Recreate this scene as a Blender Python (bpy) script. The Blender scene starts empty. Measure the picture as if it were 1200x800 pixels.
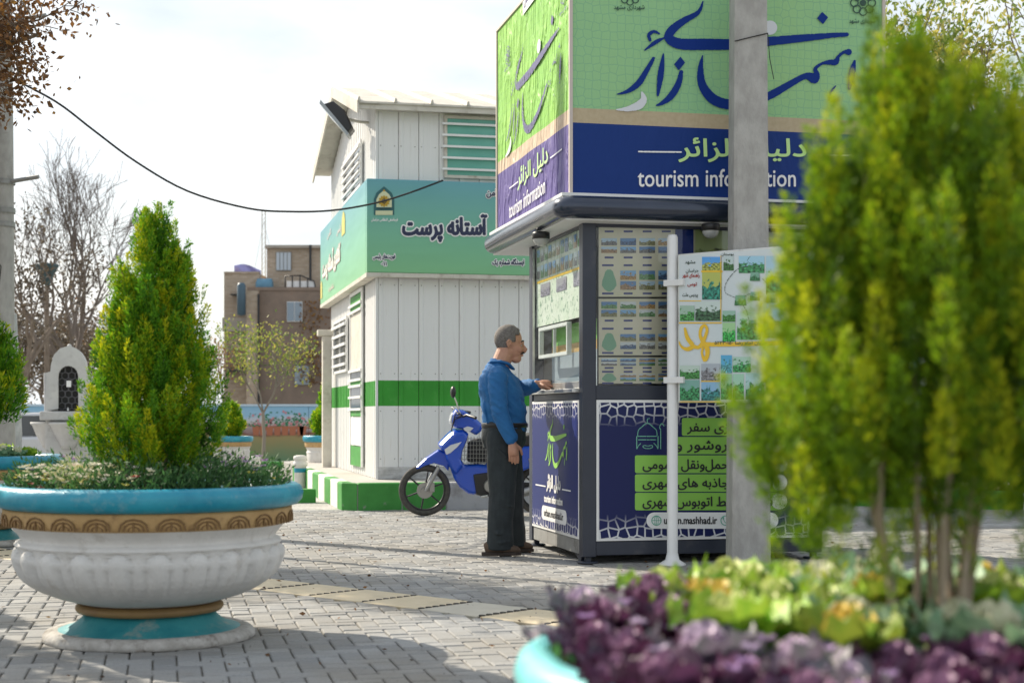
import bpy, bmesh, math, random, unicodedata
import numpy as np
from mathutils import Vector, Matrix
SC = bpy.context.scene
COL = SC.collection
RND = random.Random(7)
PI = math.pi
# ------------------------------------------------------------------ camera
H = 1.05; FP = 1800.0; CX = 600.0; HY = 487.0
cd = bpy.data.cameras.new('camera'); cam = bpy.data.objects.new('camera', cd); COL.objects.link(cam)
cam.location = (0, 0, H); cam.rotation_euler = (PI/2, 0, 0)
cd.sensor_width = 36; cd.lens = 54; cd.shift_y = (HY-400)/1200.0
cd.clip_start = .05; cd.clip_end = 2000
cd.dof.use_dof = True; cd.dof.focus_distance = 11.7; cd.dof.aperture_fstop = 3.3
SC.camera = cam
# ------------------------------------------------------------------ light
SUN_EL = 37.0; SH = Vector((-.767, .642, 0)).normalized()
w = bpy.data.worlds.new('World'); SC.world = w; w.use_nodes = True
nt = w.node_tree; N = nt.nodes; L = nt.links
bg = N['Background']; bg.inputs[1].default_value = .12
sky = N.new('ShaderNodeTexSky'); sky.sky_type = 'NISHITA'; sky.sun_disc = False
sky.sun_elevation = math.radians(SUN_EL); sky.sun_rotation = math.radians(-50); sky.dust_density = 2.5; sky.air_density = 1.0
tc = N.new('ShaderNodeTexCoord'); mp = N.new('ShaderNodeMapping'); mp.inputs['Scale'].default_value = (1, 1, 2.6)
L.new(tc.outputs['Generated'], mp.inputs[0])
cn = N.new('ShaderNodeTexNoise'); cn.inputs['Scale'].default_value = 3.2; cn.inputs['Detail'].default_value = 9; cn.inputs['Roughness'].default_value = .58; cn.inputs['Distortion'].default_value = .5
L.new(mp.outputs[0], cn.inputs['Vector'])
rp = N.new('ShaderNodeValToRGB'); rp.color_ramp.elements[0].position = .36; rp.color_ramp.elements[0].color = (.55, .55, .55, 1); rp.color_ramp.elements[1].position = .60
L.new(cn.outputs[0], rp.inputs[0])
cn2 = N.new('ShaderNodeTexNoise'); cn2.inputs['Scale'].default_value = 6; cn2.inputs['Detail'].default_value = 7
L.new(mp.outputs[0], cn2.inputs['Vector'])
cc = N.new('ShaderNodeValToRGB'); cc.color_ramp.elements[0].position = .3; cc.color_ramp.elements[1].position = .62
cc.color_ramp.elements[0].color = (4.6, 5.15, 5.6, 1); cc.color_ramp.elements[1].color = (6.9, 7.0, 6.95, 1)
L.new(cn2.outputs[0], cc.inputs[0])
mx = N.new('ShaderNodeMix'); mx.data_type = 'RGBA'
sz = N.new('ShaderNodeSeparateXYZ'); L.new(tc.outputs['Generated'], sz.inputs[0])
zr_ = N.new('ShaderNodeMapRange'); zr_.interpolation_type = 'SMOOTHSTEP'; zr_.inputs[1].default_value = .22; zr_.inputs[2].default_value = .75; zr_.inputs[3].default_value = 1; zr_.inputs[4].default_value = .75; L.new(sz.outputs[2], zr_.inputs[0])
zm = N.new('ShaderNodeMath'); zm.operation = 'MULTIPLY'; L.new(rp.outputs[0], zm.inputs[0]); L.new(zr_.outputs[0], zm.inputs[1])
L.new(zm.outputs[0], mx.inputs[0]); L.new(sky.outputs[0], mx.inputs[6]); L.new(cc.outputs[0], mx.inputs[7])
L.new(mx.outputs[2], bg.inputs[0])
sl = bpy.data.lights.new('sun', 'SUN'); sl.energy = 5.0; sl.angle = math.radians(.5); sl.color = (1, .90, .74)
so = bpy.data.objects.new('sun', sl); COL.objects.link(so)
sd = Vector((SH.x*math.cos(math.radians(SUN_EL)), SH.y*math.cos(math.radians(SUN_EL)), math.sin(math.radians(SUN_EL))))
so.rotation_euler = (-sd).to_track_quat('-Z', 'Y').to_euler()
SC.view_settings.view_transform = 'Standard'; SC.view_settings.look = 'None'; SC.view_settings.gamma = 1
SC.view_settings.exposure = 0.54
SC.render.engine = 'CYCLES'; SC.cycles.max_bounces = 6; SC.cycles.transparent_max_bounces = 12
SC.cycles.use_denoising = True

# ------------------------------------------------------------------ helpers
U = Vector((.975, .2216, 0)); V = Vector((-.2216, .975, 0)); ROT = math.atan2(.2216, .975)
def gp(px, py, z=0.0):
    """point on the horizontal plane z seen at (px,py)"""
    Y = (H-z)*FP/(py-HY); return Vector(((px-CX)/FP*Y, Y, z))
def at(px, py, Y): return Vector(((px-CX)/FP*Y, Y, H+(HY-py)/FP*Y))
def on(o, axis, c, px, py):
    """local coordinates in the frame at o (rotated like the kiosk) on plane axis=c"""
    r = Vector(((px-CX)/FP, 1, (HY-py)/FP)); C0 = Vector((0, 0, H))-Vector((o[0], o[1], 0))
    n = U if axis == 'x' else V
    t = (c-C0.dot(n))/r.dot(n); p = C0+r*t
    return Vector((p.dot(U), p.dot(V), p.z))

class MB:
    def __init__(s): s.v = []; s.f = []; s.m = []; s.s = []
    def add(s, vs, fs, mi=0, sm=False):
        b = len(s.v); s.v += [tuple(p) for p in vs]
        for f in fs: s.f.append([b+i for i in f]); s.m.append(mi); s.s.append(sm)
        return s
    def box(s, x0, y0, z0, x1, y1, z1, mi=0):
        if x1 < x0: x0, x1 = x1, x0
        if y1 < y0: y0, y1 = y1, y0
        if z1 < z0: z0, z1 = z1, z0
        return s.add([(x0,y0,z0),(x1,y0,z0),(x1,y1,z0),(x0,y1,z0),(x0,y0,z1),(x1,y0,z1),(x1,y1,z1),(x0,y1,z1)],
              [(0,3,2,1),(4,5,6,7),(0,1,5,4),(1,2,6,5),(2,3,7,6),(3,0,4,7)], mi)
    def tube(s, pts, rad, n=8, mi=0, sm=True, cap=True, sc=None):
        pts = [Vector(p) for p in pts]
        if not hasattr(rad, '__len__'): rad = [rad]*len(pts)
        vs = []; up = None
        for i, p in enumerate(pts):
            d = (pts[min(i+1, len(pts)-1)]-pts[max(i-1, 0)])
            if d.length < 1e-9: d = Vector((0, 0, 1))
            d.normalize()
            if up is None:
                up = Vector((0, 1, 0)) if abs(d.y) < .8 else Vector((1, 0, 0))
            x = up.cross(d)
            if x.length < 1e-4: x = Vector((1, 0, 0)).cross(d)
            x.normalize(); y = d.cross(x); up = y
            for k in range(n):
                a = 2*PI*k/n; r = rad[i]
                if hasattr(r, '__len__'): vs.append(p+x*(r[0]*math.cos(a))+y*(r[1]*math.sin(a)))
                else: vs.append(p+x*(r*math.cos(a))+y*(r*math.sin(a)))
        fs = []
        for i in range(len(pts)-1):
            for k in range(n):
                a = i*n+k; b = i*n+(k+1) % n; fs.append((a, b, b+n, a+n))
        s.add(vs, fs, mi, sm)
        if cap:
            s.add([vs[k] for k in range(n)], [list(range(n))[::-1]], mi)
            e = (len(pts)-1)*n; s.add([vs[e+k] for k in range(n)], [list(range(n))], mi)
        return s
    def lathe(s, prof, n=32, c=(0, 0, 0), mi=0, sm=True, fn=None, sx=1, sy=1):
        vs = []
        for (r, z) in prof:
            for k in range(n):
                a = 2*PI*k/n; q = fn(a, r, z) if fn else r
                vs.append((c[0]+q*math.cos(a)*sx, c[1]+q*math.sin(a)*sy, c[2]+z))
        fs = []
        for i in range(len(prof)-1):
            for k in range(n):
                a = i*n+k; b = i*n+(k+1) % n; fs.append((a, b, b+n, a+n))
        s.add(vs, fs, mi, sm); return s
    def prism(s, poly, plane, d0, d1, mi=0, inset=0.0):
        """poly: 2d points; plane 'xz' -> depth along y, 'yz' -> along x, 'xy' -> along z"""
        n = len(poly); mk = {'xz': lambda a, b, d: (a, d, b), 'yz': lambda a, b, d: (d, a, b), 'xy': lambda a, b, d: (a, b, d)}[plane]
        cx = sum(p[0] for p in poly)/n; cy = sum(p[1] for p in poly)/n
        def ins(p): return (cx+(p[0]-cx)*(1-inset), cy+(p[1]-cy)*(1-inset))
        if inset:
            e = (d1-d0)*.2
            rings = [[mk(*ins(p), d0) for p in poly], [mk(*p, d0+e) for p in poly], [mk(*p, d1-e) for p in poly], [mk(*ins(p), d1) for p in poly]]
        else: rings = [[mk(*p, d0) for p in poly], [mk(*p, d1) for p in poly]]
        vs = sum(rings, []); fs = [list(range(n))[::-1], [len(vs)-n+i for i in range(n)]]
        for r in range(len(rings)-1):
            for i in range(n):
                j = (i+1) % n; fs.append((r*n+i, r*n+j, (r+1)*n+j, (r+1)*n+i))
        return s.add(vs, fs, mi)
    def ball(s, c, r, n=12, m=8, mi=0, sm=True):
        if not hasattr(r, '__len__'): r = (r, r, r)
        vs = []; fs = []
        for i in range(m+1):
            t = PI*i/m
            for k in range(n):
                a = 2*PI*k/n
                vs.append((c[0]+r[0]*math.sin(t)*math.cos(a), c[1]+r[1]*math.sin(t)*math.sin(a), c[2]-r[2]*math.cos(t)))
        for i in range(m):
            for k in range(n):
                a = i*n+k; b = i*n+(k+1) % n; fs.append((a, b, b+n, a+n))
        return s.add(vs, fs, mi, sm)

def tagit(o, label=None, cat=None, group=None, kind=None):
    if label: o['label'] = label
    if cat: o['category'] = cat
    if group: o['group'] = group
    if kind: o['kind'] = kind
    return o
def mkobj(name, me, parent=None, loc=(0, 0, 0), rz=0, **k):
    o = bpy.data.objects.new(name, me); COL.objects.link(o); o.location = loc
    if rz: o.rotation_euler = (0, 0, rz)
    if parent: o.parent = parent
    return tagit(o, **k)
def obj(name, mb, mats, parent=None, loc=(0, 0, 0), rz=0, bevel=0, seg=2, fixn=False, **k):
    me = bpy.data.meshes.new(name); me.from_pydata(mb.v, [], mb.f)
    for m in (mats if isinstance(mats, (list, tuple)) else [mats]): me.materials.append(m)
    me.polygons.foreach_set('material_index', mb.m); me.polygons.foreach_set('use_smooth', mb.s)
    if fixn or bevel:
        bm = bmesh.new(); bm.from_mesh(me)
        if bevel: bmesh.ops.remove_doubles(bm, verts=bm.verts, dist=1e-5)
        bmesh.ops.recalc_face_normals(bm, faces=bm.faces)
        bm.to_mesh(me); bm.free()
    o = mkobj(name, me, parent, loc, rz, **k)
    if bevel:
        b = o.modifiers.new('bevel', 'BEVEL'); b.width = bevel; b.segments = seg; b.limit_method = 'ANGLE'; b.angle_limit = .6
    return o
def empty(name, loc=(0, 0, 0), rz=0, **k):
    o = bpy.data.objects.new(name, None); COL.objects.link(o); o.location = loc; o.rotation_euler = (0, 0, rz); o.empty_display_size = .2
    return tagit(o, **k)
KIDS = {}
def copy_tree(o, parent=None, kids=None):
    c = o.copy(); COL.objects.link(c); c.parent = parent
    for ch in list(o.children): copy_tree(ch, c)
    return c
def poly_fix(o):
    bm = bmesh.new(); bm.from_mesh(o.data); bmesh.ops.recalc_face_normals(bm, faces=bm.faces); bm.to_mesh(o.data); bm.free(); return o

# ------------------------------------------------------------------ materials
def mat(name, c, rough=.7, c2=None, scale=6, detail=6, bump=0, bscale=None, metal=0, coat=0, dirt=None, dscale=2.5, dlo=.55, dhi=.7, spec=.5, stretch=None, trans=0):
    m = bpy.data.materials.new(name); m.use_nodes = True; t = m.node_tree; n = t.nodes; l = t.links; b = n['Principled BSDF']
    b.inputs['Base Color'].default_value = (*c, 1); b.inputs['Roughness'].default_value = rough; b.inputs['Metallic'].default_value = metal
    b.inputs['Specular IOR Level'].default_value = spec
    if coat: b.inputs['Coat Weight'].default_value = coat; b.inputs['Coat Roughness'].default_value = .12
    tcn = n.new('ShaderNodeTexCoord'); src = tcn.outputs['Object']
    if stretch:
        mpn = n.new('ShaderNodeMapping'); mpn.inputs['Scale'].default_value = stretch; l.new(src, mpn.inputs[0]); src = mpn.outputs[0]
    last = None
    if c2 is not None:
        nz = n.new('ShaderNodeTexNoise'); nz.inputs['Scale'].default_value = scale; nz.inputs['Detail'].default_value = detail; nz.inputs['Roughness'].default_value = .6
        l.new(src, nz.inputs['Vector'])
        r = n.new('ShaderNodeValToRGB'); r.color_ramp.elements[0].position = .35; r.color_ramp.elements[1].position = .65
        r.color_ramp.elements[0].color = (*c, 1); r.color_ramp.elements[1].color = (*c2, 1); l.new(nz.outputs[0], r.inputs[0]); last = r.outputs[0]
    if dirt is not None:
        nz = n.new('ShaderNodeTexNoise'); nz.inputs['Scale'].default_value = dscale; nz.inputs['Detail'].default_value = 9; nz.inputs['Roughness'].default_value = .68
        l.new(src, nz.inputs['Vector'])
        r = n.new('ShaderNodeMapRange'); r.inputs[1].default_value = dlo; r.inputs[2].default_value = dhi; l.new(nz.outputs[0], r.inputs[0])
        mm = n.new('ShaderNodeMix'); mm.data_type = 'RGBA'; l.new(r.outputs[0], mm.inputs[0])
        if last: l.new(last, mm.inputs[6])
        else: mm.inputs[6].default_value = (*c, 1)
        mm.inputs[7].default_value = (*dirt, 1); last = mm.outputs[2]
    if last: l.new(last, b.inputs['Base Color'])
    if bump:
        nz = n.new('ShaderNodeTexNoise'); nz.inputs['Scale'].default_value = bscale or scale*4; nz.inputs['Detail'].default_value = 5
        l.new(src, nz.inputs['Vector']); bp = n.new('ShaderNodeBump'); bp.inputs['Strength'].default_value = 1; bp.inputs['Distance'].default_value = bump
        l.new(nz.outputs[0], bp.inputs['Height']); l.new(bp.outputs[0], b.inputs['Normal'])
    if trans:
        b.inputs['Transmission Weight'].default_value = trans
    return m
def leafmat(name, stops, transl=.45, rough=.55, hue=None):
    m = bpy.data.materials.new(name); m.use_nodes = True; t = m.node_tree; n = t.nodes; l = t.links; b = n['Principled BSDF']; out = n['Material Output']
    a = n.new('ShaderNodeAttribute'); a.attribute_name = 'tint'
    r = n.new('ShaderNodeValToRGB'); e = r.color_ramp.elements
    while len(e) < len(stops): e.new(.5)
    for i, (p, c) in enumerate(stops): e[i].position = p; e[i].color = (*c, 1)
    l.new(a.outputs['Fac'], r.inputs[0]); l.new(r.outputs[0], b.inputs['Base Color']); b.inputs['Roughness'].default_value = rough; b.inputs['Specular IOR Level'].default_value = .3
    tr = n.new('ShaderNodeBsdfTranslucent'); l.new(r.outputs[0], tr.inputs[0])
    ms = n.new('ShaderNodeMixShader'); ms.inputs[0].default_value = transl; l.new(b.outputs[0], ms.inputs[1]); l.new(tr.outputs[0], ms.inputs[2]); l.new(ms.outputs[0], out.inputs[0])
    return m
def thin_glass(name, tint=(.93, .97, .96), refl=1.0):
    m = bpy.data.materials.new(name); m.use_nodes = True; t = m.node_tree; n = t.nodes; l = t.links; out = n['Material Output']
    n.remove(n['Principled BSDF'])
    tr = n.new('ShaderNodeBsdfTransparent'); tr.inputs[0].default_value = (*tint, 1)
    gl = n.new('ShaderNodeBsdfGlossy'); gl.inputs['Roughness'].default_value = .03
    fr = n.new('ShaderNodeFresnel'); fr.inputs[0].default_value = 1.5
    ml = n.new('ShaderNodeMath'); ml.operation = 'MULTIPLY'; ml.inputs[1].default_value = 1.6*refl; ml.use_clamp = True; l.new(fr.outputs[0], ml.inputs[0])
    ms = n.new('ShaderNodeMixShader'); l.new(ml.outputs[0], ms.inputs[0]); l.new(tr.outputs[0], ms.inputs[1]); l.new(gl.outputs[0], ms.inputs[2]); l.new(ms.outputs[0], out.inputs[0])
    return m
M = {}
M['white_wall'] = mat('white_painted_steel', (.72, .72, .71), .5, dirt=(.40, .33, .25), dscale=3, dlo=.60, dhi=.92, stretch=(7, 7, .45), bump=.004, bscale=3)
M['green_wall'] = mat('green_band_paint', (.02, .23, .012), .55, c2=(.03, .30, .02), scale=3, dirt=(.10, .28, .07), dscale=6, dlo=.55, dhi=.8, bump=.003, bscale=4)
M['concrete'] = mat('concrete', (.36, .35, .33), .9, c2=(.27, .265, .25), scale=5, bump=.003, bscale=60, dirt=(.16, .155, .15), dscale=4, dlo=.6, dhi=.8)
M['polecon'] = mat('pole_concrete', (.43, .42, .395), .92, c2=(.33, .32, .30), scale=14, bump=.004, bscale=90, dirt=(.20, .16, .12), dscale=5, dlo=.62, dhi=.8, stretch=(1, 1, .5))
M['kerb_green'] = mat('kerb_green_paint', (.035, .22, .03), .6, c2=(.05, .28, .045), scale=5, dirt=(.30, .30, .26), dscale=7, dlo=.62, dhi=.75, bump=.003, bscale=40)
M['kerb_white'] = mat('kerb_white_paint', (.74, .73, .68), .7, c2=(.62, .61, .56), scale=5, dirt=(.35, .33, .29), dscale=7, dlo=.6, dhi=.75, bump=.003, bscale=40)
M['navy_metal'] = mat('dark_blue_grey_metal', (.022, .028, .045), .38, c2=(.03, .036, .055), scale=4, dirt=(.11, .105, .10), dscale=4, dlo=.6, dhi=.9)
M['silver'] = mat('brushed_aluminium', (.62, .62, .60), .32, metal=.8, dirt=(.35, .33, .30), dscale=5)
M['grey_panel'] = mat('grey_steel_panel', (.30, .30, .29), .5, c2=(.25, .25, .24), scale=9, metal=.2, dirt=(.15, .14, .13), dscale=6)
M['white_frame'] = mat('white_frame_paint', (.78, .78, .77), .4, c2=(.72, .72, .71), scale=5)
M['white_print'] = mat('white_print', (.8, .8, .8), .5)
M['navy_print'] = mat('navy_print', (.012, .03, .20), .45)
M['blue_print'] = mat('blue_print', (.004, .03, .21), .55, spec=.15)
M['black_print'] = mat('black_print', (.012, .012, .015), .5)
M['lime_print'] = mat('lime_print', (.30, .58, .10), .5)
M['pale_green_print'] = mat('pale_green_print', (.50, .75, .30), .5)
M['box_green'] = mat('green_box_print', (.23, .50, .07), .5)
M['yellow_print'] = mat('yellow_print', (.78, .50, .03), .5)
M['grey_print'] = mat('pale_grey_print', (.62, .64, .68), .5)
M['tank'] = mat('tank_blue_steel', (.09, .22, .32), .5, c2=(.12, .27, .38), scale=3)
M['black'] = mat('black_rubber', (.02, .02, .02), .75, c2=(.03, .03, .03), scale=20)
M['black_plastic'] = mat('black_plastic', (.018, .018, .02), .4)
M['teal_glass'] = mat('teal_window_sheet', (.10, .36, .29), .3, c2=(.14, .42, .34), scale=2)
M['dark_glass'] = mat('dark_window_glass', (.05, .06, .07), .12, spec=.8)
M['pale_metal'] = mat('cream_metal_sheet', (.60, .57, .50), .6, c2=(.5, .47, .41), scale=6, dirt=(.35, .30, .24), dscale=5)
M['wood_bark'] = mat('grey_brown_bark', (.17, .13, .10), .95, c2=(.25, .20, .155), scale=14, bump=.006, bscale=40, stretch=(1, 1, .3))
M['bark_pale'] = mat('pale_conifer_bark', (.30, .22, .16), .9, c2=(.42, .34, .26), scale=20, bump=.003, bscale=60, stretch=(1, 1, .3))
M['soil'] = mat('dark_soil', (.05, .04, .03), 1, c2=(.08, .06, .045), scale=30, bump=.01, bscale=40)

# ------------------------------------------------------------------ numpy quad clouds (foliage)
rng = np.random.default_rng(11)
def norm(a): return a/np.maximum(np.linalg.norm(a, axis=1, keepdims=True), 1e-9)
def leaf_mesh(name, P, D, ln, wd, tint, m, curl=.0):
    """one diamond leaf for each row: base P, direction D"""
    n = len(P); D = norm(D); R = norm(rng.normal(size=(n, 3))); S = norm(np.cross(D, R)); Nn = np.cross(S, D)
    ln = np.asarray(ln).reshape(-1, 1)*np.ones((n, 1)); wd = np.asarray(wd).reshape(-1, 1)*np.ones((n, 1))
    v = np.empty((n, 4, 3)); v[:, 0] = P; v[:, 1] = P+D*ln*.45+S*wd*.5+Nn*ln*curl; v[:, 2] = P+D*ln; v[:, 3] = P+D*ln*.45-S*wd*.5+Nn*ln*curl
    me = bpy.data.meshes.new(name); me.vertices.add(n*4); me.vertices.foreach_set('co', v.ravel())
    me.loops.add(n*4); me.loops.foreach_set('vertex_index', np.arange(n*4, dtype=np.int32))
    me.polygons.add(n); me.polygons.foreach_set('loop_start', np.arange(0, n*4, 4, dtype=np.int32)); me.polygons.foreach_set('loop_total', np.full(n, 4, dtype=np.int32))
    a = me.attributes.new('tint', 'FLOAT', 'POINT'); a.data.foreach_set('value', np.repeat(np.clip(tint, 0, 1), 4).astype(np.float32))
    me.materials.append(m); me.update(calc_edges=True); me.validate(); return me

# ------------------------------------------------------------------ lettering: shaped text and brush strokes as filled outlines
FORMS = {}
for cp in list(range(0xFB50, 0xFDFF))+list(range(0xFE70, 0xFEFD)):
    d = unicodedata.decomposition(chr(cp)).split()
    if len(d) >= 2 and d[0] in ('<isolated>', '<final>', '<initial>', '<medial>'):
        FORMS.setdefault(tuple(int(x, 16) for x in d[1:]), {})[d[0][1:-1]] = chr(cp)
def shape(s):
    out = []; cps = [ord(c) for c in s]; fm = lambda c: FORMS.get((c,), {})
    rt = lambda c: 'final' in fm(c) or c == 0x640
    lf = lambda c: 'initial' in fm(c) or c == 0x640
    i = 0; pl = False
    while i < len(cps):
        c = cps[i]; f = fm(c); nx = cps[i+1] if i+1 < len(cps) else 0
        if c == 0x200c: pl = False; i += 1; continue
        if c == 0x644 and nx in (0x627, 0x622) and (c, nx) in FORMS:
            ff = FORMS[(c, nx)]; out.append(ff['final'] if pl else ff['isolated']); pl = False; i += 2; continue
        if not f: out.append(s[i]); pl = (c == 0x640); i += 1; continue
        r = pl and rt(c); l = lf(c) and rt(nx)
        k = 'medial' if r and l else 'final' if r else 'initial' if l else 'isolated'
        out.append(f.get(k, s[i])); pl = l; i += 1
    return ''.join(out[::-1])
def text_loops(s, rtl=True):
    """closed outlines of a line of text, scaled so that the whole is 1 wide"""
    cu = bpy.data.curves.new('lettering', 'FONT'); cu.body = shape(s) if rtl else s; cu.fill_mode = 'NONE'; cu.resolution_u = 3
    o = bpy.data.objects.new('lettering', cu); COL.objects.link(o); bpy.context.view_layer.update()
    me = o.to_mesh(); nv = len(me.vertices); co = np.empty(nv*3); me.vertices.foreach_get('co', co); co = co.reshape(-1, 3)
    nb = {}
    for e in me.edges:
        a, b = e.vertices; nb.setdefault(a, []).append(b); nb.setdefault(b, []).append(a)
    loops = []; seen = set()
    for st in range(nv):
        if st in seen or st not in nb: continue
        lp = [st]; seen.add(st); cur = st; nxt = st+1 if (st+1) in nb[st] else nb[st][0]
        while nxt not in seen:
            lp.append(nxt); seen.add(nxt); c2 = [q for q in nb[nxt] if q != cur]; cur = nxt
            if not c2: break
            nxt = c2[0]
        if len(lp) > 2: loops.append(co[lp][:, :2])
    o.to_mesh_clear(); bpy.data.objects.remove(o); bpy.data.curves.remove(cu)
    A = np.concatenate(loops); mn = A.min(0); mxx = A.max(0); k = 1/(mxx[0]-mn[0])
    return [(lp-mn)*k for lp in loops], (mxx[1]-mn[1])*k
def fit(s, x0, x1, z0, z1=None, rtl=True):
    """loops of the text in the box x0..x1, z0..z1 (z1 None keeps proportions)"""
    lp, h = text_loops(s, rtl); wx = x1-x0; sz = wx if z1 is None else (z1-z0)/h
    return [np.stack([x0+p[:, 0]*wx, z0+p[:, 1]*sz], 1) for p in lp]
def smooth_pts(pts, k=6):
    P = np.array(pts, float); out = []
    for i in range(len(P)-1):
        p0 = P[max(i-1, 0)]; p1 = P[i]; p2 = P[i+1]; p3 = P[min(i+2, len(P)-1)]
        for j in range(k):
            t = j/k; out.append(.5*((2*p1)+(-p0+p2)*t+(2*p0-5*p1+4*p2-p3)*t*t+(-p0+3*p1-3*p2+p3)*t**3))
    out.append(P[-1]); return np.array(out)
def brush(pts):
    """(x, y, width) points -> outlines of the stroke, one convex quad per step plus end discs"""
    q = smooth_pts(pts); out = []
    d = np.gradient(q[:, :2], axis=0); n = np.stack([-d[:, 1], d[:, 0]], 1); n /= np.maximum(np.linalg.norm(n, axis=1, keepdims=True), 1e-9)
    a = q[:, :2]+n*q[:, 2:3]/2; b = q[:, :2]-n*q[:, 2:3]/2
    for i in range(len(q)-1): out.append(np.array([a[i], a[i+1], b[i+1], b[i]]))
    for i in range(0, len(q), 2):
        r = q[i, 2]/2*.98; out.append(np.array([[q[i, 0]+r*math.cos(t), q[i, 1]+r*math.sin(t)] for t in np.linspace(0, 2*PI, 9)[:-1]][::-1]))
    for i, p in enumerate(out):
        ar = np.sum(p[:, 0]*np.roll(p[:, 1], -1)-np.roll(p[:, 0], -1)*p[:, 1])
        if ar > 0: out[i] = p[::-1]
    return out
def disc(x, y, r, n=16): return np.array([[x+r*math.cos(t), y-r*math.sin(t)] for t in np.linspace(0, 2*PI, n+1)[:-1]])
def sdf_fill(loops, cell, off=0.0):
    A = np.concatenate(loops); mn = A.min(0)-abs(off)-3*cell; mx_ = A.max(0)+abs(off)+3*cell
    nx = int((mx_[0]-mn[0])/cell)+2; ny = int((mx_[1]-mn[1])/cell)+2
    xs = mn[0]+np.arange(nx)*cell; ys = mn[1]+np.arange(ny)*cell
    S = []
    for lp in loops: S.append(np.concatenate([lp, np.roll(lp, -1, 0)], 1))
    S = np.concatenate(S); D = np.full((ny, nx), abs(off)+3*cell); Wn = np.zeros((ny, nx), int)
    R = abs(off)+2.2*cell
    for (x0, y0, x1, y1) in S:
        i0 = max(int((min(x0, x1)-R-mn[0])/cell), 0); i1 = min(int((max(x0, x1)+R-mn[0])/cell)+2, nx)
        j0 = max(int((min(y0, y1)-R-mn[1])/cell), 0); j1 = min(int((max(y0, y1)+R-mn[1])/cell)+2, ny)
        gx = xs[i0:i1][None, :]; gy = ys[j0:j1][:, None]; dx = x1-x0; dy = y1-y0; q = dx*dx+dy*dy+1e-18
        t = np.clip(((gx-x0)*dx+(gy-y0)*dy)/q, 0, 1)
        dd = np.hypot(gx-x0-t*dx, gy-y0-t*dy); D[j0:j1, i0:i1] = np.minimum(D[j0:j1, i0:i1], dd)
    for j in range(ny):
        y = ys[j]; a = S[(S[:, 1] <= y) & (S[:, 3] > y)]; b = S[(S[:, 1] > y) & (S[:, 3] <= y)]
        for arr, sg in ((a, 1), (b, -1)):
            if len(arr):
                xc = arr[:, 0]+(y-arr[:, 1])/(arr[:, 3]-arr[:, 1])*(arr[:, 2]-arr[:, 0])
                Wn[j] += sg*(xs[None, :] > xc[:, None]).sum(0)
    F_ = np.where(Wn != 0, -D, D)-off
    F_[np.abs(F_) < 1e-7] = 1e-7
    ins = F_ < 0; vs = []; fs = []
    cnt = ins[:-1, :-1].astype(int)+ins[1:, :-1]+ins[:-1, 1:]+ins[1:, 1:]
    for j in range(ny-1):
        row = cnt[j]; nzr = np.nonzero(row)[0]
        if not len(nzr): continue
        run = None
        for i in list(nzr)+[-9]:
            full = i >= 0 and row[i] == 4
            if run is not None and not (full and i == run[1]+1):
                b = len(vs); vs += [(xs[run[0]], ys[j]), (xs[run[1]+1], ys[j]), (xs[run[1]+1], ys[j+1]), (xs[run[0]], ys[j+1])]; fs.append([b, b+1, b+2, b+3]); run = None
            if i < 0: break
            if full: run = [i, i] if run is None else [run[0], i]; continue
            c = [(xs[i], ys[j], F_[j, i]), (xs[i+1], ys[j], F_[j, i+1]), (xs[i+1], ys[j+1], F_[j+1, i+1]), (xs[i], ys[j+1], F_[j+1, i])]
            pl = []
            for k in range(4):
                p = c[k]; q = c[(k+1) % 4]
                if p[2] < 0: pl.append(p[:2])
                if (p[2] < 0) != (q[2] < 0):
                    t = p[2]/(p[2]-q[2]); pl.append((p[0]+(q[0]-p[0])*t, p[1]+(q[1]-p[1])*t))
            if len(pl) >= 3:
                b = len(vs); vs += pl; fs.append(list(range(b, b+len(pl))))
    return vs, fs
def print_mb(mb, loops, mapf, cell, off=0.0, mi=0):
    vs, fs = sdf_fill(loops, cell, off); mb.add([mapf(x, y) for x, y in vs], fs, mi); return mb

# ================================================================== SETTING: ground and paving
def ground_h(x, y):
    a = min(max((y-25)/3, 0), 1)*min(max((-7.2-x)/1.2, 0), 1)
    return -.03-.47*a
g = MB(); xs = [-600, -150, -60, -30, -20, -14, -10, -9, -8.4, -7.8, -7.2, -6, -3, 0, 5, 12, 30, 80, 300, 600]; ys = [-30, -5, 5, 15, 22, 25, 26, 27, 28, 32, 40, 60, 90, 150, 300, 900]
g.add([(x, y, ground_h(x, y)) for y in ys for x in xs], [(j*len(xs)+i, j*len(xs)+i+1, (j+1)*len(xs)+i+1, (j+1)*len(xs)+i) for j in range(len(ys)-1) for i in range(len(xs)-1)])
obj('ground', g, mat('ground_asphalt', (.20, .195, .185), .95, c2=(.27, .26, .24), scale=.6, bump=.004, bscale=30), kind='structure')
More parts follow.
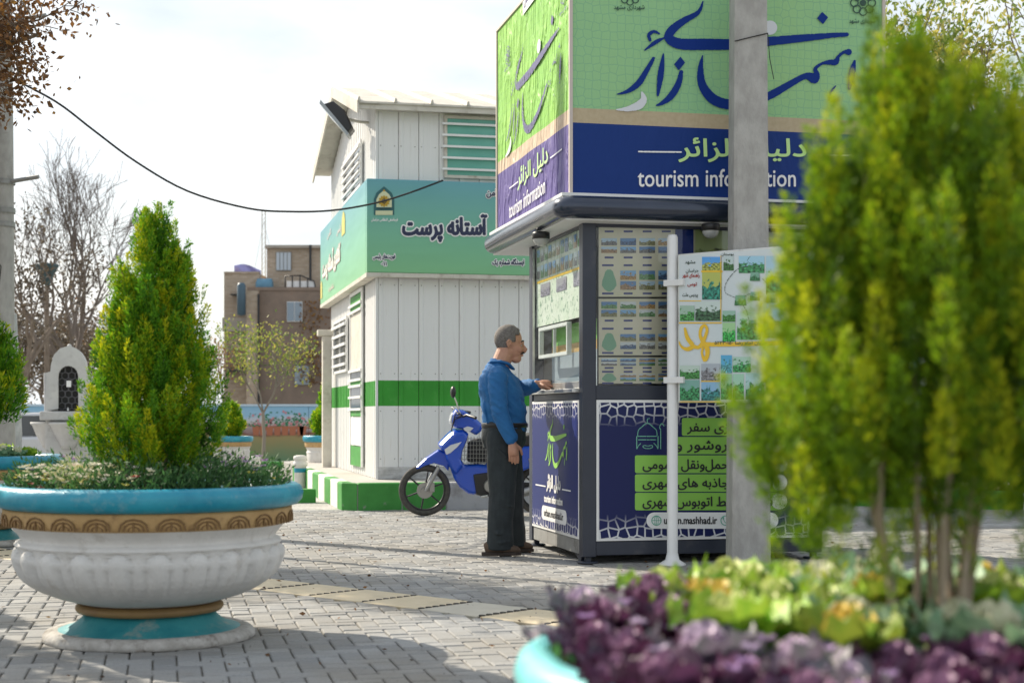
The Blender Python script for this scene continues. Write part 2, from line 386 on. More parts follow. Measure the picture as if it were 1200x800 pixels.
# far part of the paved square, too fine to tell its blocks apart
def brickmat(name, c1, c2, mortar, s, bw, rh, ms=.02, rot=0, bump=.004):
    m = bpy.data.materials.new(name); m.use_nodes = True; t = m.node_tree; n = t.nodes; l = t.links; b = n['Principled BSDF']
    tcn = n.new('ShaderNodeTexCoord'); mpn = n.new('ShaderNodeMapping'); mpn.inputs['Rotation'].default_value = rot if hasattr(rot, '__len__') else (0, 0, rot); l.new(tcn.outputs['Object'], mpn.inputs[0])
    br = n.new('ShaderNodeTexBrick'); br.inputs['Color1'].default_value = (*c1, 1); br.inputs['Color2'].default_value = (*c2, 1); br.inputs['Mortar'].default_value = (*mortar, 1)
    br.inputs['Scale'].default_value = s; br.inputs['Brick Width'].default_value = bw; br.inputs['Row Height'].default_value = rh; br.inputs['Mortar Size'].default_value = ms
    l.new(mpn.outputs[0], br.inputs[0]); nz = n.new('ShaderNodeTexNoise'); nz.inputs['Scale'].default_value = .8; nz.inputs['Detail'].default_value = 8; l.new(tcn.outputs['Object'], nz.inputs['Vector'])
    mr = n.new('ShaderNodeMapRange'); mr.inputs[3].default_value = .72; mr.inputs[4].default_value = 1.28; l.new(nz.outputs[0], mr.inputs[0])
    mm = n.new('ShaderNodeMix'); mm.data_type = 'RGBA'; mm.blend_type = 'MULTIPLY'; mm.inputs[0].default_value = 1; l.new(br.outputs[0], mm.inputs[6]); l.new(mr.outputs[0], mm.inputs[7])
    l.new(mm.outputs[2], b.inputs['Base Color']); b.inputs['Roughness'].default_value = .9
    bp = n.new('ShaderNodeBump'); bp.inputs['Distance'].default_value = bump; l.new(br.outputs[1], bp.inputs['Height']); bp.invert = True; l.new(bp.outputs[0], b.inputs['Normal'])
    return m
far = MB(); far.add([(-9, 1, -.012), (14, 1, -.012), (14, 24.5, -.012), (-9, 24.5, -.012)], [(0, 1, 2, 3)])
paving = obj('paving', far, mat('joint_sand', (.15, .14, .12), 1, c2=(.22, .205, .175), scale=9, bump=.004, bscale=60), kind='structure')
# block colour comes from a per-block tone: real differences between the concrete blocks
def tonemat(name, lo, hi, dirt):
    m = mat(name, lo, .88, c2=lo, scale=30, bump=.0015, bscale=220); t = m.node_tree; n = t.nodes; l = t.links; b = n['Principled BSDF']
    a = n.new('ShaderNodeAttribute'); a.attribute_name = 'tint'; r = n.new('ShaderNodeValToRGB'); r.color_ramp.elements[0].color = (*lo, 1); r.color_ramp.elements[1].color = (*hi, 1); l.new(a.outputs['Fac'], r.inputs[0])
    g_ = n.new('ShaderNodeNewGeometry'); nz = n.new('ShaderNodeTexNoise'); nz.inputs['Scale'].default_value = 1.1; nz.inputs['Detail'].default_value = 10; nz.inputs['Roughness'].default_value = .65; l.new(g_.outputs['Position'], nz.inputs['Vector'])
    mr = n.new('ShaderNodeMapRange'); mr.inputs[1].default_value = .40; mr.inputs[2].default_value = .66; l.new(nz.outputs[0], mr.inputs[0])
    mm = n.new('ShaderNodeMix'); mm.data_type = 'RGBA'; l.new(mr.outputs[0], mm.inputs[0]); l.new(r.outputs[0], mm.inputs[6]); mm.inputs[7].default_value = (*dirt, 1)
    n2 = n.new('ShaderNodeTexNoise'); n2.inputs['Scale'].default_value = 90; n2.inputs['Detail'].default_value = 4; l.new(g_.outputs['Position'], n2.inputs['Vector'])
    m2 = n.new('ShaderNodeMapRange'); m2.inputs[3].default_value = .72; m2.inputs[4].default_value = 1.28; l.new(n2.outputs[0], m2.inputs[0])
    m3 = n.new('ShaderNodeMix'); m3.data_type = 'RGBA'; m3.blend_type = 'MULTIPLY'; m3.inputs[0].default_value = 1; l.new(mm.outputs[2], m3.inputs[6]); l.new(m2.outputs[0], m3.inputs[7])
    l.new(m3.outputs[2], b.inputs['Base Color']); return m
M['paver'] = tonemat('concrete_paver', (.185, .19, .195), (.345, .345, .34), (.235, .22, .195))
BE = Vector((.739, -.674, 0)); BN = Vector((.674, .739, 0)); BP = Vector((-.178, 8.025, 0)); TILE = .455
def paver_block(cx, cy, lx, ly, dz, tone, tilt):
    """bevelled block in world coordinates"""
    hx = lx/2-.0035; hy = ly/2-.0035; c = .006; t = []
    for (z, k) in ((-.03, 0), (dz-.005, 0), (dz, c)):
        for sx, sy in ((-1, -1), (1, -1), (1, 1), (-1, 1)):
            x = sx*(hx-k); y = sy*(hy-k); t.append((x, y, z+(tilt[0]*x+tilt[1]*y if z > -.02 else 0)))
    return t
BF = [(0, 1, 5, 4), (1, 2, 6, 5), (2, 3, 7, 6), (3, 0, 4, 7), (4, 5, 9, 8), (5, 6, 10, 9), (6, 7, 11, 10), (7, 4, 8, 11), (8, 9, 10, 11)]
blocks = []; S_ = .1; O = Vector((-2, 5, 0))
for i in range(-62, 130):
    for j in range(-22, 128):
        k = (i-j) % 4
        if k == 0: cx, cy, lx, ly = i+1, j+.5, .2, .1
        elif k == 3: cx, cy, lx, ly = i+.5, j+1, .1, .2
        else: continue
        p = O+U*(cx*S_)+V*(cy*S_)
        if not (4.3 < p.y < 17.2 and -8 < p.x < 9): continue
        if abs(p.x) > p.y*.36+1.3: continue
        q = p-BP; a = q.dot(BN)
        if .03 < a < TILE-.03 and q.dot(BE) < 6: continue
        blocks.append((p, lx, ly))
def inview(p): return abs(p.x) < p.y*.335 and p.y > 6.02
def hid(p):
    d = (p-Vector((-1.72, 7.3, 0))); return d.length < .5 or (p.x > -.1 and p.y < 7.2)
blocks.sort(key=lambda b: (0 if inview(b[0]) and not hid(b[0]) else 1, b[0].y))
shared = {}
vs = []; fs = []; tn = []
for n_, (p, lx, ly) in enumerate(blocks):
    tone = min(max(RND.gauss(.5, .22), 0), 1); tilt = (RND.gauss(0, .012), RND.gauss(0, .012)); dz = RND.gauss(0, .0012)
    if n_ < 300:
        key = (lx, RND.randrange(14))
        if key not in shared:
            t = paver_block(0, 0, lx, ly, dz, tone, tilt); me = bpy.data.meshes.new('paver'); me.from_pydata(t, [], BF); me.materials.append(M['paver'])
            at_ = me.attributes.new('tint', 'FLOAT', 'POINT'); at_.data.foreach_set('value', [tone]*12); shared[key] = me
        mkobj('paver', shared[key], paving, p, ROT)
    else:
        t = paver_block(0, 0, lx, ly, dz, tone, tilt); b = len(vs)
        vs += [(p.x+U.x*x+V.x*y, p.y+U.y*x+V.y*y, z) for x, y, z in t]; fs += [[b+q for q in f] for f in BF]; tn += [tone]*12
me = bpy.data.meshes.new('pavers'); me.from_pydata(vs, [], fs); me.materials.append(M['paver'])
a_ = me.attributes.new('tint', 'FLOAT', 'POINT'); a_.data.foreach_set('value', tn)
mkobj('paver_field', me, paving, kind='stuff')
f2 = MB(); f2.add([(-9, 16.9, -.008), (12, 16.9, -.008), (12, 24.4, -.008), (-9, 24.4, -.008)], [(0, 1, 2, 3)])
obj('far_paving', f2, brickmat('far_paving_blocks', (.34, .33, .315), (.42, .41, .39), (.2, .19, .18), 1, .2, .1, .006, ROT), kind='structure')
# cream guide tiles with studs along their joints
M['tile'] = mat('cream_tile', (.56, .47, .32), .8, c2=(.62, .53, .38), scale=8, dirt=(.42, .36, .26), dscale=3, dlo=.5, dhi=.75, bump=.001, bscale=150)
M['tile_grey'] = mat('greyed_cream_tile', (.46, .43, .36), .85, c2=(.5, .47, .4), scale=8, bump=.001, bscale=150)
tb = -math.atan2(.674, .739)
for k in range(-13, 7):
    p = BP+BE*(k*TILE)
    t = MB(); s = TILE-.012; t.box(.006, .006, -.03, s, s, .0045+RND.gauss(0, .0008))
    to = obj('guide_tile', t, M['tile_grey'] if k in (-1, 4) else M['tile'], paving, p, tb, bevel=.004, seg=1)
    d = MB()
    for q in range(8): d.box(-.012, .02+q*.054, .0, .012, .044+q*.054, .009)
    obj('joint_stud', d, mat('stud_iron', (.05, .045, .04), .6) if 'stud_iron' not in bpy.data.materials else bpy.data.materials['stud_iron'], to)

# ================================================================== KIOSK
K = Vector((.50, 10.86, 0)); KW = 1.82; KD = 1.63
kiosk = empty('tourist_kiosk', K, ROT, label='dark framed tourist information kiosk, carrying the green and blue banner box', cat='kiosk')
NM = M['navy_metal']
for (x, y) in ((0, 0), (KW-.1, 0), (0, KD-.1), (KW-.1, KD-.1)):
    p = MB().box(x, y, .05, x+.1, y+.1, 2.43); po = obj('post', p, NM, kiosk, bevel=.006)
    f = MB().box(x+.03, y+.03, .012, x+.07, y+.07, .06).lathe([(.0, .006), (.075, .006), (.075, .012), (.07, .018), (0, .018)], 20, (x+.05, y+.05, 0)); obj('foot_plate', f, NM, po)
def beam(name, *a, m=NM): return obj(name, MB().box(*a), m, kiosk, bevel=.004)
beam('base_beam', .1, .008, .06, KW-.1, .06, .158); beam('middle_beam', .1, .008, 1.165, KW-.1, .06, 1.265); beam('top_beam', .1, .008, 2.39, KW-.1, .08, 2.43)
beam('base_beam', .012, .1, .06, .06, KD-.1, .165, m=M['grey_panel']); beam('middle_beam', .012, .1, 1.165, .06, KD-.1, 1.215); beam('top_beam', .012, .1, 2.39, .08, KD-.1, 2.43)
obj('floor_panel', MB().box(.06, .06, .1, KW-.06, KD-.06, .13), M['grey_panel'], kiosk)
obj('back_wall', MB().box(.1, KD-.06, .06, KW-.1, KD-.03, 2.43), M['grey_panel'], kiosk)
obj('side_wall', MB().box(KW-.06, .1, .06, KW-.03, KD-.1, 2.43), M['grey_panel'], kiosk)
obj('ledge', MB().box(-.05, .1, 1.217, .09, KD-.1, 1.245), M['silver'], kiosk, bevel=.004)
obj('ledge_rail', MB().box(.02, .1, 1.247, .07, KD-.1, 1.30), M['silver'], kiosk, bevel=.004)
obj('base_bracket', MB().prism([(.13, .0), (.28, .055), (.1, .055)], 'yz', .02, .055), NM, kiosk)
# roof slab with a bullnose edge
def rrect(x0, y0, x1, y1, r, ins, n=7):
    x0 += ins; y0 += ins; x1 -= ins; y1 -= ins; r = max(r-ins, .002); o = []
    for (cx, cy, a0) in ((x1-r, y0+r, -PI/2), (x1-r, y1-r, 0), (x0+r, y1-r, PI/2), (x0+r, y0+r, PI)):
        for k in range(n): a = a0+PI/2*k/(n-1); o.append((cx+r*math.cos(a), cy+r*math.sin(a)))
    return o
def slab(x0, y0, x1, y1, r, prof, mi=0, mb=None):
    mb = mb or MB(); L_ = [[(p[0], p[1], z) for p in rrect(x0, y0, x1, y1, r, i)] for (i, z) in prof]; n = len(L_[0])
    fs = [(a*n+k, a*n+(k+1) % n, (a+1)*n+(k+1) % n, (a+1)*n+k) for a in range(len(L_)-1) for k in range(n)]
    mb.add(sum(L_, []), fs, mi, True); mb.add(L_[0], [list(range(n))[::-1]], mi); mb.add(L_[-1], [list(range(n))], mi); return mb
pr = [(.075-.075*math.sin(t), 2.50-.078*math.cos(t)) for t in np.linspace(0, PI*.93, 9)]
RX0, RY0, RX1, RY1 = -.25, -.25, 2.32, 2.36
roof = obj('roof', slab(RX0, RY0, RX1, RY1, .16, pr), mat('roof_blue_metal', (.02, .03, .055), .22, metal=.35, c2=(.03, .04, .07), scale=3, dirt=(.16, .15, .14), dscale=5, dlo=.62, dhi=.95, coat=.5), kiosk)
obj('soffit', MB().box(RX0+.09, RY0+.09, 2.412, RX1-.09, RY1-.09, 2.4215), M['white_frame'], roof)
obj('roof_tray', slab(RX0+.06, RY0+.1, RX1-.06, RY1-.06, .02, [(0, 2.578), (0, 2.602)]), M['white_frame'], roof)
for (ux, vy, nm) in ((-.154, .606, 0), (.9, -.15, 0)):
    d = MB().lathe([(0, 0), (.062, 0), (.066, -.012), (.066, -.05), (0, -.05)], 20, (ux, vy, 2.412)); do = obj('lamp_base', d, M['black_plastic'], kiosk)
    e_ = MB(); prf = [(.06*math.cos(t), -.05-.055*math.sin(t)) for t in np.linspace(0, PI/2, 7)]; e_.lathe(prf, 20, (ux, vy, 2.412)); obj('lamp_dome', e_, mat('frosted_dome', (.42, .43, .42), .15, spec=.8), do)
# lower panels with lattice print
def lattice_mat(name, base, line, z0, z1, band, horiz, sunfade=None):
    m = bpy.data.materials.new(name); m.use_nodes = True; t = m.node_tree; n = t.nodes; l = t.links; b = n['Principled BSDF']; b.inputs['Roughness'].default_value = .4; b.inputs['Specular IOR Level'].default_value = .25
    tcn = n.new('ShaderNodeTexCoord'); sp = n.new('ShaderNodeSeparateXYZ'); l.new(tcn.outputs['Object'], sp.inputs[0]); cb = n.new('ShaderNodeCombineXYZ')
    l.new(sp.outputs[horiz], cb.inputs[0]); l.new(sp.outputs[2], cb.inputs[1])
    vo = n.new('ShaderNodeTexVoronoi'); vo.feature = 'DISTANCE_TO_EDGE'; vo.voronoi_dimensions = '2D'; vo.inputs['Scale'].default_value = 15; vo.inputs['Randomness'].default_value = .62; l.new(cb.outputs[0], vo.inputs['Vector'])
    def mth(op, a, b_=None, cl=False):
        q = n.new('ShaderNodeMath'); q.operation = op; q.use_clamp = cl
        for i, x in enumerate((a, b_)):
            if x is None: continue
            if isinstance(x, (int, float)): q.inputs[i].default_value = x
            else: l.new(x, q.inputs[i])
        return q.outputs[0]
    d1 = mth('SUBTRACT', sp.outputs[2], z0); d2 = mth('SUBTRACT', z1, sp.outputs[2]); d = mth('MINIMUM', d1, d2)
    f = mth('SUBTRACT', 1.25, mth('DIVIDE', d, band*.8), True)            # fades towards the middle of the panel
    ln = mth('LESS_THAN', vo.outputs[0], .085)
    gt = mth('LESS_THAN', d, band); fac = mth('MULTIPLY', mth('MULTIPLY', ln, gt), f)
    mm = n.new('ShaderNodeMix'); mm.data_type = 'RGBA'; l.new(fac, mm.inputs[0]); mm.inputs[6].default_value = (*base, 1); mm.inputs[7].default_value = (*line, 1)
    l.new(mm.outputs[2], b.inputs['Base Color']); return m
fp = [on(K, 'y', -.0, 699, 469), on(K, 'y', 0, 949, 633)]
PX0, PX1, PZ0, PZ1 = fp[0].x, fp[1].x, .162, 1.163
panel = obj('front_panel', MB().box(PX0, .0, PZ0, PX1, .02, PZ1), M['white_frame'], kiosk, bevel=.002)
obj('front_print', MB().box(PX0+.02, -.004, PZ0+.02, PX1-.02, 0.001, PZ1-.02), lattice_mat('front_lattice_print', (.008, .014, .085), (.62, .63, .66), PZ0+.02, PZ1-.02, .17, 0), panel)
spn = obj('side_panel', MB().box(.0, .105, .168, .02, KD-.105, 1.163), M['white_frame'], kiosk, bevel=.002)
obj('side_print', MB().box(-.004, .125, .188, .001, KD-.125, 1.143), lattice_mat('side_lattice_print', (.014, .024, .14), (.66, .66, .68), .188, 1.143, .13, 1), spn)
def FPm(d): return lambda x, y: (lambda p: (p.x, -.004-d, p.z))(on(K, 'y', -.004, x, y))
def rnd_rect(x0, y0, x1, y1, r):
    o = []
    for (cx, cy, a0) in ((x1-r, y0+r, -PI/2), (x1-r, y1-r, 0), (x0+r, y1-r, PI/2), (x0+r, y0+r, PI)):
        for k in range(6): a = a0+PI/2*k/5; o.append((cx+r*math.cos(a), cy+r*math.sin(a)))
    return np.array(o)
def flatpoly(mb, pts, mapf, mi=0): return mb.add([mapf(x, y) for x, y in pts], [list(range(len(pts)))], mi)
mb = MB()
for (x0, y0, y1) in ((799, 489.5, 510.3), (790.5, 511.7, 531.8), (744, 533.2, 554), (744, 555.4, 575.8), (744, 577, 597.5)): flatpoly(mb, rnd_rect(x0, y0, 912, y1, 2.2), FPm(.002))
obj('green_text_box', mb, M['box_green'], panel)
mb = MB(); flatpoly(mb, rnd_rect(757.5, 600, 912, 619, 9), FPm(.002))
for y in (521.5, 543.5, 565, 587): flatpoly(mb, disc(913, y, 9.5), FPm(.004))
obj('white_text_box', mb, M['white_print'], panel)
mb = MB(); mf = FPm(.005)
for (tx, x0, x1, y0, y1, off) in (('برنامه ریزی سفر', 805, 905, 508.5, 494.5, .35), ('نقشه،بروشور و کتاب', 765, 905, 530, 516, .35), ('اطلاعات حمل‌ونقل عمومی', 753, 905, 552.5, 538, .35), ('راهنمای جاذبه های شهری', 753, 905, 573.5, 560, .35), ('فروش بلیط اتوبوس شهری', 753, 905, 596, 581.5, .35)):
    if tx.startswith('نقشه'): tx = 'نقشه،بروشور و'; x0 = 792
    lp = fit(tx, x0, x1, 0, (y0-y1)); lp = [np.stack([p[:, 0], y0-p[:, 1]], 1) for p in lp]
    print_mb(mb, lp, mf, .55, off)
lp = fit('urban.mashhad.ir', 778, 840, 0, 8.5, rtl=False); print_mb(mb, [np.stack([p[:, 0], 613.5-p[:, 1]], 1) for p in lp], mf, .5, .25)
obj('black_lettering', mb, M['black_print'], panel)
def ring(x, y, r, wd): return [disc(x, y, r, 24), disc(x, y, r-wd, 24)[::-1]]
mb = MB(); print_mb(mb, ring(769, 609.5, 6, 1.1)+ring(850, 609.5, 6, 1.1), mf, .5)
for sx in (.38, .0): 
    pts = [(769+6*sx*math.cos(t)+0, 609.5+5.6*math.sin(t), .9) for t in np.linspace(0, 2*PI, 13)] if sx else [(769, 604, .9), (769, 609, .9), (769, 615, .9)]
    print_mb(mb, brush(pts), mf, .5)
print_mb(mb, brush([(763.5, 609.5, .9), (769, 609.5, .9), (774.5, 609.5, .9)]), mf, .5)
print_mb(mb, brush([(847.5, 606, 1.8), (848, 609, 1), (850, 612, 1), (853, 612.5, 1.8)]), mf, .5)
# shrine dome and minaret outline above the boxes
for pts in ([(746, 526, 1), (746, 511, 1)], [(771, 526, 1), (771, 511, 1)], [(747, 510.5, 1), (748, 504, 1), (752, 500, 1), (758.5, 495.5, 1), (765, 500, 1), (769, 504, 1), (770, 510.5, 1)], [(747, 511, 1), (758, 511, 1), (770, 511, 1)], [(748, 515, 1), (758, 515, 1), (769, 515, 1)], [(753, 523, 1), (755, 521.5, 1), (759, 522.5, 1), (763, 521.5, 1), (765, 523, 1), (762, 525, 1), (756, 525, 1), (753, 523, 1)],
            [(758.5, 495, 1), (758.5, 491, 1), (761, 490, 1)], [(774, 526, 1), (774, 504, 1), (773, 502, 1), (773, 499, 1), (775.5, 496, 1), (778, 499, 1)], [(746, 526, 1), (748, 522, 1), (751, 519, 1)], [(771, 526, 1), (769, 522, 1), (766, 519, 1)]):
    print_mb(mb, brush(pts), FPm(.003), .5)
obj('line_drawing', mb, mat('teal_line_print', (.16, .45, .33), .5), panel)

# ---- calligraphy of the banner, drawn once as brush strokes in the banner's own picture coordinates
CALLI = [brush(p) for p in (
    [(823.5, 2, 1.5), (818, 15, 5), (801, 25, 8), (788, 35, 10), (783.5, 45, 11), (797, 52, 13), (828, 52.5, 13.5), (856, 52.5, 12.5), (895, 49.5, 11), (943, 45, 8.5), (975, 42, 6), (992, 41, 5)],
    [(823, 66, 2), (820.5, 82, 7), (823, 101, 10), (836, 117, 12), (856, 123, 12), (878, 120, 11), (902, 112, 9.5), (922, 101, 8), (940, 91, 7), (948, 90, 9.5), (954, 93, 11), (957, 88, 7), (955, 81, 4.5), (963, 75, 3.5), (972, 73.5, 6.5), (979, 73, 7.5), (982, 67, 4), (988, 62, 4), (994, 61.5, 8)],
    [(1001, 72, 3), (998, 86, 8), (995, 104, 4)], [(979, 101, 1.5), (973, 109, 3), (971, 118, 2)],
    [(798, 85, 5), (794.5, 99, 7.5), (786, 113, 8), (776, 121, 5), (769, 124, 2)],
    [(777, 64, 2), (774, 87, 7.5), (770.5, 112, 3)],
    [(765.5, 69, 4), (757, 84, 6), (748, 98, 7.5), (736, 107, 5), (723, 111, 1.5)],
    [(772, 40, 2.5), (766, 37.5, 4), (760, 41.5, 4.5), (761.5, 47.5, 4)], [(778, 45, 2), (768, 50, 5), (755, 59.5, 1.5)])]
CALLI = sum(CALLI, [])
DOTS = [np.array([(963, 14.5), (970, 21), (964, 29), (957, 22)]), np.array([(797, 67), (802.5, 74), (795, 83), (789.5, 76)])]
DOTS = [d if np.sum(d[:, 0]*np.roll(d[:, 1], -1)-np.roll(d[:, 0], -1)*d[:, 1]) < 0 else d[::-1] for d in DOTS]
CALLI += DOTS
def ty(tx, x0, x1, yb, h, rtl=True): return [np.stack([p[:, 0], yb-p[:, 1]], 1) for p in fit(tx, x0, x1, 0, h, rtl)]
BIRD = [brush([(722, 129, 1.5), (735, 128, 6), (748, 124, 10), (754, 117, 8), (752, 109, 3)]), [disc(902, 33, 8.5)]]
def rosette(x, y, r):
    o = []
    for k in range(8):
        a = 2*PI*k/8; o += ring(x+r*.68*math.cos(a), y+r*.68*math.sin(a), r*.34, r*.09)
    return o+[disc(x, y, r*.25)]
# banner box
BX0 = -.12; BX1 = 2.246; BY1 = 2.285; BZ0 = 2.60; BZ1 = 4.31
def banner_mat(name, green, tan, navy, axis, zt, zb, wr):
    m = bpy.data.materials.new(name); m.use_nodes = True; t = m.node_tree; n = t.nodes; l = t.links; b = n['Principled BSDF']; b.inputs['Roughness'].default_value = .5; b.inputs['Specular IOR Level'].default_value = .2
    tcn = n.new('ShaderNodeTexCoord'); sp = n.new('ShaderNodeSeparateXYZ'); l.new(tcn.outputs['Object'], sp.inputs[0])
    cb = n.new('ShaderNodeCombineXYZ'); l.new(sp.outputs[axis], cb.inputs[0]); l.new(sp.outputs[2], cb.inputs[1])
    vo = n.new('ShaderNodeTexVoronoi'); vo.feature = 'DISTANCE_TO_EDGE'; vo.voronoi_dimensions = '2D'; vo.inputs['Scale'].default_value = 17; vo.inputs['Randomness'].default_value = .38; l.new(cb.outputs[0], vo.inputs['Vector'])
    r = n.new('ShaderNodeMapRange'); r.inputs[1].default_value = .02; r.inputs[2].default_value = .07; r.inputs[3].default_value = .30; r.inputs[4].default_value = 0; l.new(vo.outputs[0], r.inputs[0])
    g2 = n.new('ShaderNodeTexNoise'); g2.inputs['Scale'].default_value = .9; l.new(cb.outputs[0], g2.inputs['Vector'])
    gg = n.new('ShaderNodeMix'); gg.data_type = 'RGBA'; l.new(g2.outputs[0], gg.inputs[0]); gg.inputs[6].default_value = (*green, 1); gg.inputs[7].default_value = (green[0]*1.5, green[1]*1.12, green[2]*.7, 1)
    ga = n.new('ShaderNodeMix'); ga.data_type = 'RGBA'; l.new(r.outputs[0], ga.inputs[0]); l.new(gg.outputs[2], ga.inputs[6]); ga.inputs[7].default_value = (green[0]*.35, green[1]*.5, green[2]*.8, 1)
    tn_ = n.new('ShaderNodeTexNoise'); tn_.inputs['Scale'].default_value = 30; l.new(cb.outputs[0], tn_.inputs['Vector'])
    tm = n.new('ShaderNodeMix'); tm.data_type = 'RGBA'; l.new(tn_.outputs[0], tm.inputs[0]); tm.inputs[6].default_value = (*tan, 1); tm.inputs[7].default_value = (tan[0]*.8, tan[1]*.75, tan[2]*.7, 1)
    s1 = n.new('ShaderNodeMath'); s1.operation = 'GREATER_THAN'; s1.inputs[1].default_value = zt; l.new(sp.outputs[2], s1.inputs[0])
    s2 = n.new('ShaderNodeMath'); s2.operation = 'GREATER_THAN'; s2.inputs[1].default_value = zb; l.new(sp.outputs[2], s2.inputs[0])
    a1 = n.new('ShaderNodeMix'); a1.data_type = 'RGBA'; l.new(s2.outputs[0], a1.inputs[0]); a1.inputs[6].default_value = (*navy, 1); l.new(tm.outputs[2], a1.inputs[7])
    a2 = n.new('ShaderNodeMix'); a2.data_type = 'RGBA'; l.new(s1.outputs[0], a2.inputs[0]); l.new(a1.outputs[2], a2.inputs[6]); l.new(ga.outputs[2], a2.inputs[7])
    l.new(a2.outputs[2], b.inputs['Base Color'])
    nz = n.new('ShaderNodeTexNoise'); nz.inputs['Scale'].default_value = 5; nz.inputs['Detail'].default_value = 3; nz.inputs['Distortion'].default_value = 1.2
    mpn = n.new('ShaderNodeMapping'); mpn.inputs['Scale'].default_value = (1.6, .5, 1); l.new(cb.outputs[0], mpn.inputs[0]); l.new(mpn.outputs[0], nz.inputs['Vector'])
    bp = n.new('ShaderNodeBump'); bp.inputs['Distance'].default_value = wr; l.new(nz.outputs[0], bp.inputs['Height']); l.new(bp.outputs[0], b.inputs['Normal'])
    return m
GRN = (.23, .50, .31); TAN = (.52, .44, .30); NV = (.006, .034, .185)
bz = lambda y: on(K, 'y', BX0, 760, y).z
ZT = bz(130.5); ZB = bz(147.5)
bfront = banner_mat('banner_front_print', GRN, TAN, NV, 0, ZT, ZB, .01)
bside = banner_mat('banner_sunlit_print', (.20, .48, .11), (.62, .50, .38), (.11, .085, .26), 1, ZT, ZB, .07)  # same print as the front, sunlight painted into its paler, purplish colours
def wavy(fnv, nx_, nz_, amp, seed):
    r = random.Random(seed); ph = [(r.uniform(2, 7), r.uniform(0, 6), r.uniform(.5, 2)) for _ in range(5)]; vs = []
    for j in range(nz_+1):
        for i in range(nx_+1):
            s = i/nx_; t = j/nz_; e = min(s, 1-s, t, 1-t)*8; e = min(e, 1)
            d = sum(math.sin(a*s*3+b+c*t*3) for a, b, c in ph)/5*amp*e; vs.append(fnv(s, t, d))
    return vs, [(j*(nx_+1)+i, j*(nx_+1)+i+1, (j+1)*(nx_+1)+i+1, (j+1)*(nx_+1)+i) for j in range(nz_) for i in range(nx_)]
banner = empty('banner_box', K+U*1.06+V*1.08+Vector((0, 0, BZ0)), ROT, label='large green and blue printed banner box standing on the kiosk roof', cat='banner')
BO = Vector((1.06, 1.08, BZ0))
def bobj(name, mb, m, parent=None, **k):
    o = obj(name, mb, m, parent or banner, **k)
    if parent is None: o.location = -BO
    return o
mb = MB(); v_, f_ = wavy(lambda s, t, d: (BX0+s*(BX1-BX0), BX0+d, BZ0+t*(BZ1-BZ0)), 30, 20, .004, 1); mb.add(v_, f_, 0, True); bf = bobj('front_sheet', mb, bfront)
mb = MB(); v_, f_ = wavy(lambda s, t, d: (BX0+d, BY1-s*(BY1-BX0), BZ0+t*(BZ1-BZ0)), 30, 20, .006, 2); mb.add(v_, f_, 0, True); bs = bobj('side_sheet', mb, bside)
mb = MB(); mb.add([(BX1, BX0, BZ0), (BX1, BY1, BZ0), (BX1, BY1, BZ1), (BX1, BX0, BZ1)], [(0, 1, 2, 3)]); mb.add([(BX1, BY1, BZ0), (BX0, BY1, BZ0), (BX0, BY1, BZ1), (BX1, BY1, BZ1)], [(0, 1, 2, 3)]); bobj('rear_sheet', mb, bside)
mb = MB()
for x, y in ((BX0, BX0), (BX1, BX0), (BX0, BY1), (BX1, BY1)): mb.box(x-.012, y-.012, BZ0, x+.012, y+.012, BZ1+.01)
mb.box(BX0-.012, BX0-.012, BZ1, BX1, BX0+.012, BZ1+.02).box(BX0-.012, BX0+.02, BZ1, BX0+.012, BY1, BZ1+.02)
bobj('corner_trim', mb, mat('pale_cloth_hem', (.55, .48, .44), .7), kind='stuff')
X0F = on(K, 'y', BX0, 668.5, 100).x
def BFm(d): return lambda x, y: (lambda p: (p.x, BX0-.006-d, p.z))(on(K, 'y', BX0, x, y))
def BSm(d):                                                                   # same design on the side sheet
    def f(x, y):
        p = on(K, 'y', BX0, x, y); s = (p.x-BX0)/(BX1-BX0); return (BX0-.008-d, BY1-s*(BY1-BX0), p.z)
    return f
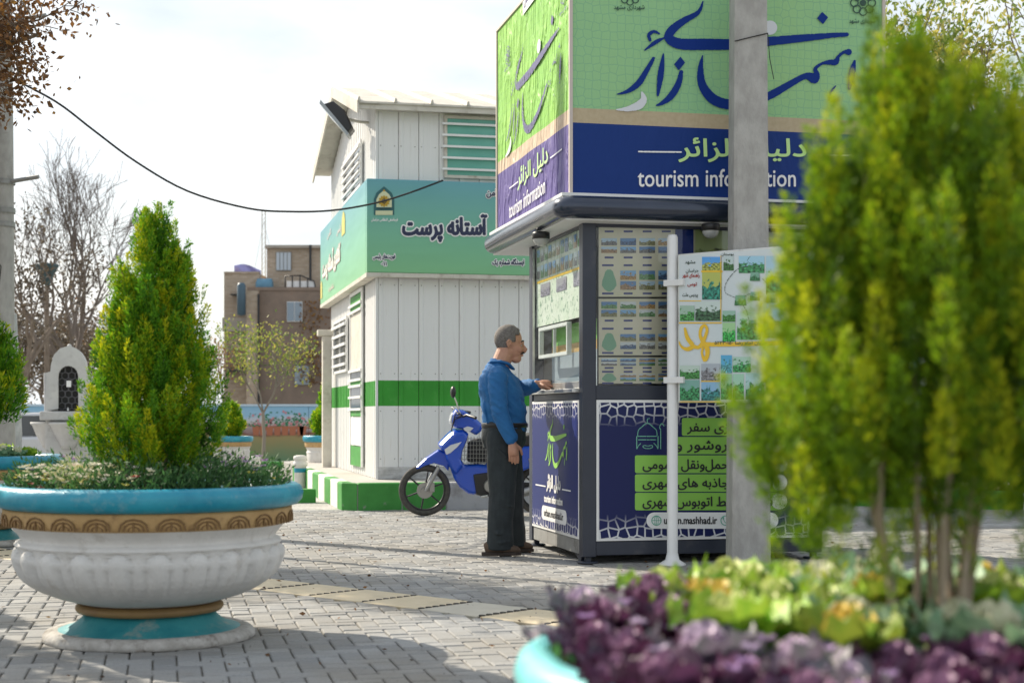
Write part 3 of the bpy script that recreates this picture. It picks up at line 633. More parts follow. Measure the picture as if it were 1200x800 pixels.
for (mf_, par, tag_, cell) in ((BFm, bf, 0, .9), (BSm, bs, 1, 1.4)):
    calm = M['blue_print'] if tag_ == 0 else mat('sunlit_ink_print', (.10, .09, .22), .5)  # side ink is paler: the sunlight on that sheet is in its colour
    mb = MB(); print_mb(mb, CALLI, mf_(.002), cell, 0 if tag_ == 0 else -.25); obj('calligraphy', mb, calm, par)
    mb = MB(); print_mb(mb, BIRD[0], mf_(.0005), cell); print_mb(mb, BIRD[1], mf_(.0005), cell); obj('white_ornament', mb, M['grey_print'], par, kind='stuff')
    mb = MB(); print_mb(mb, ty('دلیل الزائر', 795, 944, 190, 28), mf_(.002), cell*.8, .55); obj('green_lettering', mb, M['pale_green_print'], par)
    mb = MB(); print_mb(mb, ty('tourism information', 747, 932, 219, 20.5, False), mf_(.002), cell*.7, .25)
    print_mb(mb, brush([(748, 178, 1.8), (772, 178.3, 1.8), (798, 178.6, 1.8)]), mf_(.002), cell*.7); print_mb(mb, brush([(955, 182, 1.8), (980, 182.3, 1.8), (1005, 182.6, 1.8)]), mf_(.002), cell*.7)
    if tag_ == 1: flatpoly(mb, [(822, -58), (965, -58), (965, -32), (822, -32)], mf_(.001))
    obj('white_lettering', mb, M['white_print'], par)
    mb = MB(); print_mb(mb, rosette(738, -6, 13), mf_(.002), .8); print_mb(mb, rosette(1011, 4, 15), mf_(.002), .8)
    print_mb(mb, ty('شهرداری مشهد', 719, 755, 13, 7), mf_(.002), .55, .1); print_mb(mb, ty('شهرداری مشهد', 995, 1025, 29, 7), mf_(.002), .55, .1)
    if tag_ == 1: print_mb(mb, ty('شهرداری مشهد مقدس', 830, 957, -38, 16), mf_(.003), .8, .3)
    obj('emblem', mb, mat('dark_green_ink', (.015, .06, .04), .5) if tag_ == 0 else calm, par)
# side panel lettering of the kiosk
def SPm(d):
    """banner picture coordinates squeezed on the side panel"""
    def f(x, y):
        s = (x-700)/330; t = (y-0)/135; return (-.004-d, 1.12-s*.78, .97-t*.34*1.15+.06)
    return f
mb = MB(); print_mb(mb, CALLI, SPm(.003), 1.6, .8); obj('calligraphy', mb, mat('lime_ink', (.30, .62, .10), .5), spn)
def SPy(d): return lambda x, y: (-.004-d, x, y)
def flipx(lp, a): return [np.stack([a-p[:, 0], p[:, 1]], 1) for p in lp]
mb = MB(); print_mb(mb, flipx(fit('دلیل الزائر', 0, .42, .47, .60), 1.02), SPy(.003), .006, .006); print_mb(mb, flipx(fit('tourism information', 0, .56, .385, .44, False), 1.10), SPy(.003), .004, .003)
mb.add([(-.0075, 1.38, .50), (-.0075, 1.05, .50), (-.0075, 1.05, .51), (-.0075, 1.38, .51)], [(0, 1, 2, 3)]); mb.add([(-.0075, .55, .50), (-.0075, .30, .50), (-.0075, .30, .51), (-.0075, .55, .51)], [(0, 1, 2, 3)])
flatpoly(mb, rnd_rect(.42, .245, 1.18, .355, .05), SPy(.002)); obj('white_lettering', mb, M['white_print'], spn)
mb = MB(); print_mb(mb, flipx(fit('urban.mashhad.ir', 0, .58, .275, .33, False), 1.10), SPy(.004), .004, .001); obj('black_lettering', mb, M['black_print'], spn)

# ---- printed photographs
class Prints:
    def __init__(s): s.q = []
    def quad(s, c, ca, cb): s.q.append((c, ca, cb)); return s
    def build(s, name, parent, m, **k):
        me = bpy.data.meshes.new(name); vs = []; fs = []
        for c, _, _ in s.q: b = len(vs); vs += [tuple(p) for p in c]; fs.append((b, b+1, b+2, b+3))
        me.from_pydata(vs, [], fs); uv = me.uv_layers.new(name='UVMap'); A = me.color_attributes.new('ca', 'FLOAT_COLOR', 'POINT'); B = me.color_attributes.new('cb', 'FLOAT_COLOR', 'POINT'); r = RND.random()*50
        for i, (c, ca, cb) in enumerate(s.q):
            o_ = (i*7.31+r, 0)
            for k_, (x, y) in enumerate(((0, 0), (1, 0), (1, 1), (0, 1))): uv.data[i*4+k_].uv = (x+math.floor(o_[0])*2, y)
            for k_ in range(4): A.data[i*4+k_].color = (*ca, 1); B.data[i*4+k_].color = (*cb, 1)
        me.materials.append(m); return mkobj(name, me, parent, **k)
def photo_mat():
    m = bpy.data.materials.new('printed_photographs'); m.use_nodes = True; t = m.node_tree; n = t.nodes; l = t.links; b = n['Principled BSDF']; b.inputs['Roughness'].default_value = .35
    uv = n.new('ShaderNodeTexCoord'); sp = n.new('ShaderNodeSeparateXYZ'); l.new(uv.outputs['UV'], sp.inputs[0])
    a = n.new('ShaderNodeAttribute'); a.attribute_name = 'ca'; c = n.new('ShaderNodeAttribute'); c.attribute_name = 'cb'
    nz = n.new('ShaderNodeTexNoise'); nz.inputs['Scale'].default_value = 3.2; nz.inputs['Detail'].default_value = 6; l.new(uv.outputs['UV'], nz.inputs['Vector'])
    ad = n.new('ShaderNodeMath'); ad.operation = 'MULTIPLY_ADD'; ad.inputs[1].default_value = 1.5; l.new(nz.outputs[0], ad.inputs[0]); l.new(sp.outputs[1], ad.inputs[2])
    r = n.new('ShaderNodeMapRange'); r.inputs[1].default_value = 1.28; r.inputs[2].default_value = 1.36; l.new(ad.outputs[0], r.inputs[0])
    n2 = n.new('ShaderNodeTexNoise'); n2.inputs['Scale'].default_value = 9; n2.inputs['Detail'].default_value = 5; l.new(uv.outputs['UV'], n2.inputs['Vector'])
    r2 = n.new('ShaderNodeMapRange'); r2.inputs[1].default_value = .35; r2.inputs[2].default_value = .65; r2.inputs[3].default_value = .12; r2.inputs[4].default_value = 1.7; r2.clamp = False; l.new(n2.outputs[0], r2.inputs[0])
    g_ = n.new('ShaderNodeMix'); g_.data_type = 'RGBA'; g_.blend_type = 'MULTIPLY'; g_.inputs[0].default_value = 1; l.new(c.outputs['Color'], g_.inputs[6]); l.new(r2.outputs[0], g_.inputs[7])
    mm = n.new('ShaderNodeMix'); mm.data_type = 'RGBA'; l.new(r.outputs[0], mm.inputs[0]); l.new(g_.outputs[2], mm.inputs[6]); l.new(a.outputs['Color'], mm.inputs[7])
    l.new(mm.outputs[2], b.inputs['Base Color']); return m
M['photo'] = photo_mat()
SKYC = [(.20, .45, .75), (.45, .62, .75), (.65, .72, .74), (.10, .25, .5)]; GNDC = [(.08, .25, .05), (.22, .22, .08), (.35, .22, .10), (.12, .3, .10), (.16, .16, .15), (.05, .12, .25), (.42, .25, .06)]
cream = mat('cream_poster_paper', (.66, .66, .47), .5, c2=(.72, .70, .56), scale=5)
def WFm(d): return lambda x, y: (lambda p: (p.x, .035-d, p.z))(on(K, 'y', .035, x, y))
def q4(mf_, x0, y0, x1, y1): return [mf_(x0, y1), mf_(x1, y1), mf_(x1, y0), mf_(x0, y0)]
r7 = random.Random(3)
def leaflet_poster(x0, y0, y1, cols, top):
    mb = MB(); mf_ = WFm(0); flatpoly(mb, [(x0, y1-.8), (x0+cols*22.3+2, y1-.8), (x0+cols*22.3+2, y0+.5), (x0, y0+.5)], mf_)
    po = obj('poster', mb, cream, kiosk); P = Prints(); lab = MB(); gm = MB(); m2 = WFm(.002)
    hs = y1-y0
    for c in range(cols):
        xa = x0+3+c*22.3; xb = xa+18.5
        rows = [(.16, .26), (.28, .37)] + [(.62, .75), (.77, .89)] if top else [(.06, .18), (.20, .32)]+[(.62, .74), (.76, .88)]
        for (a, b) in rows:
            if c == 0 and a > .5: continue
            P.quad(q4(m2, xa, y0+hs*a, xb, y0+hs*b), r7.choice(SKYC), r7.choice(GNDC))
        for t in ((.05, .42, .53, .93) if top else (.37, .51, .93)):
            flatpoly(lab, [(xa+4-(3 if c == 0 and t > .5 else 0), y0+hs*t+2.2), (xb-4, y0+hs*t+2.2), (xb-4, y0+hs*t), (xa+4-(3 if c == 0 and t > .5 else 0), y0+hs*t)], m2)
        if c == 0: flatpoly(gm, [(xa+9.3+8*math.cos(t)*(1+.2*math.sin(3*t)), y0+hs*.76+hs*.16*math.sin(t)) for t in np.linspace(0, 2*PI, 15)[:-1]][::-1], m2)
    P.build('picture', po, M['photo']); obj('caption_bar', lab, M['navy_print'], po); obj('map_shape', gm, mat('map_green_ink', (.22, .45, .30), .6), po)
leaflet_poster(701.5, 266, 348.5, 5, True); leaflet_poster(701.5, 349.5, 417, 4, False); leaflet_poster(701.5, 418, 450, 4, False)
mb = MB(); flatpoly(mb, [(791, 300), (812.5, 300), (812.5, 269), (791, 269)], WFm(.006)); po = obj('poster', mb, M['blue_print'], kiosk, label='small blue poster in the kiosk window')
P = Prints()
P.quad(q4(WFm(.0), 814, 267, 944, 330), (.45, .55, .25), (.35, .42, .12)); P.quad(q4(WFm(.0), 814, 331, 944, 449), (.40, .55, .45), (.25, .38, .12)); P.build('landscape_poster', kiosk, M['photo'])
# side window: maps and pictures above, service hatch below
def WSm(d): return lambda x, y: (lambda p: (.035-d, p.y, p.z))(on(K, 'x', .035, x, y))
yA = KD-.105; yB = .105
mb = MB(); mb.add([(.035, yA, 1.76), (.035, yB, 1.76), (.035, yB, 2.39), (.035, yA, 2.39)], [(0, 1, 2, 3)])
sp_ = obj('poster', mb, mat('mint_map_paper', (.62, .70, .58), .6, c2=(.72, .75, .68), scale=9, detail=9, dirt=(.16, .28, .2), dscale=22, dlo=.54, dhi=.62), kiosk)
P = Prints(); lab = MB()
for i in range(11):
    a = yA-.03-i*.125
    for j, z in enumerate((2.27, 2.14)):
        P.quad([(.032, a, z), (.032, a-.095, z), (.032, a-.095, z+.10), (.032, a, z+.10)], r7.choice(SKYC), r7.choice(GNDC))
    if i % 4 == 1: P.quad([(.031, a, 1.99), (.031, a-.30, 1.99), (.031, a-.30, 2.09), (.031, a, 2.09)], (.35, .33, .38), (.25, .22, .3))
    lab.add([(.033, a, 2.105), (.033, a-.12, 2.105), (.033, a-.12, 2.125), (.033, a, 2.125)], [(0, 1, 2, 3)])
P.build('picture', sp_, M['photo']); obj('yellow_stripe', lab, M['yellow_print'], sp_)
hy0 = on(K, 'x', .03, 633.5, 400).y; hy1 = on(K, 'x', .03, 667, 400).y; hz0, hz1 = 1.50, 1.745
mb = MB(); f_ = .028
mb.box(.012, hy1, hz1-f_, .05, hy0, hz1).box(.012, hy1, hz0, .05, hy0, hz0+f_).box(.013, hy0-f_, hz0+f_, .05, hy0, hz1-f_).box(.013, hy1, hz0+f_, .05, hy1+f_, hz1-f_).box(.02, (hy0+hy1)/2-.008, hz0+f_, .045, (hy0+hy1)/2+.008, hz1-f_)
obj('hatch_frame', mb, M['white_frame'], kiosk, bevel=.003)
obj('service_shelf', MB().box(.1, .15, 1.2, .5, KD-.15, 1.23), M['white_frame'], kiosk)
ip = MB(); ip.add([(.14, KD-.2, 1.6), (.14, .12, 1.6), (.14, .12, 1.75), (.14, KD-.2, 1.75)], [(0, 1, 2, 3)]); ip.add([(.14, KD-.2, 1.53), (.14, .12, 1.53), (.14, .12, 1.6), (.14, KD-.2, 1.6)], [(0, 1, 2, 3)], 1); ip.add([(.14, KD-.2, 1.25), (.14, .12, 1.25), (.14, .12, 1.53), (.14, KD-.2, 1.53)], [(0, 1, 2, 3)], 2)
obj('inner_panel', ip, [mat('inner_green', (.22, .55, .10), .5), mat('inner_orange', (.55, .35, .12), .5), mat('inner_reflection_grey', (.32, .38, .45), .5)], kiosk)  # added panel; its blue-grey area paints the bluish reflection in the side pane
obj('front_glass', MB().add([(.1, .018, 1.265), (KW-.1, .018, 1.265), (KW-.1, .018, 2.39), (.1, .018, 2.39)], [(0, 1, 2, 3)]), thin_glass('front_window_glass', (1, 1, 1), .8), kiosk)
obj('side_glass', MB().add([(.01, KD-.1, 1.30), (.01, .1, 1.30), (.01, .1, 2.39), (.01, KD-.1, 2.39)], [(0, 1, 2, 3)]), thin_glass('side_window_glass', refl=.22), kiosk)
obj('glass_trim', MB().box(.004, KD-.112, 1.3, .02, KD-.1, 2.39).box(.004, .1, 1.3, .02, .112, 2.39), M['silver'], kiosk)

# ================================================================== POLES AND BOARD
def Rz(a): return Matrix.Rotation(a, 4, 'Z')
pc = Vector((( 875-600)/1800*10.66, 10.66, 0))
p = MB(); hw = .115
def octo(h, c=.02): return [(-h+c, -h), (h-c, -h), (h, -h+c), (h, h-c), (h-c, h), (-h+c, h), (-h, h-c), (-h, -h+c)]
vs = [(x, y*.85, 0) for x, y in octo(.135)]+[(x, y*.85, 8.5) for x, y in octo(.088)]
p.add(vs, [(i, (i+1) % 8, 8+(i+1) % 8, 8+i) for i in range(8)]+[list(range(8))[::-1], list(range(8, 16))])
cp = obj('concrete_pole', p, M['polecon'], None, pc+Vector((.01, 0, 0)), ROT*.4, label='weathered square concrete utility pole in front of the kiosk banner', cat='pole', group=None)
obj('tie_wire', MB().tube([(-.119, -.1, 3.62), (0, -.108, 3.65), (.115, -.1, 3.68)], .004, 5).tube([(.112, -.102, 3.68), (.125, -.11, 3.5), (.15, -.12, 3.36)], .003, 5), M['black'], cp)
# information board on two white posts
b0 = Vector(((788-600)/1800*10.8, 10.8, 0)); bd = Vector((.774, -.633, 0)); brz = math.atan2(-.633, .774)
board = empty('information_board', b0, brz, label='white city map board on two round white posts beside the kiosk', cat='information board')
def bl(px, py, c=-.0):
    r = Vector(((px-CX)/FP, 1, (HY-py)/FP)); C0 = Vector((0, 0, H))-b0; n = Vector((.633, .774, 0)); t = (c-C0.dot(n))/r.dot(n); q = C0+r*t
    return (q.dot(bd), c, q.z+0)
for x, top in ((0, 2.30), (1.98, 2.28)):
    pp = obj('board_post', MB().lathe([(0, 0), (.095, 0), (.095, .012), (.05, .04), (.038, .09), (.038, top), (.03, top+.02), (0, top+.025)], 24, (x, 0, 0)), M['white_frame'], board)
    for z in (1.30, 1.98): 
        sx = 1 if x == 0 else -1
        obj('bracket', MB().box(x-.044 if sx > 0 else x-.12, -.05, z-.022, x+.12 if sx > 0 else x+.044, .046, z+.022), M['white_frame'], pp, bevel=.003)
BX_0, BX_1 = .055, 1.925; bz0, bz1 = 1.14, 2.18
obj('board_panel', MB().box(BX_0, -.018, bz0, BX_1, .018, bz1), M['silver'], board, bevel=.006)
mb = MB(); mb.box(BX_0+.015, -.022, bz0+.015, BX_1-.015, -.016, bz1-.015); bp = obj('board_face', mb, mat('board_print', (.66, .70, .72), .35, c2=(.58, .66, .68), scale=1.5), board)
bw = lambda d: (lambda px, py: (lambda q: (q[0], -.024-d, q[2]))(bl(px, py, -.022)))
P = Prints()
for (x0, y0, x1, y1, ca, cb) in ((823, 301, 846, 318, (.10, .35, .75), (.35, .38, .08)), (823, 318, 846, 351, (.45, .50, .12), (.03, .22, .16)), (848, 300, 860, 317, (.5, .6, .6), (.05, .15, .04)),
    (797, 358, 814, 376, (.35, .5, .4), (.07, .28, .07)), (815, 353, 845, 376, (.55, .65, .62), (.05, .12, .06)), (847, 364, 862, 377, (.3, .5, .4), (.06, .22, .05)), (847, 378, 862, 400, (.35, .6, .3), (.05, .40, .08)),
    (797, 428, 820, 444, (.5, .62, .55), (.06, .24, .06)), (822, 426, 844, 446, (.4, .45, .5), (.22, .22, .24)), (797, 445, 820, 469, (.2, .4, .35), (.05, .25, .1)), (822, 447, 844, 469, (.25, .45, .65), (.04, .2, .2)),
    (845, 416, 858, 437, (.10, .40, .65), (.1, .35, .4)), (859, 418, 880, 436, (.4, .6, .5), (.06, .3, .1)), (845, 438, 858, 468, (.3, .55, .3), (.06, .3, .1)), (859, 438, 872, 468, (.35, .6, .45), (.08, .33, .08)), (874, 437, 896, 468, (.4, .6, .6), (.05, .25, .1)), (866, 300, 896, 320, (.35, .6, .75), (.06, .25, .1)), (898, 300, 940, 345, (.4, .6, .7), (.06, .25, .1)), (864, 366, 892, 398, (.5, .65, .6), (.08, .3, .1)), (895, 352, 940, 396, (.3, .5, .7), (.08, .2, .1)), (945, 300, 985, 345, (.4, .6, .6), (.08, .3, .1)), (988, 298, 1030, 340, (.3, .5, .75), (.1, .3, .12)), (1034, 296, 1075, 345, (.5, .65, .5), (.06, .25, .08)), (945, 352, 1000, 392, (.5, .6, .6), (.08, .28, .1)), (1004, 350, 1075, 380, (.35, .55, .7), (.1, .3, .1)), (945, 412, 985, 470, (.3, .5, .5), (.08, .3, .1)), (988, 412, 1030, 472, (.5, .6, .5), (.05, .22, .1)), (1034, 412, 1078, 474, (.25, .45, .7), (.1, .28, .12)), (898, 416, 930, 436, (.2, .45, .7), (.1, .3, .1)), (898, 437, 940, 470, (.3, .5, .6), (.05, .25, .12))):
    w_ = bw(.001); P.quad([w_(x0, y1), w_(x1, y1), w_(x1, y0), w_(x0, y0)], ca, cb)
P.build('picture', bp, M['photo'], kind='stuff')
mb = MB()
MASH = [brush(p) for p in ([(803, 385, 3), (806, 396, 5), (812, 405, 5.5), (806, 409, 5), (799, 406, 3), (796, 400, 1.5)], [(812, 405, 5), (818, 407, 4.5), (823, 403, 5), (827, 394, 4), (829, 386, 4), (826, 381, 3.5), (822, 385, 4), (821, 393, 4), (824, 400, 5), (829, 408, 6), (829, 417, 5), (826, 422, 4), (823, 414, 3), (824, 408, 3)],
    [(826, 403, 5), (840, 403.5, 5), (870, 403, 5), (910, 402, 5.5), (960, 402, 6), (1000, 401, 6), (1030, 400, 6)], [(1030, 400, 5), (1030, 390, 4), (1036, 386, 4), (1038, 396, 5), (1045, 401, 6), (1056, 398, 5), (1062, 390, 4), (1064, 400, 6), (1075, 402, 6), (1078, 390, 4)])]
print_mb(mb, sum(MASH, []), bw(.003), .8)
for (x0, y0, x1, y1) in ((796, 377.5, 846, 379), (822, 317, 847, 319), (844.6, 300, 845.6, 376), (796, 352, 822, 353), (822, 446, 844, 447.3), (797, 470.0, 845, 471)): w_ = bw(.002); flatpoly(mb, [(x0, y1), (x1, y1), (x1, y0), (x0, y0)], w_)
obj('yellow_lettering', mb, M['yellow_print'], bp, kind='stuff')
mb = MB(); print_mb(mb, ty('خیابان امام رضا ۰۵۱-۳۲۲۵', 838, 900, 405.5, 6), bw(.005), .45, .12); 
for pts in ([(878, 312, 1), (864, 316, 1), (852, 330, 1), (850, 342, 1), (858, 347, 1), (868, 350, 1), (880, 344, 1), (893, 348, 1)], [(862, 348, 1), (874, 362, 1), (878, 375, 1), (884, 392, 1)], [(880, 300, 1), (876, 306, 1), (882, 310, 1)], [(893, 326, 1), (905, 335, 1), (925, 330, 1)]): print_mb(mb, brush(pts), bw(.002), .5, -.1)
for (x, y, h) in ((804, 309, 3), (802, 322, 3), (803, 331, 3), (801, 342, 3), (806, 347, 3)): pass
print_mb(mb, ty('مشهد', 803, 815, 310, 5), bw(.002), .4, .1); print_mb(mb, ty('خراسان', 804, 819, 320, 5), bw(.002), .4, .1); print_mb(mb, ty('پردیس ملت', 800, 818, 349, 6), bw(.002), .4, .1); print_mb(mb, ty('بوستان', 845, 860, 300, 4), bw(.002), .4, .1)
obj('dark_lettering', mb, mat('board_dark_ink', (.06, .09, .07), .5), bp, kind='stuff')
mb = MB(); print_mb(mb, ty('راهنمای شهر', 800, 820, 326, 6), bw(.002), .4, .15); print_mb(mb, ty('توس', 806, 817, 336, 5), bw(.002), .4, .15); obj('red_lettering', mb, mat('board_red_ink', (.35, .05, .04), .5), bp, kind='stuff')
P = Prints()
for (x, y, r) in ((885, 325, 6), (868, 353, 7), (885, 348, 6), (882, 380, 5), (905, 350, 7), (925, 360, 7), (915, 325, 6)):
    w_ = bw(.003); P.quad([w_(x-r, y+r*.7), w_(x+r, y+r*.7), w_(x+r*.8, y-r), w_(x-r*.8, y-r)], (.2, .4, .3), (.05, .2, .08))
P.build('small_picture', bp, M['photo'], kind='stuff')
# ================================================================== STREET PLATFORM AND POLICE BOOTH
C0 = Vector((-1.86, 17.0, 0)); PLH = .30
plat = empty('kerbed_platform', C0, ROT, kind='structure')
mb = MB()
mb.prism([(.15, 0), (7.5, 0), (7.5, 9), (0, 9), (0, .12)], 'xy', -.03, PLH-.012); obj('platform_core', mb, M['concrete'], plat)
obj('platform_top', MB().prism([(.28, .13), (7.4, .13), (7.4, 9), (.13, 9), (.13, .22)], 'xy', PLH-.03, PLH-.004), mat('platform_tiles', (.36, .34, .31), .9, c2=(.43, .41, .38), scale=2, bump=.002, bscale=40), plat)
# painted kerb stones: front run, chamfered corner stone, then the left run going back
x = .15; i = 0
while x < 4.2:
    ln = min(.5, 4.2-x); m_ = M['kerb_green'] if x < .68 else (M['kerb_green'] if x < 1.0 else M['kerb_grey']) if 'kerb_grey' in M else M['kerb_green']
    if i == 0: M['kerb_grey'] = mat('kerb_plain_concrete', (.44, .44, .44), .85, c2=(.38, .38, .38), scale=5, dirt=(.25, .24, .23), bump=.003, bscale=40); m_ = M['kerb_green']
    obj('kerb_stone', MB().box(x+.004, -.012, -.02, x+ln-.004, .14, PLH+.004), m_, plat, bevel=.018); x += ln; i += 1
obj('kerb_stone', MB().prism([(.146, -.012), (.146, .14), (.0, .25), (-.012, .125)], 'xy', -.02, PLH+.004), M['kerb_green'], plat, bevel=.01)
y = .125; i = 0
for ln, m_ in ((.45, 'kerb_green'), (.75, 'kerb_white'), (.7, 'kerb_green'), (.75, 'kerb_white'), (.8, 'kerb_green'), (.7, 'kerb_white'), (.8, 'kerb_green'), (.8, 'kerb_white'), (.9, 'kerb_green')):
    obj('kerb_stone', MB().box(-.012, y+.004, -.02, .128, y+ln-.004, PLH+.004), M[m_], plat, bevel=.018); y += ln
# low kerb further left
lk = empty('low_kerb', gp(373, 588, 0), ROT, kind='structure')
for k in range(9):
    obj('kerb_stone', MB().box(-.02-(k+1)*.5, 0, -.02, -.028-k*.5, .16, .16), M['kerb_green'] if k % 2 == 0 else M['kerb_white'], lk, bevel=.015)
B = Vector((-1.59, 18.2, PLH)); BB = Vector((-1.59, 18.2, 0))
booth = empty('police_booth', B, ROT, label='white two storey sheet metal police booth with a green painted band', cat='booth')
BW, BD = 4.4, 5.1; EZ = 4.40                              # heights above the platform
WM, GM = M['white_wall'], M['green_wall']
GZ0, GZ1 = [on(BB, 'y', 0, 450, y).z-PLH for y in (475.5, 445.5)]
# front wall: seamed sheets 0.25 m wide, each sheet a part, joint recessed
x = 0
def sheet(x0, x1, z0, z1, m_, nm='wall_sheet'):
    pr = [(x0+.003, 0), (x0+.010, -.008), (x0+.055, -.008), (x0+.062, 0), (x1-.003, 0), (x1-.003, .02), (x0+.003, .02)]
    return obj(nm, MB().prism(pr, 'xy', z0, z1), m_, booth, fixn=True)
while x < BW-.01:
    x1 = min(x+.245, BW)
    sheet(x, x1, .14, GZ0, WM); sheet(x, x1, GZ0, GZ1, GM, 'green_band_sheet'); sheet(x, x1, GZ1, 2.42, WM)
    sheet(x, x1, 2.42, EZ+.05, WM, 'upper_sheet'); x = x1
obj('skirting', MB().box(0, -.006, 0, BW, .03, .138), mat('stained_base_sheet', (.52, .52, .51), .6, dirt=(.25, .25, .24), dscale=4, dlo=.45, dhi=.65, stretch=(1, 1, 3)), booth)
sc_ = MB()
for zz in (.24, GZ0-.06, GZ1+.08, 2.30, 3.95):
    k = 0
    while k*.245 < BW-.1:
        for dx in (.032, .20): sc_.ball((k*.245+dx, -.011 if dx < .1 else -.002, zz), (.007, .005, .007), 6, 4)
        k += 1
obj('sheet_screws', sc_, M['grey_panel'], booth, kind='stuff')
# left wall: ribbed sheet, openings framed on top of it
def rib_wall(y0, y1, z0, z1f, m_, nm='ribbed_wall'):
    mb = MB(); y = y0; pr = []
    while y < y1-.001:
        for dy, d in ((0, 0), (.10, 0), (.106, -.009), (.150, -.009), (.156, 0)): 
            if y+dy < y1: pr.append((y+dy, d))
        y += .19
    pr.append((y1, 0)); vs = [(d, yy, z0) for yy, d in pr]+[(d, yy, z1f(yy)) for yy, d in pr]; n = len(pr)
    mb.add(vs, [(i+1, i, n+i, n+i+1) for i in range(n-1)]); return obj(nm, mb, m_, booth)
RZ = 5.08; HALF = BD/2
zr = lambda yy: EZ+(RZ-EZ)*(1-abs(yy-HALF)/HALF)-.02
rib_wall(0, BD, .0, lambda yy: GZ0, WM); rib_wall(0, BD, GZ0, lambda yy: GZ1, GM, 'green_ribbed_band'); rib_wall(0, BD, GZ1, lambda yy: 2.6, WM); rib_wall(0, BD, 2.6, zr, WM, 'gable_wall')
obj('rear_wall', MB().box(0.01, BD-.02, 0, BW, BD, EZ), WM, booth); obj('right_wall', MB().prism([(0, 0), (BD, 0), (BD, EZ), (HALF, RZ-.03), (0, EZ)], 'yz', BW-.02, BW), WM, booth)
obj('corner_trim', MB().box(-.03, -.014, 0, .0, .0, EZ+.03), WM, booth)
# roof: sheets from ridge to eave, gable overhang left
rf = MB(); rfp = empty('roof', (0, 0, 0)); rfp.parent = booth
ov = .26; ey = -.22
def rz_(yy): return EZ+.06+(RZ-EZ)*(1-abs(yy-HALF)/HALF)
nsh = 11; sw = (BW+ov+.1)/nsh
for side in (0, 1):
    for k in range(nsh):
        x0 = -ov+k*sw; x1 = x0+sw-.004
        if side == 0: ya, yb = ey, HALF
        else: ya, yb = BD-ey, HALF
        za, zb = rz_(ya), rz_(yb)
        mb = MB(); mb.add([(x0, ya, za), (x1, ya, za), (x1, yb, zb), (x0, yb, zb), (x0, ya, za+.02), (x1, ya, za+.02), (x1, yb, zb+.02), (x0, yb, zb+.02)], [(0, 1, 2, 3), (4, 7, 6, 5), (0, 4, 5, 1), (1, 5, 6, 2), (2, 6, 7, 3), (3, 7, 4, 0)])
        mb.add([(x0-.012, ya-.01, za+.02), (x0+.03, ya-.01, za+.02), (x0+.03, yb, zb+.02), (x0-.012, yb, zb+.02), (x0, ya-.01, za+.07), (x0+.02, ya-.01, za+.07), (x0+.02, yb, zb+.07), (x0, yb, zb+.07)], [(0, 1, 2, 3), (4, 7, 6, 5), (0, 4, 5, 1), (1, 5, 6, 2), (2, 6, 7, 3), (3, 7, 4, 0)])
        obj('roof_sheet', mb, M['pale_metal'], rfp, fixn=True)
obj('eave_board', MB().box(-ov, ey+.02, EZ-.06, BW+.1, ey+.06, EZ+.03), M['pale_metal'], rfp); obj('eave_soffit', MB().box(-.01, ey+.06, EZ-.04, BW, 0, EZ-.02), M['pale_metal'], rfp)
for s_ in (0, 1):
    ya, yb = (ey, HALF) if s_ == 0 else (BD-ey, HALF)
    mb = MB(); mb.add([(-ov-.012, ya, rz_(ya)-.12), (-ov-.012, yb, rz_(yb)-.12), (-ov-.012, yb, rz_(yb)+.03), (-ov-.012, ya, rz_(ya)+.03), (-ov+.012, ya, rz_(ya)-.12), (-ov+.012, yb, rz_(yb)-.12), (-ov+.012, yb, rz_(yb)+.03), (-ov+.012, ya, rz_(ya)+.03)], [(0, 1, 2, 3), (4, 7, 6, 5), (0, 4, 5, 1), (1, 5, 6, 2), (2, 6, 7, 3), (3, 7, 4, 0)])
    obj('barge_board', mb, M['pale_metal'], rfp, fixn=True)
mb = MB(); mb.add([(-ov, ey, rz_(ey)-.01), (0, ey, rz_(ey)-.01), (0, HALF, rz_(HALF)-.01), (-ov, HALF, rz_(HALF)-.01), (0, BD-ey, rz_(ey)-.01), (-ov, BD-ey, rz_(ey)-.01)], [(0, 1, 2, 3), (3, 2, 4, 5)]); obj('gable_soffit', mb, M['pale_metal'], rfp)
# windows and door (sizes read off the photograph on the wall planes)
def fr(x0, x1, z0, z1, nb, glass, ax, nm='barred_window', vb=0, bar=.013, fw=.035):
    """framed opening with horizontal bars; ax 'y': front wall, 'x': left wall (coordinate along y)"""
    def bx(a0, c0, a1, c1, d0, d1): return (a0, d0, c0, a1, d1, c1) if ax == 'y' else (d0, a0, c0, d1, a1, c1)
    D0, D1 = (-.05, -.004) if ax == 'y' else (-.055, -.024)
    mb = MB(); mb.box(*bx(x0, z1-fw, x1, z1, D0, D1)).box(*bx(x0, z0, x1, z0+fw, D0, D1)).box(*bx(x0, z0+fw, x0+fw, z1-fw, D0, D1)).box(*bx(x1-fw, z0+fw, x1, z1-fw, D0, D1))
    f = obj(nm, mb, M['pale_metal'] if ax == 'y' else M['white_frame'], booth)
    obj('window_sheet', MB().box(*bx(x0+fw, z0+fw, x1-fw, z1-fw, D0+.02, D1)), glass, f)
    for k in range(nb):
        z = z0+fw+(z1-z0-2*fw)*(k+.5)/nb; obj('bar', MB().box(*bx(x0-.03, z-bar, x1+.03, z+bar, D0-.03, D0-.003)), M['white_frame'], f)
    for k in range(vb):
        a = x0+(x1-x0)*(k+1)/(vb+1); obj('mullion', MB().box(*bx(a-.015, z0+fw, a+.015, z1-fw, D0-.002, D1)), M['white_frame'], f)
    return f
a = on(BB, 'y', 0, 520, 136); b = on(BB, 'y', 0, 579, 211)
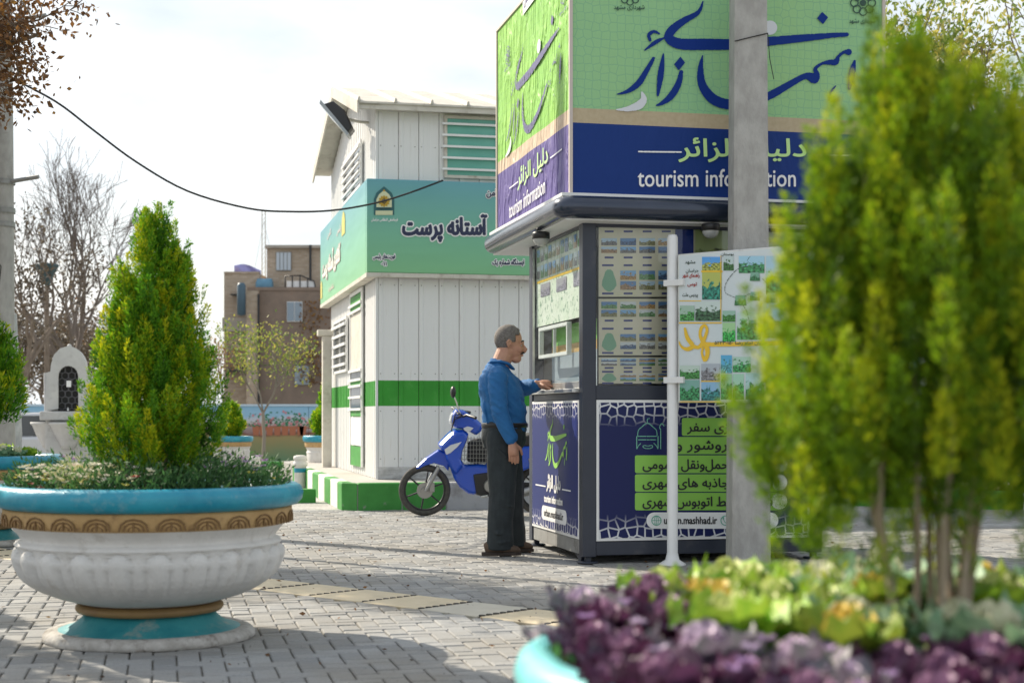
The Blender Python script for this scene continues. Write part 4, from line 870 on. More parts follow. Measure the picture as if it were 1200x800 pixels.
fr(a.x, b.x+.05, b.z-PLH, a.z-PLH, 5, M['teal_glass'], 'y')
def lw(px, y0, y1): p0 = on(BB, 'x', 0, px, y0); p1 = on(BB, 'x', 0, px, y1); return p0.y, p0.z-PLH, p1.z-PLH
y_a, zt, _ = lw(427, 163, 160); y_b, _, zb2 = lw(407, 186, 228)
fr(y_a, y_b, zb2-.15, zt, 5, M['dark_glass'], 'x', vb=1)
y_a, zt, zb_ = lw(410, 370, 435); y_b, _, _ = lw(395, 378, 437)
fr(y_a, y_b, zb_, zt, 5, M['dark_glass'], 'x', vb=1, bar=.018)
y_a, zt, zb_ = lw(428, 336, 546); y_b = lw(414, 340, 540)[0]
D0 = -.05; door = empty('door', (0, 0, 0)); door.parent = booth
mb = MB(); mb.box(D0, y_a, .1, -.024, y_a+.05, zt).box(D0, y_b-.05, .1, -.024, y_b, zt).box(D0, y_a+.05, zt-.05, -.024, y_b-.05, zt); obj('door_frame', mb, M['white_frame'], door)
def dp(f0, f1, m_, nm): return obj(nm, MB().box(D0+.008, y_a+.05, .1+(zt-.15)*f0, -.02, y_b-.05, .1+(zt-.15)*f1), m_, door)
dp(.90, .995, M['kerb_green'], 'door_panel'); dp(.56, .89, M['pale_metal'], 'door_panel'); dp(.50, .555, M['dark_glass'], 'door_pane'); dp(.47, .495, M['kerb_green'], 'door_panel'); dp(.33, .465, M['dark_glass'], 'door_pane'); dp(.29, .325, M['kerb_green'], 'door_panel'); dp(.12, .285, M['white_frame'], 'door_panel'); dp(0, .115, M['kerb_green'], 'door_panel')
for f in (.94, .90, .555, .50, .465, .40, .33): obj('door_bar', MB().box(D0-.02, y_a-.02, .1+(zt-.15)*f-.015, D0+.004, y_b+.02, .1+(zt-.15)*f+.015), M['white_frame'], door)
# wrap-round sign box
def SG(px, py, c=-.15): q = on(BB, 'y', c, px, py); return (q.x, q.y, q.z-PLH)
sz1 = SG(430, 209)[2]; sz0 = SG(430, 319)[2]
def signmat():
    m = bpy.data.materials.new('sign_gradient_print'); m.use_nodes = True; t = m.node_tree; n = t.nodes; l = t.links; b_ = n['Principled BSDF']; b_.inputs['Roughness'].default_value = .4
    tcn = n.new('ShaderNodeTexCoord'); sp = n.new('ShaderNodeSeparateXYZ'); l.new(tcn.outputs['Object'], sp.inputs[0]); mr = n.new('ShaderNodeMapRange'); mr.inputs[1].default_value = sz0; mr.inputs[2].default_value = sz1; l.new(sp.outputs[2], mr.inputs[0])
    r = n.new('ShaderNodeValToRGB'); e = r.color_ramp.elements; e[0].color = (.20, .47, .24, 1); e[1].color = (.12, .34, .40, 1); e.new(.4).color = (.17, .44, .30, 1); l.new(mr.outputs[0], r.inputs[0]); l.new(r.outputs[0], b_.inputs['Base Color'])
    nz = n.new('ShaderNodeTexNoise'); nz.inputs['Scale'].default_value = 3; bp_ = n.new('ShaderNodeBump'); bp_.inputs['Distance'].default_value = .02; l.new(nz.outputs[0], bp_.inputs['Height']); l.new(bp_.outputs[0], b_.inputs['Normal']); return m
sm_ = signmat(); SL = 5.45
sgn = obj('sign_box', MB().box(-.15, -.15, sz0, BW, -.02, sz1), sm_, booth, bevel=.01)
sgl = obj('side_sign_box', MB().box(-.148, -.0, sz0+.002, -.03, SL-.15, sz1-.002), sm_, booth)
obj('sign_edge', MB().box(-.156, -.156, sz0-.05, BW, -.01, sz0-.002).box(-.154, -.01, sz0-.05, -.03, SL-.15, sz0-.002), M['pale_metal'], sgn)
sf = lambda d: (lambda x, y: (lambda q: (q[0], -.153-d, q[2]))(SG(x, y)))
def sgtext(specs, m1, m2, mf_, par, cell, ol):
    o_ = MB(); i_ = MB()
    for tx, x0, x1, yb, h, off in specs:
        lp = ty(tx, x0, x1, yb, h); print_mb(o_, lp, mf_(.004), cell, off+ol); print_mb(i_, lp, mf_(.008), cell, off)
    obj('sign_outline', o_, m1, par, kind='stuff'); obj('sign_lettering', i_, m2, par, kind='stuff')
M['sign_ink'] = mat('sign_navy_ink', (.015, .02, .07), .5)
sgtext([('کلانتری آستانه پرست', 471, 640, 280, 29, .5)][0:0]+[('آستانه پرست', 472, 570, 283, 31, 1.1)], M['white_print'], M['sign_ink'], sf, sgn, .7, 1.5)
sgtext([('فوریت‌های پلیسی', 437, 463, 305, 7.5, .15), ('۱۱۰', 447, 453, 311.5, 5, .15), ('ایستگاه شماره یک', 577, 614, 312, 9, .25), ('ثامن', 570, 585, 232, 10, .4)], M['white_print'], M['sign_ink'], sf, sgn, .4, .8)
mb = MB(); print_mb(mb, ty('فرماندهی انتظامی خراسان', 435, 466, 260, 4.5), sf(.005), .35, .1); obj('sign_caption', mb, M['white_print'], sgn)
arch = lambda s, dy=0: [(450-12*s, 251+dy), (450-12*s, 234), (450-9*s, 226+(1-s)*4), (450, 218.5+(1-s)*14), (450+9*s, 226+(1-s)*4), (450+12*s, 234), (450+12*s, 251+dy)]
mb = MB(); flatpoly(mb, arch(1, 1), sf(.003)); obj('crest_arch', mb, mat('crest_teal', (.02, .11, .12), .5), sgn)
mb = MB(); flatpoly(mb, [(441, 243), (441, 234), (444, 228), (450, 223), (456, 228), (459, 234), (459, 243)], sf(.005)); flatpoly(mb, [(440, 252), (440, 247), (460, 247), (460, 252)], sf(.005)); obj('crest_field', mb, mat('crest_cream', (.60, .62, .40), .5), sgn)
mb = MB(); print_mb(mb, [disc(450, 236, 5.6, 10)]+[disc(450+5.6*math.cos(a), 236+5.6*math.sin(a), 1.3, 6) for a in np.linspace(0, 2*PI, 13)[:-1]], sf(.007), .4); print_mb(mb, [disc(450, 223.5, 1.2)], sf(.007), .3); obj('crest_sun', mb, mat('crest_ochre', (.45, .28, .02), .5), sgn)
mb = MB(); print_mb(mb, ring(450, 236, 2.8, .8)+brush([(450, 232, .8), (450, 240, .8)]), sf(.009), .3); print_mb(mb, brush([(442, 244.5, .7), (450, 244.8, .7), (458, 244.5, .7)]), sf(.009), .3); obj('crest_drawing', mb, M['black_print'], sgn)
def sl(d):
    def f(x, y):
        q = SG(x, y); s = (q[0]+.15)/3.2; return (-.151-d, SL-.15-s*SL, q[2])
    return f
sgtext([('کلانتری آستانه پرست', 452, 585, 290, 34, .9)], mat('sign_faded_pink', (.62, .48, .45), .5), mat('sign_faded_white', (.74, .78, .72), .5), sl, sgl, .9, 1.3)
mb = MB(); print_mb(mb, ty('ایستگاه شماره یک', 500, 540, 312, 9)+ty('پلیس', 560, 590, 246, 12)+ty('ثامن', 490, 520, 234, 10), sl(.004), .5, .2); obj('side_caption', mb, bpy.data.materials['sign_faded_pink'], sgl, kind='stuff')
mb = MB(); flatpoly(mb, [(x+155, y+2) for x, y in arch(.9)], sl(.003)); flatpoly(mb, [(x-10, y+60) for x, y in arch(.6)], sl(.003)); obj('side_crest', mb, mat('crest_orange', (.55, .50, .12), .5), sgl, kind='stuff')
# floodlight on the gable
fl = empty('floodlight', (0, 0, 0), 0, label='black floodlight tilted out from the booth gable', cat='floodlight')
fl.location = at(399, 140, 18.9); 
v_ = [(-.17, -.12, .17), (-.17, .12, .17)]
mb = MB(); pr_ = [(-.20, .17), (-.08, .21), (.06, .10), (.17, -.13), (.12, -.20), (-.20, .12)]
mb.prism(pr_, 'xz', -.14, .14, inset=.08); obj('lamp_housing', mb, M['black_plastic'], fl, fixn=True, bevel=.01)
mb = MB(); mb.prism([(-.225, .21), (-.24, .165), (.10, -.23), (.12, -.20)], 'xz', -.16, .16); obj('lamp_face', mb, mat('lamp_visor_glass', (.30, .32, .33), .15, metal=.3), fl, fixn=True)
obj('mounting_arm', MB().tube([(.1, 0, .0), (.22, .05, -.02), (.34, .12, -.02)], .018, 8), M['pale_metal'], fl)
# metal gate post beside the booth
gpst = gp(384.5, 560, PLH-.0) ; gpst = on(BB, 'x', -.12, 384, 545); gl_ = BB+U*gpst.x+V*gpst.y
g_ = empty('gate_post', Vector((gl_.x, gl_.y, PLH-.01)), ROT, label='pale square metal post with a small cap at the booth rear corner', cat='post')
obj('post_shaft', MB().box(-.08, -.08, 0, .05, .08, 1.93), M['pale_metal'], g_, bevel=.008); obj('post_cap', MB().box(-.15, -.1, 1.93, .08, .1, 2.02), M['pale_metal'], g_, bevel=.01)

# ================================================================== PLANTERS
M['turq'] = mat('turquoise_glazed_paint', (.0, .20, .31), .38, c2=(.015, .29, .40), scale=5, dirt=(.22, .36, .40), dscale=9, dlo=.57, dhi=.8, coat=.15, bump=.004, bscale=22)
M['turq_pale'] = mat('pale_turquoise_paint', (.10, .52, .55), .35, c2=(.22, .62, .62), scale=3, dirt=(.5, .6, .58), dscale=4, dlo=.58, dhi=.8, coat=.3)
M['gold'] = mat('ochre_band_paint', (.40, .25, .10), .7, c2=(.50, .33, .15), scale=9, dirt=(.22, .13, .06), dscale=14, dlo=.55, dhi=.72, bump=.003, bscale=50)
M['bowl'] = mat('white_painted_concrete', (.66, .65, .63), .75, c2=(.58, .57, .55), scale=5, dirt=(.40, .37, .33), dscale=7, dlo=.57, dhi=.8, bump=.003, bscale=55)
M['foot'] = mat('teal_foot_paint', (.02, .22, .26), .5, c2=(.05, .30, .33), scale=5, dirt=(.33, .36, .33), dscale=9, dlo=.56, dhi=.72, bump=.003, bscale=40)
M['base_ring'] = mat('worn_white_base', (.50, .48, .45), .85, c2=(.34, .32, .29), scale=14, dirt=(.12, .10, .08), dscale=9, dlo=.52, dhi=.68, bump=.006, bscale=45)
M['collar'] = mat('bronze_collar_paint', (.28, .17, .06), .55, c2=(.22, .13, .05), scale=6, bump=.002)
NSEG = 220
def gadroon(a, r, z):
    u = ((a*22/(2*PI)) % 1)*2-1
    if z > .45 or z < .19: return r
    if z > .395: e = 1-(u/.62)**2-((z-.395)/.045)**2; k = 1
    else: t = (.395-z)/.21; e = 1-(u/(.62*(1-.3*t)))**2; k = max(0, 1-t)**.7
    return r+.030*k*math.sqrt(e) if e > 0 else (r-.012*k if e > -.5 else r)
def dense(prof, z0, z1, k=3):
    o = []
    for (r0, a0), (r1, a1) in zip(prof[:-1], prof[1:]):
        m = k if z0 < (a0+a1)/2 < z1 else 1
        for i in range(m): o.append((r0+(r1-r0)*i/m, a0+(a1-a0)*i/m))
    return o+[prof[-1]]
pl_meshes = {}
def planter(loc, sc, label, rim='turq', detail=True, group='round pedestal planters on the square'):
    root = empty('pedestal_planter', loc, RND.uniform(0, .2), label=label, cat='planter', group=group)
    root.scale = (sc, sc, sc) if detail else (sc*.56, sc*.56, sc); n = NSEG if detail else 40
    def part(nm, prof, m_, fn=None, nn=None):
        key = (nm, m_, detail)
        if key not in pl_meshes:
            o = obj(nm, MB().lathe(prof, nn or n, fn=fn), M[m_], root); pl_meshes[key] = o.data; return o
        return mkobj(nm, pl_meshes[key], root)
    part('rim', [(.58, .60), (.60, .66), (.635, .715), (.66, .731), (.69, .730), (.713, .716), (.723, .688), (.716, .655), (.695, .633), (.66, .624)], rim, nn=64)
    part('band', [(.655, .626), (.668, .620), (.668, .610), (.661, .56), (.652, .546), (.62, .538)], 'gold', nn=64)
    part('bowl', dense([(.635, .544), (.622, .527), (.602, .505), (.590, .487), (.590, .476), (.610, .469), (.618, .456), (.611, .445), (.606, .43), (.605, .41), (.603, .385), (.597, .355), (.585, .322), (.565, .29), (.53, .26), (.485, .232), (.43, .208), (.37, .19), (.32, .175), (.28, .17)], .22, .47) if detail else [(.635, .544), (.622, .527), (.602, .505), (.590, .487), (.590, .476), (.610, .469), (.618, .456), (.611, .445), (.606, .43), (.605, .41), (.603, .385), (.597, .355), (.585, .322), (.565, .29), (.53, .26), (.485, .232), (.43, .208), (.37, .19), (.32, .175), (.28, .17)], 'bowl', fn=gadroon if detail else None)
    part('collar', [(.27, .172), (.325, .17), (.342, .16), (.345, .147), (.336, .132), (.30, .125)], 'collar', nn=64)
    part('foot', [(.28, .128), (.30, .122), (.318, .10), (.35, .075), (.39, .058), (.435, .047)], 'foot', nn=64)
    part('base_ring', [(.42, .05), (.455, .052), (.478, .042), (.49, .025), (.492, .004), (.485, .0)], 'base_ring', nn=64, fn=lambda a, r, z: r+.004*math.sin(a*13)*math.sin(a*5+1))
    part('soil', [(.60, .655), (.5, .672), (.3, .685), (.0, .69)], 'soil', nn=40)
    if detail:
        if 'arch' not in pl_meshes:
            a_ = MB()
            for k in range(3):
                s = 1-.3*k; pts = []
                for t in np.linspace(0, PI, 7): pts.append((.667-.004*k, .062*s*math.cos(t), .549+.052*s*math.sin(t)**.8))
                a_.tube(pts, .0045, 5, cap=False)
            a_.tube([(.666, 0, .549), (.668, 0, .585)], .005, 5)
            me_o = obj('arch_relief', a_, mat('dark_ochre_relief', (.20, .115, .045), .7), root); pl_meshes['arch'] = me_o.data; me_o.rotation_euler.z = 0
            st = 1
        else: st = 0
        for k in range(st, 26):
            o = mkobj('arch_relief', pl_meshes['arch'], root); o.rotation_euler.z = 2*PI*k/26
    return root
PMID = Vector((-1.72, 7.3, 0)); PFG = Vector((.65, 2.62, 0)); PLE = Vector((( -32-600)/1800*12.6, 12.6, 0))
planter(PMID, 1.0, 'large turquoise rimmed white pedestal planter, lone in the foreground left of the square')
planter(PLE, 1.0, 'turquoise rimmed planter cut by the left picture edge, behind the large planter')
planter(PFG, .895, 'pale turquoise rimmed planter closest to the camera at bottom right', rim='turq_pale')

# ------------------------------------------------------------------ conifers
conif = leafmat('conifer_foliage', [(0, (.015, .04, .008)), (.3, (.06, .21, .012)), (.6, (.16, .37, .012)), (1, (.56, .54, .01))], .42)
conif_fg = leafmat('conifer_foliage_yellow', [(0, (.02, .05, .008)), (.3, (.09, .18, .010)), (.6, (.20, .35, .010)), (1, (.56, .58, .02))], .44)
def egg(s, cone=False):
    if cone: return min(1, s/.20)**.45*(1-max(0, (s-.16)/.84))**.72
    return math.sin(PI*min(s**.62, 1))**.8
def flames(lobes, nf, nl, fl, fr, ll, lw_, seed, surf=.72, up=1.0, cone=False, lean=.32):
    R = np.random.default_rng(seed); P = []; D = []; T = []; Ls = []
    wts = np.array([l[4]*(l[3]-l[2]) for l in lobes]); wts /= wts.sum()
    for k in range(nf):
        lb = lobes[R.choice(len(lobes), p=wts)]; s = R.uniform(.02, .97)**.9; a = R.uniform(0, 2*PI)
        rr = lb[4]*egg(max(s, .015), cone)*(surf+(1-surf)*R.uniform()) * (1.0+.12*R.normal()); z = lb[2]+s*(lb[3]-lb[2])
        if R.uniform() < .25: rr *= R.uniform(.2, .8)
        c = np.array([lb[0]+rr*math.cos(a), lb[1]+rr*math.sin(a), z-fl*.5])
        d = np.array([math.cos(a)*lean*(1-s*.5), math.sin(a)*lean*(1-s*.5), up]); d += R.normal(size=3)*.10; d /= np.linalg.norm(d)
        L_ = fl*R.uniform(.7, 1.3); base = R.normal(.56, .18)
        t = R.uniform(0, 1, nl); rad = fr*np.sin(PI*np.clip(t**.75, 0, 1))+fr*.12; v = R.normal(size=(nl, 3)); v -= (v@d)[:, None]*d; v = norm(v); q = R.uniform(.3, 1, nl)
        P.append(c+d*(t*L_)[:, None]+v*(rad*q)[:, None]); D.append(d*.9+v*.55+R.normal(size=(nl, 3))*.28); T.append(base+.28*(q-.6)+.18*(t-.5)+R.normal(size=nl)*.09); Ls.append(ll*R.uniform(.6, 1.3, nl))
    return np.concatenate(P), np.concatenate(D), np.concatenate(T), np.concatenate(Ls)
def conifer(name, loc, lobes, nf, nl, fl, fr, ll, lw_, seed, label, stems, sr, fol=None, zb=.66, bs_k=.12, cat='conifer', group='clipped conifers growing in planters', **kw):
    root = empty(name, loc+Vector((0, 0, zb)), 0, label=label, cat=cat, group=group)
    P, D, T, Ls = flames(lobes, nf, nl, fl, fr, ll, lw_, seed, **kw); P[:, 2] -= zb
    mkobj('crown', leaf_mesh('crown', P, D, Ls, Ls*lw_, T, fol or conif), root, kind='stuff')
    r = random.Random(seed)
    for k in range(stems):
        a = r.uniform(0, 6.28); s = r.uniform(.25, 1) if stems > 1 else 0; tx, ty_ = math.cos(a)*.17*s, math.sin(a)*.13*s
        top = r.uniform(.75, .95)*max(l[3] for l in lobes)-zb; pts = [(tx*bs_k, ty_*bs_k, -.04)]
        for i in range(1, 7): q = i/6; pts.append((tx*(bs_k+(1.25-bs_k)*q)+r.gauss(0, .006), ty_*(bs_k+(1.25-bs_k)*q)+r.gauss(0, .006), top*(.92 if stems > 1 else 1)*q))
        obj('trunk', MB().tube(pts, [sr*(1-.75*i/6) for i in range(7)], 8), M['bark_pale'], root)
        
    return root
LB_MID = [(0, 0, .80, 2.0, .33), (.12, -.02, .82, 1.84, .24), (-.11, -.07, .82, 1.70, .25), (.19, .03, .84, 1.50, .19), (-.19, .03, .82, 1.45, .19), (.02, -.15, .82, 1.62, .22)]
conifer('conifer', PMID+Vector((.01, 0, 0)), [(a*.85, b, c, d, e*.88) for a, b, c, d, e in LB_MID], 760, 210, .17, .028, .019, .30, 5, 'pointed bright green conifer in the large turquoise rimmed planter', 4, .02, cone=True)
LB_L = [(0, 0, 1.02, 1.93, .28), (.12, -.05, 1.04, 1.75, .22), (-.14, 0, 1.04, 1.7, .20), (.1, .1, 1.04, 1.5, .22)]
conifer('conifer', PLE+Vector((.08, 0, 0)), LB_L, 380, 60, .17, .035, .045, .25, 9, 'rounded dark green conifer cut by the left picture edge', 3, .02)
LB_FG = [(-.05, 0, .94, 1.655, .19), (.055, 0, .94, 1.645, .21), (-.14, 0, .92, 1.49, .13), (.16, .0, .92, 1.58, .15), (0, -.1, .94, 1.55, .19), (0, .12, .94, 1.5, .2), (-.17, .02, .88, 1.3, .11), (.25, 0, .92, 1.45, .14), (.10, -.12, .94, 1.45, .16)]
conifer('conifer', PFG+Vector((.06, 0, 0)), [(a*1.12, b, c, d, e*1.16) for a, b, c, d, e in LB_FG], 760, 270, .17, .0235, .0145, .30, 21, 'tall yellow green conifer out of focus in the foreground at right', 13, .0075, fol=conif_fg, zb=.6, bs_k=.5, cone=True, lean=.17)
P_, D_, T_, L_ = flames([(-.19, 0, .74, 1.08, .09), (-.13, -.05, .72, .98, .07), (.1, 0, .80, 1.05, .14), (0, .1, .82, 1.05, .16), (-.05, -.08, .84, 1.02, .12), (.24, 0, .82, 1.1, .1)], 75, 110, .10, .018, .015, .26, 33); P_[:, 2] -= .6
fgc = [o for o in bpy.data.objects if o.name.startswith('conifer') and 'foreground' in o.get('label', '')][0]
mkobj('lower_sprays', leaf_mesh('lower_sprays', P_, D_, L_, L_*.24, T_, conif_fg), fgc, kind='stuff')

PO = Vector((-4.5, 9.35, 0)); planter(PO, 1.0, 'turquoise rimmed planter added just outside the left picture edge to cast shade')  # unseen planter, added to block sun from the bowl and left paving
conifer('conifer', PO, LB_L, 260, 50, .17, .035, .05, .28, 15, 'dark green conifer added just outside the left picture edge to cast shade', 2, .02)  # unseen conifer, added with its planter as a low sun blocker
conifer('conifer', Vector((-4.7, 8.5, 0)), [(0, 0, .3, 3.5, .52), (.2, 0, .3, 2.8, .4), (-.2, 0, .3, 2.9, .4)], 330, 60, .3, .06, .08, .3, 19, 'tall dark cypress added outside the left picture edge to shade the paving', 1, .05, zb=0, group='cypresses added outside the frame')  # unseen tree, added so its shadow darkens the lower left paving
# ------------------------------------------------------------------ bedding plants
bed = leafmat('bedding_foliage', [(0, (.02, .05, .02)), (.5, (.07, .18, .05)), (.85, (.20, .32, .08)), (1, (.45, .45, .25))], .3)
petal = leafmat('petals', [(0, (.42, .26, .50)), (.35, (.50, .40, .55)), (.5, (.55, .50, .08)), (.7, (.62, .60, .40)), (.85, (.75, .72, .62)), (1, (.35, .02, .02))], .3)
R = np.random.default_rng(4)
n = 11000; a = R.uniform(0, 2*PI, n); rr = .66*np.sqrt(R.uniform(0.02, 1, n)); hgt = (.10+.07*R.uniform(0, 1, n))*(1.15-.35*(rr/.66)**3)*(1+.25*np.sin(a*5+rr*9)); t = R.uniform(.0, 1, n)
P = np.stack([rr*np.cos(a)+R.normal(size=n)*.01, rr*np.sin(a)+R.normal(size=n)*.01, .66+hgt*t+.02], 1)
D = np.stack([np.cos(a)*.4, np.sin(a)*.4, np.full(n, .8)], 1)+R.normal(size=(n, 3))*.55
xl = P[:, 0]; pale = np.clip((.10-np.abs(xl+.25))*8, -.2, .45)*(R.uniform(0, 1, n) > .4)
mkobj('bedding_foliage', leaf_mesh('bedding_foliage', P, D, R.uniform(.02, .042, n), R.uniform(.006, .012, n), np.clip(.38+.25*(t-.5)+R.normal(size=n)*.14+pale, 0, 1), bed), None, PMID, kind='stuff', label='mixed green bedding plants filling the large planter')
def flowers(name, pts, tints, size, npet, loc, label):
    P = []; D = []; T = []
    for (x, y, z), tt in zip(pts, tints):
        for k in range(npet):
            a = 2*PI*k/npet+R.uniform(0, .5); P.append((x, y, z)); D.append((math.cos(a), math.sin(a), R.uniform(.1, .7))); T.append(tt+R.normal()*.02)
    P = np.array(P); D = np.array(D); return mkobj(name, leaf_mesh(name, P, D, size, size*.45, np.array(T), petal), None, loc, kind='stuff', label=label)
pts = []; tt = []
for k in range(70):
    a = R.uniform(-.4, 3.5); r_ = R.uniform(.15, .55); pts.append((r_*math.cos(a), r_*math.sin(a), .66+R.uniform(.13, .2))); tt.append(R.choice([0, .15, .3, .3, .8]))
for k in range(230):
    x = R.normal(-.28, .17); y = R.uniform(-.55, .0)
    if x*x+y*y < .40: pts.append((x, y, .66+R.uniform(.09, .17))); tt.append(R.choice([.72, .8, .85, .7, .62]))
for k in range(26):
    a = R.uniform(PI, 2*PI); pts.append((.6*math.cos(a), .6*math.sin(a), .66+R.uniform(.05, .14))); tt.append(R.choice([.5, .5, .99, .75]))
flowers('small_flowers', pts, tt, .022, 9, PMID, 'small white, yellow and mauve flowers among the bedding plants')

# ------------------------------------------------------------------ ornamental kale
def kale_leaf(m_, w_, l_, seed):
    r = random.Random(seed); nu, nv_ = 7, 4; vs = []
    for i in range(nu):
        u = i/(nu-1)
        for j in range(nv_+1):
            v = (j/nv_)*2-1; wd = w_*(math.sin(PI*min(.12+u*.86, 1)**.9)**.7)
            edge = abs(v)**2*(.3+.7*u); z = .35*l_*u*u*0+l_*.30*math.sin(u*1.3)+edge*.02*math.sin(u*19+v*5+seed)*(l_/.1)+.012*edge*r.uniform(-1, 1)
            vs.append((l_*(.08+.92*u), v*wd, z-.1*wd*(1-v*v)))
    fs = [(i*(nv_+1)+j, (i+1)*(nv_+1)+j, (i+1)*(nv_+1)+j+1, i*(nv_+1)+j+1) for i in range(nu-1) for j in range(nv_)]
    me = bpy.data.meshes.new('leaf'); me.from_pydata(vs, [], fs); me.polygons.foreach_set('use_smooth', [True]*len(fs)); me.materials.append(m_); return me
def kmat(nm, c, c2): return leafmat_simple(nm, c, c2)
def leafmat_simple(nm, c, c2, tr=.3):
    m = mat(nm, c, .5, c2=c2, scale=25, detail=3); t = m.node_tree; n = t.nodes; l = t.links; b = n['Principled BSDF']; out = n['Material Output']
    tr_ = n.new('ShaderNodeBsdfTranslucent'); l.new(b.inputs['Base Color'].links[0].from_socket, tr_.inputs[0]); ms = n.new('ShaderNodeMixShader'); ms.inputs[0].default_value = tr; l.new(b.outputs[0], ms.inputs[1]); l.new(tr_.outputs[0], ms.inputs[2]); l.new(ms.outputs[0], out.inputs[0]); return m
KM = {'lilac': [leafmat_simple('grey_green_kale_outer', (.10, .14, .12), (.22, .18, .24)), leafmat_simple('lilac_kale_inner', (.45, .30, .48), (.65, .55, .66))],
      'purple': [leafmat_simple('purple_kale_outer', (.045, .014, .035), (.10, .035, .085)), leafmat_simple('purple_kale_inner', (.14, .02, .09), (.34, .20, .32))],
      'lime': [leafmat_simple('lime_kale_outer', (.16, .38, .03), (.38, .56, .06)), leafmat_simple('lime_kale_inner', (.42, .55, .08), (.62, .65, .30))],
      'cream': [leafmat_simple('blue_green_kale_outer', (.14, .32, .18), (.34, .50, .30)), leafmat_simple('cream_kale_inner', (.62, .66, .42), (.78, .76, .60))],
      'yellow': [leafmat_simple('olive_kale_outer', (.14, .28, .03), (.3, .38, .05)), leafmat_simple('yellow_kale_inner', (.58, .52, .08), (.62, .44, .10))]}
KP = {}
for kk, (mo, mi) in KM.items():
    KP[kk] = ([kale_leaf(mo, .042, .10, s) for s in (1, 2)], [kale_leaf(mi, .028, .06, s) for s in (3, 4)])
def kale(kind, loc, sc, label, group, parts=True):
    r = RND; root = empty('ornamental_kale', loc, r.uniform(0, 6.28), label=label, cat='ornamental kale', group=group); root.scale = (sc, sc, sc)
    for ring_, (nn, tilt, which, z) in enumerate(((7, .10, 0, .02), (6, -.45, 0, .03), (5, -.75, 1, .045), (4, -1.1, 1, .05))):
        for k in range(nn):
            o = mkobj('leaf', KP[kind][which][k % 2], root, (0, 0, z)); o.rotation_euler = (r.gauss(0, .12), tilt+r.gauss(0, .12), 2*PI*k/nn+ring_*.5+r.gauss(0, .1))
    return root
spots = []
rr_ = random.Random(12)
for tr_ in range(4000):
    a = rr_.uniform(0, 2*PI); q = (.61 if math.sin(a) < .2 else .57)*math.sqrt(rr_.uniform(.03, 1)); x, y = q*math.cos(a), q*math.sin(a)
    if all((x-s[0])**2+(y-s[1])**2 > .118**2 for s in spots) and math.hypot(x-.05, y) > .07: spots.append((x, y))
for (x, y) in spots:
    front = y < -.25-.10*x or x < -.36
    q = math.hypot(x, y)
    if (front and q > .22) or x < -.38: kd = 'purple' if rr_.random() > .16 else 'lilac'
    else: kd = rr_.choice(['lime', 'lime', 'cream', 'lime', 'cream', 'lime', 'yellow'])
    if x > .30 and y > -.22: kd = rr_.choice(['lime', 'cream', 'lime'])
    lab = {'lilac': 'kale with pale lilac heart among the dark purple ones in the closest planter', 'purple': 'dark purple ornamental kale along the near and left edge of the closest planter', 'lime': 'lime green ornamental kale in the middle of the closest planter', 'cream': 'kale with cream heart and blue green leaves in the closest planter', 'yellow': 'kale with yellow orange heart in the closest planter'}[kd]
    pk = kd in ('purple', 'lilac'); kale(kd, PFG+Vector((x, y, (.605 if pk and y < 0 else .625)-.02*(q/.6)**4)), rr_.uniform(.9, 1.2) if pk else rr_.uniform(1.1, 1.5), lab, kd+' kale in the closest planter')
for k in range(20):
    a = rr_.uniform(0, 2*PI); q = rr_.uniform(.18, .52) if k > 9 else .5; a = -2.9+k*.3 if k <= 9 else a
    kale('cream' if k % 3 else 'lime', PLE+Vector((q*math.cos(a), q*math.sin(a), .68)), rr_.uniform(.9, 1.25), 'cream hearted ornamental kale in the planter at the left picture edge' if k % 3 else 'lime green ornamental kale in the planter at the left picture edge', ('cream' if k % 3 else 'lime')+' kale in the left edge planter')
# low flowers between the kales
pts = []; tt = []
for k in range(130):
    a = R.uniform(0, 2*PI); q = .62*math.sqrt(R.uniform(0, 1)); x, y = q*math.cos(a), q*math.sin(a)
    pts.append((x, y, .57+R.uniform(.08, .15))); tt.append(R.choice([0, .1, .15, .3]) if (y < -.1 or x < -.35) else R.choice([.5, .55, .7, .8, .85, .62]))
flowers('small_flowers', pts, tt, .018, 8, PFG, 'small mauve and yellow flowers between the kales of the closest planter')
n = 3500; a = R.uniform(0, 2*PI, n); q = .60*np.sqrt(R.uniform(0, 1, n)); P = np.stack([q*np.cos(a), q*np.sin(a), .57+R.uniform(0, .10, n)*np.where(q*np.sin(a) > -.15, 1, .5)], 1); D = R.normal(size=(n, 3))+np.array([0, 0, 1.2])
mkobj('bedding_foliage', leaf_mesh('bedding_foliage', P, D, .035, .014, R.normal(.45, .2, n), bed), None, PFG, kind='stuff', label='low green foliage between the kales of the closest planter')

# ================================================================== PERSON
def remeshed(mb, voxel, it=3, fac=.5):
    me = bpy.data.meshes.new('tmp'); me.from_pydata(mb.v, [], mb.f); bm = bmesh.new(); bm.from_mesh(me); bmesh.ops.remove_doubles(bm, verts=bm.verts, dist=1e-6); bmesh.ops.recalc_face_normals(bm, faces=bm.faces); bm.to_mesh(me); bm.free()
    o = bpy.data.objects.new('tmp', me); COL.objects.link(o); m = o.modifiers.new('r', 'REMESH'); m.mode = 'VOXEL'; m.voxel_size = voxel; m.use_smooth_shade = True
    s = o.modifiers.new('s', 'SMOOTH'); s.factor = fac; s.iterations = it
    dg = bpy.context.evaluated_depsgraph_get(); r = bpy.data.meshes.new_from_object(o.evaluated_get(dg)); bpy.data.objects.remove(o); bpy.data.meshes.remove(me)
    r.polygons.foreach_set('use_smooth', [True]*len(r.polygons)); return r
from mathutils import noise as mnoise
